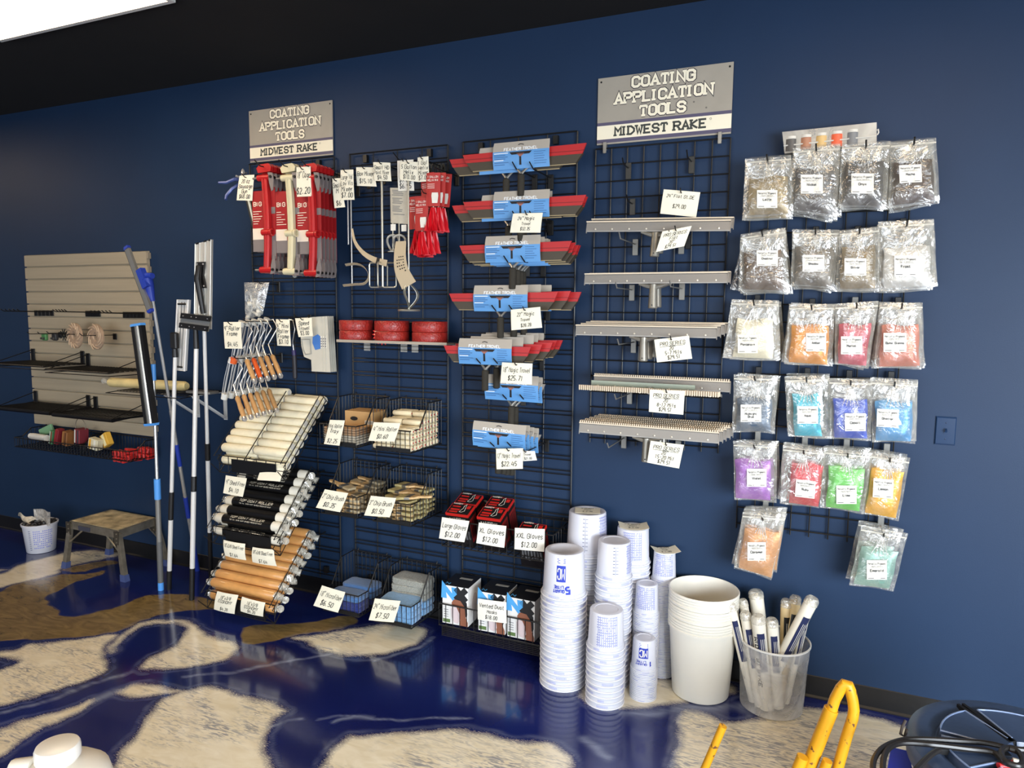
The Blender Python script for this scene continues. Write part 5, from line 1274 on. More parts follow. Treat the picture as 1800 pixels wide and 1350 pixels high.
def mask_box(label, group):
    t = thing('mask_box', label, 'mask box', (0, 0, 0), local=True, group=group); w_, d, h = .145, .16, .205
    ct = MB().box((0, 0, 0), (w_, d, h-.002)).build('carton', MW, t, local=True)
    MB().box((-.0008, -.0008, h-.002), (w_+.0008, d+.0008, h)).build('black_top', MK, t, local=True)
    MB().box((.05, d*.62, h), (.12, d*.74, h+.0006)).build('top_label', mat('print_pale', (170, 168, 160), .5), t, local=True)
    f = lambda u, v: V(u, -.0012, v)
    b = MB(); text(b, 'N', f, .038, h-.04, .062, width=.058, stroke=3.1); text(b, 'N', lambda u, v: V(u, v, h+.0008), .022, .022, .02, width=.02, stroke=2.0); b.build('blue_letter', MBL, ct, local=True)
    b = MB(); text(b, 'X', f, .104, h-.042, .062, width=.06, stroke=3.0); b.build('black_letter', MK, ct, local=True)
    def pl(nm, pts, m, y): MB().loft([[V(u*w_, yy, v*h) for u, v in pts] for yy in (y-.0005, y)], True).build(nm, m, ct, local=True)
    pl('hair_print', [(.62, .78), (.80, .74), (.95, .6), (.97, .30), (.88, .2), (.8, .5), (.55, .62)], MK, -.0002)
    pl('face_print', [(.36, .56), (.45, .66), (.7, .64), (.86, .5), (.9, .25), (.99, .1), (.99, .0), (.7, .0), (.62, .3), (.40, .42)], SK, -.0008)
    pl('mask_print', [(.34, .40), (.42, .48), (.55, .46), (.66, .32), (.70, .14), (.60, .04), (.46, .06), (.36, .2)], MS, -.0016)
    b = MB()
    for k in range(4): b.ribbon([(.008, h*.36-.012*k), (.034, h*.36-.012*k)], .003, f)
    b.build('text_print', mat('print_grey', (110, 110, 112), .6), ct, local=True)
    pl('green_patch', [(.02, .03), (.3, .03), (.3, .12), (.02, .12)], mat('print_green', (96, 120, 70), .5), -.0004)
    MB().loft([[V(x, d*.5+.035*math.cos(a), h*.5+.05*math.sin(a)) for a in np.linspace(0, 2*PI, 18)[:-1]] for x in (w_, w_+.0006)], True).build('side_print', mat('print_pale_mask', (196, 186, 184), .5), ct, local=True)
    return t
mb_ = None
for px, py, nm in ((778, 1091, 'left'), (841, 1098, 'middle'), (892, 1110, 'right')):
    l = at(px, py, -.235); l.z = .108; lab = 'white and black dust mask box, %s in the low basket' % nm
    if mb_ is None: mb_ = mask_box(lab, 'dust mask boxes'); mb_.location = l; mb_.rotation_euler = (0, 0, .04)
    else: dup(mb_, l, (0, 0, .03 if nm == 'middle' else -.02), lab)

# ============================================================ feather trowels on the third panel
TRED = mat('trowel_red', (172, 34, 36), .45); TBK = mat('trowel_backing', (66, 58, 46), .5); SGR = mat('sleeve_grey', (168, 160, 148), .5); SBL = mat('sleeve_blue', (90, 146, 200), .45); SPR = mat('sleeve_print_dark', (48, 84, 130), .5); SWH = mat('sleeve_white', (236, 238, 238), .5)
GRIP = mat('foam_grip', (46, 42, 34), .85, noise=.15, nscale=90, bump=.3, bscale=300)
def trowel(bw, label, group):
    t = thing('feather_trowel', label, 'trowel', (0, 0, 0), local=True, group=group); h = bw/2
    def pr_(nm, pts, y0, y1, m): MB().loft([[V(u, y, v) for u, v in pts] for y in (y0, y1)], True).build(nm, m, t, local=True)
    pr_('red_blade', [(-h, .080), (h, .086), (h-.018, .042), (-h+.018, .042)], -.010, -.002, TRED if bw > .3 else mat('trowel_grey_blade', (150, 144, 136), .45))
    pr_('blade_line', [(-h+.01, .058), (h-.01, .058), (h-.012, .055), (-h+.012, .055)], -.0108, -.01, mat('trowel_red_dark', (120, 24, 26), .5))
    pr_('backing', [(-h+.016, .046), (h-.016, .046), (h-.048, .004), (-h+.048, .004)], -.008, .010, TBK)
    MB().tube([(-h+.05, 0, .004), (h-.05, 0, .004)], .004, 6).build('lower_lip', mat('lip_tan', (170, 150, 112), .5), t, local=True)
    w_ = .139
    f = lambda u, v, y=-.0185: V(u, y-.010*math.sin(PI*min(max(v, 0), .115)/.115), v)
    sv = MB().shell(lambda a, b: (f((a-.5)*2*w_*(1 if b < .97 else .985), .118*b), V(0, -1, 0)), 2, 8, .0012).build('sleeve', SGR, t, True, local=True)
    MB().shell(lambda a, b: (f((a-.5)*2*w_, -.004+.079*b, -.0195), V(0, -1, 0)), 2, 6, .0006).build('blue_print', SBL, sv, True, local=True)
    g = lambda u, v: f(u, v, -.0206)
    b = MB(); text(b, 'FEATHER TROWEL', g, 0, .083, .0125, width=.165, stroke=1.35)
    b.ribbon([(-.132, .067), (-.062, .067)], .0032, g); b.ribbon([(-.132, .036), (-.085, .036)], .0032, g); b.build('lettering', SWH, sv, local=True)
    b = MB()
    for k in range(3): b.ribbon([(-.132, .058-.008*k), (-.075+.012*(k % 2), .058-.008*k)], .0025, g)
    for k in range(2): b.ribbon([(-.132, .026-.009*k), (-.06-.02*k, .026-.009*k)], .0025, g)
    for k in range(6): b.ribbon([(.066, .064-.010*k), (.105+random.uniform(0, .025), .064-.010*k)], .002, g)
    b.build('small_print', SPR, sv, local=True)
    b = MB(); b.add([g(u, v) for u, v in ((-.056, .070), (.056, .070), (.044, .058), (-.044, .058))], [(0, 1, 2, 3)]); b.add([g(u, v) for u, v in ((-.006, .050), (.004, .050), (.003, .012), (-.008, .012))], [(0, 1, 2, 3)]); b.build('die_cut', mat('slot_dark', (24, 24, 28), .6), sv, local=True)
    b = MB(); b.add([g(u, v) for u, v in ((-.02, .062), (.02, .062), (.003, .048), (-.003, .048))], [(0, 1, 2, 3)]); b.build('picture_print', mat('picture_red', (150, 96, 84), .5), sv, local=True)
    b = MB(); b.ribbon([(-.014, .101), (-.004, .105), (.004, .104), (.014, .101)], .004, g); b.build('logo_print', mat('logo_dark', (60, 56, 54), .6), sv, local=True)
    a = MB()
    for s in (-1, 1): a.tube([(s*.032, -.004, .006), (s*.02, -.012, -.006), (s*.005, -.016, -.022), (0, -.018, -.034)], [.005, .0055, .006, .009], 8)
    a.build('yoke', ALU, t, True, local=True)
    MB().tube([(0, -.018, -.03), (0, -.019, -.035), (.001, -.022, -.125), (.001, -.022, -.128)], [.011, .0165, .0165, .012], 14).build('grip', GRIP, t, True, local=True)
    return t
TRW_ROWS = [(.61, [(919, 296, -.24), (893, 304, -.215)], 'top'), (.61, [(919, 382, -.24), (897, 387, -.21), (924, 384, -.17)], 'second'), (.565, [(904, 460, -.25), (912, 464, -.215), (918, 466, -.18), (922, 467, -.145)], 'third'),
 (.56, [(883, 546, -.25), (906, 545, -.20), (924, 545, -.155)], 'fourth'), (.457, [(856, 639, -.28), (876, 635, -.235), (894, 631, -.2), (902, 628, -.165), (912, 627, -.13)], 'fifth'), (.292, [(902, 702, -.22), (909, 703, -.185)], 'sixth'), (.292, [(880, 785, -.25), (888, 786, -.215), (895, 788, -.185), (903, 789, -.15)], 'lowest')]
proto = {}
for bw, pos, nm in TRW_ROWS:
    for i, (px, py, Y) in enumerate(pos):
        lab = 'blue carded feather trowel at the front of the %s row' % nm if i == 0 else 'feather trowel %s behind the front one in the %s row' % (('just', 'second', 'third', 'last')[min(i-1, 3)], nm)
        l = at(px, py, Y); rot = (0, random.uniform(-.015, .02), 0)
        if bw not in proto: proto[bw] = trowel(bw, lab, 'feather trowels'); proto[bw].location = l
        else: dup(proto[bw], l, rot, lab)
    px, py, Y = pos[0]
    for dx in (-13, 17):
        p = at(px+dx, py-1, Y-.03); h = thing('peg_hook', '%s black hook holding the %s row of trowels' % ('left' if dx < 0 else 'right', nm), 'hook', (p.x, -.03, p.z))
        MB().rbox((p.x-.014, -.036, p.z-.06), (p.x+.014, -.026, p.z+.012), .002).build('backplate', BLACK, h)
        MB().tube([(p.x, -.03, p.z-.003), (p.x, Y-.02, p.z-.003), (p.x-.005, Y-.055, p.z+.022)], .0032, 6).build('prong', BLACK, h)

# ============================================================ squeegees on the square grid
SQG = mat('squeegee_grey', (150, 146, 140), .4, .35); SQE = mat('squeegee_edge', (206, 190, 166), .45); SQD = mat('squeegee_socket', (146, 142, 132), .38, .6, noise=.1, nscale=40)
def squeegee(notch, label, group, sock=True):
    t = thing('metal_squeegee', label, 'squeegee', (0, 0, 0), local=True, group=group); h = .305; a = MB()
    sec = [(-.014, .006), (-.014, .010), (-.004, .044), (.002, .050), (.010, .050), (.010, .044), (.002, .040), (-.006, .006)]
    a.loft([[V(x, y, z) for y, z in sec] for x in (-h, h)], True).build('channel', SQG, t, local=True)
    for s in (-1, 1): MB().loft([[V(s*(h+.002*k), y-.001, z) for y, z in ((-.016, .0), (-.006, .05), (.004, .052), (-.004, .0))] for k in (0, 1)], True).build('end_plate', SQG, t, local=True)
    a = MB().box((-h-.004, -.008, .048), (h, .012, .053))
    if notch:
        n = 64
        for k in range(n): a.box((-h+.61*k/n, -.010, .053), (-h+.61*(k+.5)/n, .012, .062))
    a.build('rubber_edge', SQE, t, local=True)
    for k in range(8):
        MB().lathe([(.0005, .004), (.004, .003), (.004, 0)], 8, (-h+.04+.075*k, -.012, .018), 'y').build('rivet', mat('rivet_pale', (214, 206, 190), .3, .5), t, local=True)
    a = MB()
    for s in (-1, 1): a.tube([(0, -.004, -.01), (s*.03, -.006, -.004), (s*.062, -.008, .004)], [.012, .009, .005], 8)
    a.build('bracket_arm', SQD, t, True, local=True)
    sk = MB().tube([(0, -.004, .002), (0, -.006, -.02), (.002, -.014, -.098), (.002, -.014, -.1)], [.017, .017, .0205, .018], 14).build('socket', SQD, t, True, local=True)
    MB().lathe([(.0005, .0215), (.003, .0215), (.003, .019)], 6, (.002, -.014, -.086), 'y').build('screw_hole', BLKP, sk, local=True)
    return t
SQ_ROWS = [(False, [(1153, 410, -.255, -.035), (1160, 405, -.2, -.035)], 'top'), (False, [(1149, 501, -.255, 0), (1156, 500, -.2, 0)], 'second'), (False, [(1132, 594, -.27, .0), (1140, 591, -.225, 0), (1148, 588, -.18, 0), (1155, 586, -.135, 0)], 'third'),
 (True, [(1142, 689, -.24, .012), (1160, 685, -.13, .012)], 'fourth'), (True, [(1137, 771, -.27, .02), (1145, 768, -.23, .02), (1152, 765, -.19, .02), (1160, 762, -.15, .02), (1166, 759, -.11, .02)], 'lowest')]
proto = {}
for notch, pos, nm in SQ_ROWS:
    for i, (px, py, Y, rt) in enumerate(pos):
        lab = '%s squeegee at the front of the %s row' % ('toothed' if notch else 'plain edged', nm) if i == 0 else '%s squeegee %s behind the front of the %s row' % ('toothed' if notch else 'plain edged', ('just', 'second', 'third', 'last')[i-1], nm)
        l = at(px, py, Y)
        rot = (0, rt*-1 if nm == 'top' else 0, 0)
        if nm == 'top': rot = (0, .03, 0)
        if nm == 'fourth' and i == 0: rot = (PI*.5, 0, 0); l.z += .01
        if notch not in proto: proto[notch] = squeegee(notch, lab, 'metal squeegees'); proto[notch].location = l; proto[notch].rotation_euler = rot
        else: dup(proto[notch], l, rot, lab)
a0, a1 = at(1040, 674, -.21), at(1222, 684, -.21)
t = thing('angle_strip', 'green-grey metal strip with bolts lying along the fourth squeegee row', 'strip', a0)
z_ = (a0.z+a1.z)/2
MB().box((a0.x, -.215, z_-.014), (a1.x, -.208, z_+.016)).build('strip', mat('green_grey_metal', (150, 158, 142), .4, .4), t)
for k in range(6): MB().lathe([(.0005, .006), (.005, .005), (.005, 0)], 8, (a0.x+.03+(a1.x-a0.x-.06)*k/5, -.215, z_-.008), 'y').build('bolt', mat('rivet_pale', (214, 206, 190), .3, .5), t)
for px, py, L_, lab in ((1105, 294, .12, 'empty black hook at the upper left of the square grid'), (1216, 283, .14, 'empty black hook at the upper right of the square grid'), (1112, 357, .12, 'empty black hook left of the $29.00 card'),
        (1117, 428, .3, 'left hook under the top squeegee row'), (1198, 425, .3, 'right hook under the top squeegee row'), (1111, 508, .3, 'left hook under the second squeegee row'), (1199, 506, .3, 'right hook under the second squeegee row'), (1114, 600, .3, 'left hook under the third squeegee row'), (1195, 600, .3, 'right hook under the third squeegee row'), (1107, 690, .28, 'left hook under the fourth squeegee row'), (1195, 694, .28, 'right hook under the fourth squeegee row'), (1097, 768, .3, 'left hook under the lowest squeegee row'), (1192, 782, .3, 'right hook under the lowest squeegee row')):
    p = at(px, py, -.03); e = 'empty' in lab; m_ = mat('hook_grey', (128, 126, 120), .4, .3) if not e else mat('hook_dark', (60, 58, 54), .45, .3)
    h = thing('peg_hook', lab, 'hook', p)
    MB().rbox((p.x-.013, -.036, p.z-.055), (p.x+.013, -.028, p.z+.02), .002).build('backplate', m_, h)
    MB().tube([(p.x, -.03, p.z-.004), (p.x, -L_, p.z-.004), (p.x, -L_-.025, p.z+.02)], .003, 6).build('prong', BLACK if e else m_, h)

# ============================================================ pigment bags on the right grid
FILM = film('clear_bag_film', (226, 222, 208), .11, .13, 1., 17., .10)
FILM2 = film('clear_bag_film_behind', (226, 222, 208), .20, .16, 1., 24., .10)
def pigment_bag(name, q, lab, col, Y, nb, twolines=False, whitelabel=True, u0=.1, u1=.9, v1=.66, rz=0.):
    f = quad_fn(q, Y, 0)
    c = f(.5, .9)
    t = thing('pigment_bag', 'clear bag of %s pigment, front one of its stack, card reading %s' % (COLN[name], name), 'pigment bag', c)
    pm = mat('pigment_'+name.lower().replace(' ', '_'), col, .38, .25, noise=.12, nscale=14, bump=.9, bscale=26)
    puff = lambda u, v: min(1, 7*u*(1-u))*min(1, 7*v*(1-v))
    wob = [random.uniform(0, 6) for _ in range(4)]
    def pouch(s):
        def g(a, b):
            u = u0+(u1-u0)*a+.012*math.sin(8*b+wob[0]); v = .03+(v1-.03)*b+.018*math.sin(7*a+wob[1])*b
            return f(u, v, s*.017*puff(a, b)*(1+.25*math.sin(6*a+wob[2])*math.sin(5*b+wob[3]))+.002*s)
        return g
    a = MB().surf(pouch(1), 10, 10); a.surf(pouch(-1), 10, 10); a.build('pigment_pouch', pm, t, True)
    def fl(s):
        def g(u, v):
            v2 = min(max((v-.0)/1., 0), 1); gather = max(0, 1-abs(u-.5)*3)*max(0, (v-.55))*.0
            return f(u+.010*math.sin(9*v+wob[0])*(.3+v*(1-v)), v+.012*math.sin(5*u+wob[1])*(1-v), s*(.022*puff(u, v*.9+.02)+.003)+.006*math.sin(14*u+wob[2]+3*v)*v*(1-v)*2)
        return g
    MB().surf(fl(1), 12, 12).build('film_front', FILM, t, True); MB().surf(fl(-1), 6, 6).build('film_back', FILM2, t, True)
    MB().shell(lambda u, v: (f(.01+.98*u, .915+.022*v+.012*math.sin(5*u+wob[1])*0, .005), f.n), 4, 1, .0015).build('zip_strip', mat('zip_milky', (206, 202, 188), .4), t)
    for k in range(5):
        u = .5+(k-2)*.07; b = MB().tube([f(.5+(k-2)*.012, .86, .006), f(.5+(k-2)*.05, .72, .012), f(.5+(k-2)*.10, .56, .019)], [.0012, .0022, .0006], 5); b.build('film_fold', film('fold_gloss', (236, 232, 218), .55, .1, .3, 40, .3), t, True)
    x0, y0, x1, y1 = lab; lf = quad_fn([(x0, y0), (x1, y0+rz), (x1-rz*.6, y1+rz), (x0-rz*.6, y1)], Y, 0)
    d_ = .0265
    pl_ = MB().shell(lambda u, v: (lf(u, v, d_), lf.n), 2, 2, .0006).build('paper_label', WCARD if whitelabel else mat('label_clear_white', (232, 226, 206), .6), t)
    W_, H_ = lf.w, lf.h; g = lambda a, b: lf(a/W_, b/H_, d_+.0008); b = MB()
    text(b, 'Metallic Pigment', g, W_/2, H_*.82, H_*.105, width=W_*.88, stroke=1.15)
    text(b, '1 Bag Per 3 Gallon Mix', g, W_/2, H_*.69, H_*.05, width=W_*.62, stroke=1.)
    b.ribbon([(W_*.1, H_*.63), (W_*.9, H_*.63)], H_*.01, g)
    ln = name.split(' ') if twolines else [name]
    for i, s in enumerate(ln): text(b, s, g, W_/2, H_*(.47-.17*i), H_*.12, width=min(W_*.8, text_w(s)*H_*.019), stroke=1.7)
    b.ribbon([(W_*.06, H_*.08), (W_*.36, H_*.08)], H_*.035, g); b.ribbon([(W_*.68, H_*.08), (W_*.92, H_*.08)], H_*.035, g)
    b.build('lettering', mat('label_ink', (92, 92, 90), .6), pl_)
    p = f(.5, .9, .0)
    h = thing('peg_hook', 'black hook holding the %s pigment bags' % name, 'hook', (p.x, -.028, p.z))
    MB().rbox((p.x-.012, -.036, p.z-.01), (p.x+.012, -.026, p.z+.05), .002).build('backplate', mat('hook_grey', (128, 126, 120), .4, .3) if name in ('Merlot', 'Violet', 'Ruby', 'Lime', 'Lemon', 'Caramel', 'Emerald') else BLACK, h)
    MB().tube([(p.x, -.03, p.z+.004), (p.x, Y-.03, p.z+.004), (p.x-.002, Y-.055, p.z+.022)], .0034, 6).build('prong', BLACK, h)
    for k in range(nb):
        o = dup(t, t.location+V(random.uniform(-.006, .006), .034*(k+1)*(-Y-.06)/(.034*max(nb, 1)), random.uniform(-.012, .004)), (0, random.uniform(-.07, .07), 0), 'clear bag of %s pigment hanging behind the front %s bag' % (COLN[name], name), '%s pigment bags behind the front one' % name)
COLN = {'Latte': 'tan', 'Nickel': 'dark grey', 'Onyx': 'charcoal', 'Mocha': 'dark brown', 'Chestnut': 'brown', 'Shadow': 'smoky grey', 'Silver': 'bronze-grey', 'Frost': 'frosty white', 'Porcelain': 'cream white', 'Amber': 'amber orange', 'Merlot': 'rose red', 'Burnt Sienna': 'copper pink', 'Midnight Blue': 'slate blue', 'Aqua': 'turquoise', 'Cobalt': 'cobalt blue', 'Glacier': 'ice blue', 'Violet': 'violet', 'Ruby': 'ruby red', 'Lime': 'lime green', 'Lemon': 'golden yellow', 'Caramel': 'caramel', 'Emerald': 'pale green'}
z1 = lambda x, y: (1270+.2222*x, 200+.2222*y)
BAGS = [('Latte', [z1(178, 355), z1(545, 325), z1(560, 800), z1(165, 820)], (1331.5, 336, 1367, 367), (146, 128, 92), 3, {}), ('Nickel', [z1(560, 270), z1(935, 235), z1(905, 815), z1(520, 770)], (1408, 309, 1446.5, 342), (88, 84, 80), 3, {}),
 ('Onyx', [z1(945, 240), z1(1330, 215), z1(1295, 745), z1(915, 735)], (1496, 307, 1535, 342), (72, 68, 64), 3, {'v1': .72}), ('Mocha', [z1(1330, 222), z1(1690, 190), z1(1720, 690), z1(1310, 745)], (1579, 293, 1618, 324), (78, 64, 54), 4, {'v1': .68, 'rz': -2}),
 ('Chestnut', [(1302, 412), (1381, 400), (1386, 514), (1298, 511)], (1331, 441, 1368, 468), (92, 74, 58), 4, {'v1': .68}), ('Shadow', [(1393, 403), (1476, 404), (1467, 508), (1390, 502)], (1411, 449, 1449, 478), (108, 100, 88), 3, {'v1': .7}),
 ('Silver', [(1476, 405), (1546, 398), (1545, 510), (1468, 511)], (1484, 455, 1522, 485), (126, 110, 82), 3, {'v1': .7}), ('Frost', [(1544, 390), (1642, 385), (1648, 505), (1543, 512)], (1571, 450, 1611, 486), (198, 194, 184), 4, {'v1': .62}),
 ('Porcelain', [(1286, 526), (1369, 528), (1372, 634), (1271, 630)], (1298, 588, 1333, 620), (232, 222, 190), 3, {'v1': .68, 'whitelabel': False, 'u0': .18, 'u1': .88}), ('Amber', [(1388, 535), (1468, 534), (1463, 645), (1378, 639)], (1417, 585.5, 1452, 617), (214, 140, 52), 3, {}),
 ('Merlot', [(1468, 534), (1545, 529), (1527, 647), (1467, 641)], (1478, 591, 1515, 622), (192, 84, 96), 3, {}), ('Burnt Sienna', [(1547, 532), (1622, 532), (1625, 646), (1536, 648)], (1552, 585, 1592, 618), (196, 116, 92), 3, {}),
 ('Midnight Blue', [(1290, 658), (1368, 660), (1362, 762), (1287, 759)], (1303, 710, 1339, 740), (86, 100, 116), 1, {'twolines': True, 'v1': .6}), ('Aqua', [(1379, 662), (1457, 659), (1461, 770), (1385, 768)], (1402, 713, 1438, 743), (58, 172, 190), 2, {'u0': .16, 'u1': .78, 'v1': .70}),
 ('Cobalt', [(1457, 665), (1533, 667), (1531, 774), (1460, 772)], (1485, 725, 1521, 756), (46, 76, 178), 2, {}), ('Glacier', [(1529, 665), (1614, 671), (1609, 779), (1533, 777)], (1541, 717, 1579, 748), (80, 146, 192), 2, {'rz': 2}),
 ('Violet', [(1289, 775), (1366, 779), (1365, 883), (1291, 878)], (1314, 822, 1348, 853), (158, 98, 178), 1, {'v1': .7, 'u0': .04, 'u1': .86}), ('Ruby', [(1376, 783), (1453, 791), (1440, 894), (1371, 884)], (1400, 840, 1434, 870), (194, 46, 56), 2, {'u0': .24, 'u1': .98, 'rz': 4, 'v1': .74}),
 ('Lime', [(1449, 788), (1534, 796), (1518, 903), (1441, 892)], (1470, 851, 1505, 883), (96, 188, 74), 2, {'u0': .14, 'v1': .72}), ('Lemon', [(1530, 794), (1600, 805), (1580, 915), (1514, 903)], (1535, 838, 1570, 871), (222, 162, 26), 2, {'u0': .1, 'u1': .92, 'v1': .76, 'rz': 3}),
 ('Caramel', [(1306, 900), (1382, 905), (1356, 1019), (1290, 998)], (1315, 950, 1347, 982), (204, 144, 88), 4, {'u0': .12, 'u1': .98, 'v1': .74}), ('Emerald', [(1514, 923), (1596, 938), (1571, 1039), (1493, 1028)], (1523, 981, 1558, 1015), (126, 164, 150), 1, {'v1': .68})]
for i, (nm, q, lb, col, nb, kw) in enumerate(BAGS):
    pigment_bag(nm, q, lb, col, -.17+.012*(i % 2), nb, **kw)
f = quad_fn([(1305, 425), (1312, 425), (1309, 512), (1283, 509)], -.06)
t = thing('empty_bag', 'flat empty clear bag hanging at the left of the Chestnut stack', 'bag', f.P[0]); MB().shell(lambda u, v: (f(u, v, .004*math.sin(6*u)), f.n), 4, 6, .001).build('film', FILM, t, True)
# organiser box
f = quad_fn([(1375, 232), (1541, 215), (1541, 252), (1379, 270)], -.09)
t = thing('organiser_box', 'clear plastic compartment box standing on top of the right grid', 'organiser box', f.P[3])
MB().shell(lambda u, v: (f(u, v), f.n), 2, 2, .002).build('front', film('box_clear', (214, 208, 196), .5, .15, .1, 5, .1), t)
g2 = lambda u, v, w: f(u, v, -w)
MB().add([g2(u, v, w) for w in (.045,) for u, v in ((0, 0), (1, 0), (1, 1), (0, 1))], [(0, 1, 2, 3)]).build('back', mat('box_milky', (170, 164, 154), .5), t)
for v in (0, 1): MB().add([g2(0, v, 0), g2(1, v, 0), g2(1, v, .045), g2(0, v, .045)], [(0, 1, 2, 3)]).build('side', mat('box_milky', (170, 164, 154), .5), t)
for k in range(7): MB().add([g2(k/6, 0, 0), g2(k/6, 1, 0), g2(k/6, 1, .045), g2(k/6, 0, .045)], [(0, 1, 2, 3)]).build('divider', mat('box_divider', (206, 200, 188), .5), t)
MB().tube([f(0, .35, .003), f(1, .35, .003)], .003, 6).build('lid_line', mat('box_divider', (206, 200, 188), .5), t)
MB().tube([f(1, .62, 0), f(1.015, .66, 0), f(1.02, .5, 0), f(1.005, .4, 0)], .003, 6).build('latch', mat('box_divider', (206, 200, 188), .5), t)
for k, col in enumerate(((88, 84, 80), (168, 116, 88), (206, 170, 110), (222, 96, 60), (120, 120, 120))):
    c = f((k+.5)/6, .42, -.02); tt = thing('pigment_jar', '%s sample jar inside the clear organiser box' % ('grey', 'brown', 'golden', 'orange', 'silver')[k], 'jar', c)
    MB().lathe([(.0005, -.03), (.028, -.03), (.028, .018), (.0005, .018)], 16, c).build('jar', mat('jar_%d' % k, col, .4), tt, True)
    MB().lathe([(.0005, .03), (.027, .03), (.027, .019), (.0005, .019)], 16, c).build('lid', mat('box_divider', (206, 200, 188), .5), tt, True)

# ============================================================ things standing on the floor
CUPM = mat('cup_plastic', (204, 205, 214), .32, spec=.5); CRIM = mat('cup_rim', (232, 232, 236), .3); PBL = mat('print_blue', (44, 62, 170), .5); PFA = mat('print_faint_blue', (176, 180, 216), .5); PMD = mat('print_mid_blue', (126, 136, 206), .5)  # rim paler than cup plastic: shading between nested rims put into the colour
def cup(r0, r1, h, label, group, pitch=.025):
    """inverted measuring cup: rim on the floor, base on top"""
    t = thing('measuring_cup', label, 'cup', (0, 0, 0), local=True, group=group); e = r0*.06
    lp = min(1, pitch/.022); prof = [(r0-.002, 0), (r0+e*.55, 0), (r0+e*.55, .0035*lp), (r0-e*.3, .006*lp), (r0-e*.4, .019*lp), (r0-e*.9, .021*lp), (r1+.003, h-.006), (r1, h-.001), (r1-.004, h), (r1*.75, h), (r1*.72, h-.002), (.0005, h-.002)]
    MB().lathe(prof, 32).build('shell', CUPM, t, True, local=True)
    MB().lathe([(r0+e*.5, 0), (r0+e*.75, .001*lp), (r0+e*.75, .0045*lp), (r0+e*.3, .0055*lp)], 32).build('rim', CRIM, t, True, local=True)
    b = MB(); R_ = lambda z: (r0-e*.9)+(r1+.003-r0+e*.9)*(z-.021*lp)/(h-.006-.021*lp)+.0009
    for k in range(3):
        a0 = k*2.1+random.uniform(0, .4); n = random.randint(5, 9)
        for j in range(n):
            aa = a0+j*.07; b.add([V((r0-e*.28+.0005)*math.cos(aa+d), (r0-e*.28+.0005)*math.sin(aa+d), z) for z, d in ((.007*lp, 0), (.007*lp, .05), (.016*lp, .05), (.016*lp, 0))], [(0, 1, 2, 3)])
    b.build('faint_print', PFA, t, local=True)
    return t, R_
def cup_print(t, loc, R_, h, az, kind, num, unit):
    """blue print on the top cup; az = direction it faces; the writing stands upside down on the inverted cup"""
    f = lambda u, v: V(R_(h-v)*math.cos(az+u/R_(h*.5)), R_(h-v)*math.sin(az+u/R_(h*.5)), h-v)
    g = lambda u, v: f(-u, v)
    H = h-.02
    b = MB()
    if kind == 'logo':
        w_ = .021; c = H*.46; hh = H*.20
        b.surf(lambda a, d: g(-w_+2*w_*a, c-hh+2*hh*d), 10, 2)
        text(b, num, g, -.030, H*.86, H*.16, stroke=1.9, cond=1.1)
        text(b, 'QUART', g, .010, H*.885, H*.07, width=.05, stroke=1.8); text(b, 'LITRE', g, .010, H*.785, H*.07, width=.042, stroke=1.6)
        b.build('blue_logo_print', PBL, t, local=True)
        b = MB(); g2 = lambda u, v: g(u, v)*1.0+V(math.cos(az), math.sin(az), 0)*.0012
        text(b, 'MC', g2, 0, c, hh*1.3, width=w_*1.5, stroke=1.1); b.build('white_logo_letters', WCARD, t, local=True)
        b = MB()
        for k in range(4): b.ribbon([(-.02, H*.10+.006*k), (.02-.004*(k % 2), H*.10+.006*k)], .0028, g)
        b.build('text_print', PBL, t, local=True)
    if kind == 'scale':
        b.ribbon([(0, H*.08), (0, H*.95)], .0012, g)
        for k in range(9): b.ribbon([(-.013, H*(.10+.10*k)), (-.002, H*(.10+.10*k))], .002, g); b.ribbon([(.003, H*(.10+.10*k)), (.012, H*(.10+.10*k))], .0028, g)
        b.build('scale_print', mat('print_slate', (70, 78, 120), .5), t, local=True)
    # dense mixing-ratio columns, faint
    b = MB(); off = {'logo': 1.35, 'scale': -1.0, 'dense': -.45}[kind]; rr = R_(h*.5)
    for c_ in range(11):
        u = off*rr*(1 if kind != 'dense' else 1)+(c_-(0 if kind != 'scale' else 8))*.0085
        b.ribbon([(u, H*.06), (u, H*.96)], .0014, g)
        for k in range(12):
            if random.random() < .75: b.ribbon([(u+.002, H*(.08+.075*k)), (u+.0062, H*(.08+.075*k)+.002)], .0024, g)
    b.build('ratio_print', PMD, t, local=True)
DIRC = lambda x, y: math.atan2(CAM.y-y, CAM.x-x)
def stack(x, y, r0, r1, h, pitch, n, name, kind, num, daz=0., top='top'):
    t, R_ = cup(r0, r1, h, 'white measuring cup nested in the %s' % name, 'cups nested in the %s' % name, pitch); t.location = (x, y, 0)
    for k in range(1, n-1): dup(t, (x+0, y+0, pitch*k), (0, 0, random.uniform(0, 6.28)))
    t2, R_ = cup(r0, r1, h, 'printed top cup of the %s' % name, None, pitch); t2.location = (x, y, pitch*(n-1))
    cup_print(t2, None, R_, h, DIRC(x, y)+daz, kind, num, '')
    return pitch*(n-1)+h
S1 = stack(-.011, -.334, .103, .086, .205, .0252, 18, 'front stack of large cups', 'logo', '5', -.15)
S2 = stack(.026, -.112, .103, .086, .205, .0252, 23, 'rear stack of large cups beside the gridwall', 'scale', '5', -.1)
S3 = stack(.214, -.412, .083, .070, .168, .0255, 11, 'short front stack of medium cups', 'dense', '2', .2)
S4 = stack(.197, -.243, .083, .070, .168, .0255, 21, 'tall middle stack of medium cups', 'scale', '2', .1)
S5 = stack(.245, -.09, .083, .070, .168, .0255, 22, 'rear stack of medium cups against the wall', 'dense', '2', .1)
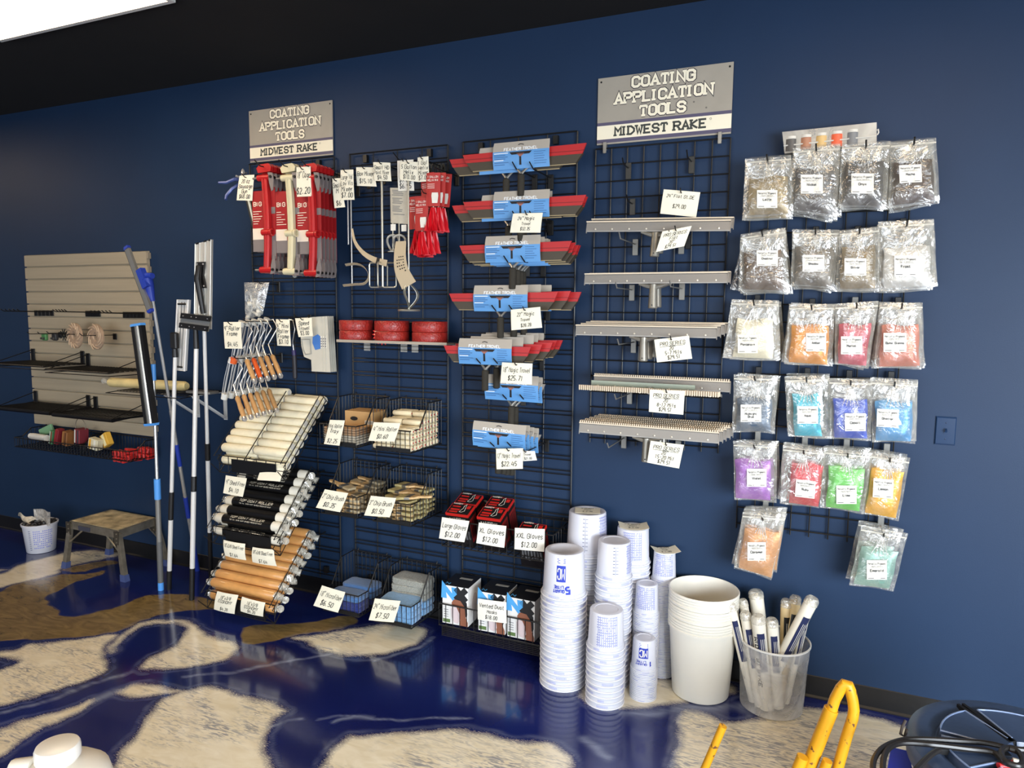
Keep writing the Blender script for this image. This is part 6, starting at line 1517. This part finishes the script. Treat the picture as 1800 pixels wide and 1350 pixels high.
S6 = stack(.361, -.305, .058, .046, .135, .0082, 18, 'short front stack of small cups', 'logo', '1', -.05)
S7 = stack(.340, -.187, .058, .046, .135, .0082, 43, 'middle stack of small cups', 'dense', '1', .3)
S8 = stack(.393, -.068, .058, .046, .135, .0082, 58, 'rear stack of small cups against the wall', 'dense', '1', .35)
for (x, y, z, r, lab, ln, rz) in ((.026, -.112, S2, .06, 'cream card lying on the rear large cup stack', ['5 Quart', 'Pail', '$ 2.95'], .3), (.245, -.09, S5, .068, 'curled cream card lying on the rear medium cup stack', ['2.5 Quart', 'Pail', '$ 2.00'], .35), (.393, -.068, S8, .06, 'curled cream card overhanging the rear small cup stack', ['1 Quart', 'Cup', '$ 1.00'], .5)):
    t = thing('price_card', lab, 'price card', (x, y, z), rot=(0, 0, rz), local=True)
    k_ = .018 if 'curled' in lab else .003
    fz = lambda u, v: V(u, v, .0016+k_*max(0, abs(u)/r-.45)+.0)
    MB().shell(lambda a, b: (fz((a-.5)*2*r, (b-.5)*1.5*r-.01), V(0, 0, 1)), 10, 4, .0008).build('sheet', CARD, t, local=True)
    b = MB()
    for i, s in enumerate(ln): text(b, s, lambda u, v: fz(u, v)+V(0, 0, .0006), 0, .026-.026*i, .012, stroke=.9, slant=.15, jit=.05)
    b.build('lettering', INK, t, local=True)
# five gallon buckets
BUC = mat('bucket_white', (224, 220, 208), .35, noise=.05, nscale=6, bump=.12, bscale=9)
def bucket(label, group=None):
    t = thing('bucket', label, 'bucket', (0, 0, 0), local=True, group=group); H = .37; r0, r1 = .125, .150
    R = lambda z: r0+(r1-r0)*z/H
    prof = [(.0005, .002), (r0-.006, .002), (r0, .006)]+[(R(z), z) for z in (.06, .12, .20, .30)]+[(R(.315)+.001, .314), (R(.316)+.007, .316), (R(.325)+.007, .325), (R(.328)+.001, .328)]
    for k in range(3): z = .333+.012*k; prof += [(R(z)+.004, z), (R(z)+.005, z+.005), (R(z)+.002, z+.008)]
    prof += [(R(H)+.004, H-.003), (R(H)+.002, H), (R(H)-.001, H), (R(H)-.0022, H-.004)]+[(R(z)-.0022, z) for z in (.30, .2, .1, .03)]+[(r0-.006, .006), (.0005, .006)]
    MB().lathe(prof, 44).build('body', BUC, t, True, local=True)
    return t
b0 = bucket('lowest white bucket of the nested stack right of the cups'); b0.location = (.590, -.160, 0)
for k in (1, 2): dup(b0, (.590, -.160, .058*k), (0, 0, k), ('middle white bucket of the nested stack', 'top open white bucket of the nested stack')[k-1])
# frosted bucket with wrapped rollers
FB = film('frosted_plastic', (226, 224, 220), .36, .2, .25, 7., .07)
fx, fy = .893, -.150
t = thing('frosted_bucket', 'clear frosted bucket full of wrapped rollers by the baseboard', 'bucket', (fx, fy, 0))
MB().lathe([(.0005, .003), (.124, .003), (.131, .008), (.137, .15), (.146, .30), (.1465, .303)], 44, (fx, fy, 0)).build('shell', FB, t, True)
MB().lathe([(.1465, .298), (.150, .300), (.150, .306), (.145, .307), (.144, .300)], 44, (fx, fy, 0)).build('rim', mat('rim_milky', (214, 212, 206), .3), t, True)
NVY = mat('wrap_navy', (34, 42, 78), .4); RW = mat('wrap_white', (222, 216, 200), .45, noise=.05, nscale=20); RBG = mat('wrap_beige', (208, 186, 140), .5)
CLW = film('clear_wrap', (230, 225, 210), .4)
for i, (px, py, Y, bx_, by_, r, m, lab, strip_) in enumerate(((1285, 1068, -.23, -.07, -.03, .021, RW, 'leftmost wrapped roller with a dark strip, leaning over the bucket rim', 1), (1307, 1062, -.15, -.05, .03, .019, RW, 'wrapped roller at the rear left of the bucket', 1), (1329, 1046, -.09, -.02, .07, .031, RW, 'fat white wrapped roller, tallest in the middle of the bucket', 0),
   (1311, 1084, -.22, -.04, -.06, .023, RW, 'wrapped roller with navy strip second from the left', 1), (1333, 1090, -.255, -.015, -.07, .028, RW, 'wrapped roller with black lettering strip at the front of the bucket', 2), (1357, 1096, -.22, .03, -.04, .025, RW, 'plain white wrapped roller right of the lettered one', 3),
   (1382, 1062, -.10, .05, .05, .023, RBG, 'beige wrapped roller with a black strip at the back', 1), (1398, 1056, -.09, .03, .02, .024, RBG, 'beige wrapped roller behind the slanting white one', 1), (1426, 1058, -.19, -.05, -.03, .027, RW, 'long white wrapped roller slanting out to the right', 4), (1419, 1075, -.17, .06, .01, .014, RW, 'thin printed roller inside the right of the bucket', 3))):
    top = at(px, py, Y); bot = V(fx+bx_, fy+by_, .02); d = (top-bot).normalized()
    t = thing('wrapped_roller', lab, 'paint roller', bot)
    MB().tube([bot, bot+d*.004, top-d*.006, top], [r*.8, r, r, r*.8], 16).build('roll', m, t, True)
    MB().tube([top-d*.01, top+d*.012, top+d*.022], [r*1.08, r*1.02, r*.75], 14).build('wrap_end', CLW, t, True)
    if strip_:
        e1 = d.cross(V(0, 1, 0)).normalized(); e2 = d.cross(e1); e2 = -e2 if e2.y > 0 else e2
        L_ = (top-bot).length
        def cyl(u, v, o=.0012): return bot+d*v+e1*((r+o)*math.sin(u/r))+e2*((r+o)*math.cos(u/r))
        ns = MB().shell(lambda a, b: (cyl((a-.75 if strip_ != 4 else a-.9)*r*1.1, L_*(.45+.43*b)), e2), 4, 4, .0004).build('navy_strip', NVY if m is RW else BLKP, t, True)
        b = MB()
        for k in range(3): b.ribbon([((-.62+.22*k)*r*1.1 if strip_ != 4 else (-.75+.22*k)*r*1.1, L_*.56), ((-.62+.22*k)*r*1.1 if strip_ != 4 else (-.75+.22*k)*r*1.1, L_*.82)], r*.06, lambda u, v: cyl(u, v, .0022))
        b.build('strip_print', WCARD, ns)
        if strip_ == 2:
            b = MB(); text(b, 'MIDWEST RAKE', lambda u, v: cyl(v, L_*.98-u, .0022), L_*.42, r*.45, r*.5, width=L_*.55, stroke=1.6); b.build('lettering', INK, t)
# small bucket at the far left with bags and dark chips
sx, sy = -3.95, -.205
t = thing('small_pail', 'small white pail of dark chips and bags at the far left wall', 'pail', (sx, sy, 0))
MB().lathe([(.0005, .002), (.085, .002), (.088, .006), (.106, .19), (.112, .192), (.113, .205), (.108, .207), (.103, .19), (.086, .012), (.0005, .010)], 36, (sx, sy, 0)).build('body', CUPM, t, True)
b = MB(); az = DIRC(sx, sy)
for c_ in range(11):
    for k in range(9):
        if random.random() < .8:
            aa = az+(c_-4)*.11; z = .04+.015*k; rr = .0885+.018*(z/.19)
            b.add([V(sx+rr*math.cos(aa+d_), sy+rr*math.sin(aa+d_), z+e_) for d_, e_ in ((0, 0), (.07, 0), (.07, .008), (0, .008))], [(0, 1, 2, 3)])
b.build('print', PMD, t)
b = MB()
for k in range(10):
    aa = az-.75; z = .03+.015*k; rr = .0885+.018*(z/.19); b.add([V(sx+rr*math.cos(aa+d_), sy+rr*math.sin(aa+d_), z+e_) for d_, e_ in ((0, 0), (.14, 0), (.14, .004), (0, .004))], [(0, 1, 2, 3)])
b.build('scale_print', mat('print_slate', (70, 78, 120), .5), t)
b = MB()
for k in range(160):
    a_, rr = random.uniform(0, 6.28), .1*math.sqrt(random.random()); c = V(sx+rr*math.cos(a_), sy+rr*math.sin(a_), .195+random.uniform(0, .025)-.12*rr); q = Matrix.Rotation(random.uniform(0, 3), 3, V(random.random(), random.random(), .3).normalized())
    b.add([c+q @ V(*p) for p in ((-.012, -.006, 0), (.012, -.005, .002), (.010, .006, 0), (-.010, .005, .003))], [(0, 1, 2, 3)])
tag(b.build('dark_chips', mat('dark_chip', (44, 40, 40), .4), off=V(sx, sy, .19)), 'heap of dark flakes filling the small white pail', 'chips', kind='stuff')
c = V(sx-.09, sy-.01, .20); t = thing('plastic_glove', 'crumpled milky plastic glove hanging over the left edge of the pail', 'glove', c)
MB().surf(lambda u, v: c+V(-.05+.13*u+.012*math.sin(7*v), .03*math.sin(3*u+4*v)-.03, -.02+.10*v*(1-.8*abs(u-.35))+.012*math.sin(9*u)), 12, 12).build('sheet', film('milky_sheet', (214, 200, 176), .9, .3, .6, 30, .05), t, True)
c = V(sx+.055, sy, .22); t = thing('clear_bag', 'clear plastic bag standing up out of the small pail', 'bag', c)
MB().shell(lambda u, v: (c+V(-.095+.20*u+.02*(v-.5)*(u-.5), -.01+.02*math.sin(5*u), -.03+.105*v+.01*u), V(0, -1, 0)), 8, 6, .001).build('sheet', film('pail_bag', (220, 214, 204), .45, .12, 1., 30, .15), t, True)
# aluminium step stool
t = thing('step_stool', 'paint spattered aluminium work platform on four splayed legs', 'step stool', (-3.2, -.2, 0)); ZT = .312
P4 = [V(-3.455, -.315, ZT), V(-2.985, -.325, ZT), V(-3.01, -.035, ZT), V(-3.45, -.03, ZT)]
lay = lambda u, v, w: (P4[0].lerp(P4[1], u)).lerp(P4[3].lerp(P4[2], u), v)+V(0, 0, w)
dm = mat('spattered_deck', (190, 174, 138), .6, noise=.6, nscale=13, bump=.3, bscale=50)
for k in range(5):
    v0, v1 = k/5+.008, (k+1)/5-.008
    MB().loft([[lay(u, v, w) for u, v in ((.02, v0), (.98, v0), (.98, v1), (.02, v1))] for w in (-.012, 0)], True).build('deck_plank', dm, t)
am = mat('worn_aluminium', (150, 142, 126), .4, .7, noise=.3, nscale=20)
for a_, b_ in (((0, 0), (1, 0)), ((1, 0), (1, 1)), ((1, 1), (0, 1)), ((0, 1), (0, 0))):
    n_ = V(b_[0]-a_[0], b_[1]-a_[1], 0); A_, B_ = lay(*a_, -.002), lay(*b_, -.002); o_ = (B_-A_).cross(V(0, 0, 1)).normalized()*.008
    MB().loft([[A_-o_, A_+o_, A_+o_-V(0, 0, .05), A_-o_-V(0, 0, .05)], [B_-o_, B_+o_, B_+o_-V(0, 0, .05), B_-o_-V(0, 0, .05)]], True).build('side_rail', am, t)
hp = lay(0.33, 0, -.03)
MB().loft([[hp+V(x, y, z) for x, z in ((-.055, .012), (.055, .012), (.05, -.016), (-.05, -.016))] for y in (-.018, -.009)], True).build('hand_plate', mat('plate_steel', (92, 94, 108), .4, .6), t)
for (u, v), foot in zip(((0, 0), (1, 0), (1, 1), (0, 1)), ((-3.475, -.352), (-2.915, -.35), (-2.905, -.045), (-3.45, -.06))):
    top = lay(u, v, -.02); f_ = V(foot[0], foot[1], 0); d = (f_-top)
    cs = lambda p, w, q: [p+V(-w, -q, 0), p+V(w, -q, 0), p+V(w, q, 0), p+V(-w, q, 0)]
    MB().loft([cs(top, .016, .012), cs(top+d*.88, .018, .013)], True).build('leg', am, t)
    MB().loft([cs(top+d*.86, .021, .016), cs(f_, .023, .018)], True).build('foot_cap', mat('foot_blue', (62, 76, 122), .6), t)
    MB().loft([[top+V(x, -.0145, z) for x, z in ((-.022, .015), (.022, .015), (.02, -.07), (-.02, -.07))], [top+V(x, -.020, z) for x, z in ((-.022, .015), (.022, .015), (.02, -.07), (-.02, -.07))]], True).build('hinge_plate', mat('hinge_dark', (86, 80, 70), .45, .6), t)
    for dz in (0, -.03, -.055): MB().lathe([(.0005, .004), (.005, .003), (.005, 0)], 8, top+V(.004, -.02, dz), 'y').build('rivet', am, t)
    MB().cyl(top+d*.45, lay(.5*u+.25, v, -.05) if v == 0 else lay(.5*u+.25, v, -.05), .006, 8).build('brace', am, t)

# right foreground: yellow cart handle, dark blue drum lid with its cord, blue box
YEL = mat('chipped_yellow', (206, 146, 18), .45, noise=.12, nscale=18)
# chips of rust in the yellow paint
_nt = YEL.node_tree; _b = _nt.nodes['Principled BSDF']; _n = _nt.nodes.new('ShaderNodeTexNoise'); _n.inputs['Scale'].default_value = 55; _n.inputs['Detail'].default_value = 5
_tc = _nt.nodes.new('ShaderNodeTexCoord'); _nt.links.new(_tc.outputs['Object'], _n.inputs['Vector']); _r = _nt.nodes.new('ShaderNodeMapRange'); _r.inputs[1].default_value = .64; _r.inputs[2].default_value = .68
_nt.links.new(_n.outputs[0], _r.inputs[0]); _m = _nt.nodes.new('ShaderNodeMix'); _m.data_type = 'RGBA'; _src = _b.inputs['Base Color'].links[0].from_socket
_nt.links.new(_r.outputs[0], _m.inputs[0]); _nt.links.new(_src, _m.inputs[6]); _m.inputs[7].default_value = (*lin((96, 60, 34)), 1); _nt.links.new(_m.outputs[2], _b.inputs['Base Color'])
YY = -1.12
def yl(px, py, dy=0): return at(px, py, YY+dy)
a0, a1 = yl(1459, 1252), yl(1404, 1392); c0, c1 = yl(1501, 1246), yl(1463, 1380)
base = V(a1.x, YY-.05, .02)
t = thing('yellow_cart', 'chipped yellow tubular cart handle rising at the bottom edge', 'cart', (a1.x, YY, 0))
lp = [yl(1459, 1256), yl(1468, 1228), yl(1478, 1210), yl(1485, 1202), yl(1491, 1204), yl(1495, 1214), yl(1499, 1232), yl(1501, 1247), yl(1499, 1262), yl(1488, 1295), yl(1474, 1345), yl(1462, 1392)]
MB().tube(lp, .0155, 14).build('handle_loop', YEL, t, True)
dd = (a1-a0).normalized(); low = a1+dd*((a1.z-.03)/max(.2, -dd.z))
MB().tube([a0-dd*.012, low], .0205, 14).build('main_tube', YEL, t, True)
de = (lp[-1]-lp[-2]).normalized(); low2 = lp[-1]+de*((lp[-1].z-.03)/max(.2, -de.z))
MB().tube([lp[-1], low2], .0155, 12).build('rear_tube', YEL, t, True)
q0 = yl(1411, 1330, -.03); MB().tube([q0, q0+dd*.22], .017, 12).build('socket_tube', YEL, t, True)
q1 = yl(1455, 1337, -.02); MB().tube([q1, q1+dd*.2], .014, 12).build('socket_tube', YEL, t, True)
s0 = yl(1271, 1276); s1 = yl(1240, 1348); ds = (s1-s0).normalized(); low3 = s1+ds*((s1.z-.03)/max(.2, -ds.z))
MB().tube([s0, low3], .0125, 14).build('post', YEL, t, True)
MB().tube([low3+V(-.02, 0, -.012), low+V(.02, 0, -.012)], .016, 10).build('base_bar', YEL, t, True); MB().tube([low+V(0, 0, -.012), low2+V(.02, 0, -.012)], .016, 10).build('base_bar', YEL, t, True)
DZ = .52; DR = .30; dc = V(1.59, -1.08, DZ)
DB = mat('drum_lid_blue', (58, 74, 102), .3, noise=.22, nscale=9, bump=.12, bscale=40)
t = thing('drum', 'dark blue drum with a ribbed round lid at the lower right corner', 'drum', (dc.x, dc.y, 0))
MB().lathe([(.0005, .0), (.24, 0), (.25, .01), (DR-.03, DZ-.05), (DR-.03, DZ-.03)], 48, (dc.x, dc.y, 0)).build('body', mat('drum_dark', (62, 58, 52), .6), t, True)
MB().lathe([(DR-.035, -.07), (DR-.004, -.06), (DR, -.02), (DR-.006, -.004), (DR-.02, .0), (DR-.05, .002), (DR-.065, -.004), (DR-.075, -.012), (.0005, -.012)], 64, dc).build('lid', DB, t, True)
def sector(r0, r1, a0_, a1_, z0, z1, n=14, inset=.006):
    rings = []
    for z, k in ((z0, 0), (z1, inset)):
        an = [a0_+k/r1+(a1_-a0_-2*k/r1)*i/n for i in range(n+1)]
        rings.append([dc+V((r1-k)*math.cos(a), (r1-k)*math.sin(a), z) for a in an]+[dc+V((r0+k)*math.cos(a), (r0+k)*math.sin(a), z) for a in reversed(an)])
    return MB().loft(rings, True)
vw = math.atan2(CAM.y-dc.y, CAM.x-dc.x)
for k, (a0_, a1_) in enumerate(((.10, .82), (.88, 1.55), (1.68, 2.55), (2.62, 3.35), (3.45, 4.3), (4.4, 5.2), (5.3, 6.1))):
    sector(.05, DR-.078, a0_+.5, a1_+.5, -.012, .010, 14, .008).build('lid_panel', DB, t)
    A0, A1, RO = a0_+.5+.03, a1_+.5-.03, DR-.086
    MB().tube([dc+V(.075*math.cos(A0), .075*math.sin(A0), .0105)]+[dc+V(RO*math.cos(a), RO*math.sin(a), .0105) for a in np.linspace(A0, A1, 12)]+[dc+V(.075*math.cos(A1), .075*math.sin(A1), .0105)], .0028, 6).build('lid_edge_highlight', mat('edge_highlight_blue', (120, 138, 172), .25), t, True)  # highlights along the panel bevels, put in as pale glossy tubes
for a_ in (1.0, 2.05, 2.12, 3.4): 
    d0 = V(math.cos(a_+.05), math.sin(a_+.05), 0); e0 = V(-d0.y, d0.x, 0)
    MB().loft([[dc+d0*.06-e0*.006+V(0, 0, -.008), dc+d0*.06+e0*.012+V(0, 0, -.008), dc+d0*(DR-.05)+e0*.004+V(0, 0, -.004), dc+d0*(DR-.05)-e0*.004+V(0, 0, -.004)], [dc+d0*.06-e0*.006+V(0, 0, .0116), dc+d0*.06+e0*.012+V(0, 0, .0116), dc+d0*(DR-.05)+e0*.004+V(0, 0, .0116), dc+d0*(DR-.05)-e0*.004+V(0, 0, .0116)]], True).build('slot', mat('slot_black', (10, 10, 12), .6), t)
MB().tube([at(1592, 1266, dc.y-.05), at(1586, 1278, dc.y-.06), at(1583, 1290, dc.y-.06), at(1590, 1295, dc.y-.05), at(1594, 1282, dc.y-.05)], .004, 8).build('rope_loop', mat('rope_dark', (52, 44, 38), .7), t, True)
CRD = mat('black_cord', (34, 32, 31), .35)
def cz(px, py, z=.545): return onz(px, py, z)
pts = [cz(1575, 1402), cz(1540, 1365), cz(1535, 1340), cz(1548, 1318), cz(1575, 1304), cz(1610, 1299), cz(1680, 1302), cz(1740, 1307), cz(1790, 1322), cz(1840, 1345)]
pts2 = [cz(1600, 1420), cz(1560, 1370), cz(1552, 1345), cz(1560, 1318), cz(1585, 1306), cz(1640, 1309), cz(1700, 1316), cz(1745, 1322), cz(1765, 1340), cz(1800, 1352), cz(1850, 1375)]
pts3 = [cz(1840, 1312, .567), cz(1800, 1318, .567), cz(1772, 1314, .567), cz(1760, 1322, .567), cz(1768, 1338, .567), cz(1790, 1346, .567), cz(1798, 1338, .567), cz(1790, 1322, .567), cz(1775, 1316, .567)]
pts4 = [cz(1590, 1375), cz(1622, 1340, .553), cz(1640, 1324, .553), cz(1652, 1318, .553)]
def smooth(P, n=5):
    o = []
    for i in range(len(P)-1):
        p0, p1, p2, p3 = P[max(i-1, 0)], P[i], P[i+1], P[min(i+2, len(P)-1)]
        for j in range(n):
            k = j/n; o.append(.5*((2*p1)+(p2-p0)*k+(2*p0-5*p1+4*p2-p3)*k*k+(3*p1-p0-3*p2+p3)*k**3))
    return o+[P[-1]]
t = thing('power_cord', 'black looped cord lying over the dark blue drum lid', 'cord', pts[5])
for p_ in (pts, pts2, pts3, pts4): MB().tube(smooth(p_), .0075, 8).build('strand', CRD, t, True)
bx = onz(1578, 1345, .40)
t = thing('blue_carton', 'bright royal blue carton corner left of the drum', 'carton', (bx.x, bx.y, 0))
Q = [onz(1566, 1313, .40), onz(1597, 1320, .40), onz(1614, 1400, .40), onz(1552, 1400, .40)]
MB().loft([[V(q.x, q.y, z) for q in Q] for z in (0, .40)], True).build('box', mat('royal_blue', (28, 44, 176), .4), t)
q = onz(1790, 1342, DZ+.012)
t = thing('red_tool', 'small red and white tool end lying on the drum lid under the cord', 'tool', q)
MB().tube([onz(1755, 1346, DZ+.012), onz(1792, 1344, DZ+.012), onz(1830, 1356, DZ+.012)], [.008, .014, .014], 10).build('body', mat('tool_red', (196, 44, 44), .4), t, True)
MB().tube([onz(1780, 1340, DZ+.02), onz(1802, 1345, DZ+.02)], .012, 10).build('white_band', WCARD, t, True)
# white jug on a low table at the bottom left corner
jd = FWD.copy(); jx = _ray(101, 1312); jp = CAM+jx*1.42
t = thing('white_jug', 'white plastic jug with a ribbed screw cap in the bottom left corner', 'jug', (jp.x, jp.y, jp.z-.30))
JW = mat('jug_white', (232, 226, 212), .35)
rel = lambda z: (jp.x, jp.y, jp.z+z)
tiltq = Matrix.Rotation(.10, 3, RIGHT)
a = MB(); a.lathe([(.0005, -.30), (.085, -.30), (.098, -.285), (.10, -.10), (.09, -.062), (.07, -.045), (.05, -.036), (.036, -.03), (.034, -.01), (.0005, -.01)], 32, rel(0)); a.build('body', JW, t, True)
MB().tube([V(jp.x, jp.y, jp.z-.045)-RIGHT*.05, V(jp.x, jp.y, jp.z-.047)-RIGHT*.083, V(jp.x, jp.y, jp.z-.085)-RIGHT*.10, V(jp.x, jp.y, jp.z-.15)-RIGHT*.098], .021, 12).build('handle', JW, t, True)
a = MB(); n = 48; rings = []
for z, r, k in ((-.022, .0400, .0), (-.022, .0410, .0006), (-.002, .0408, .0006), (.004, .0385, 0), (.0055, .034, 0), (.0055, .0005, 0)):
    rings.append([V(jp.x+(r+k*(i % 2))*math.cos(2*PI*i/n), jp.y+(r+k*(i % 2))*math.sin(2*PI*i/n), jp.z+z) for i in range(n)])
a.loft(rings, False).build('cap', mat('cap_white', (236, 232, 222), .3), t, True)
tb = thing('low_table', 'plain low table under the white jug, below the picture edge', 'table', (jp.x, jp.y, 0)); zt = jp.z-.302; back = V(-FWD.x, -FWD.y, 0).normalized()*.10; c = V(jp.x, jp.y, 0)+back
MB().box((c.x-.2, c.y-.2, zt-.03), (c.x+.2, c.y+.2, zt)).build('tabletop', mat('table_grey', (120, 116, 110), .5), tb)
for sx_ in (-1, 1):
    for sy_ in (-1, 1): MB().box((c.x+sx_*.18-.015, c.y+sy_*.18-.015, 0), (c.x+sx_*.18+.015, c.y+sy_*.18+.015, zt-.03)).build('leg', DKM, tb)
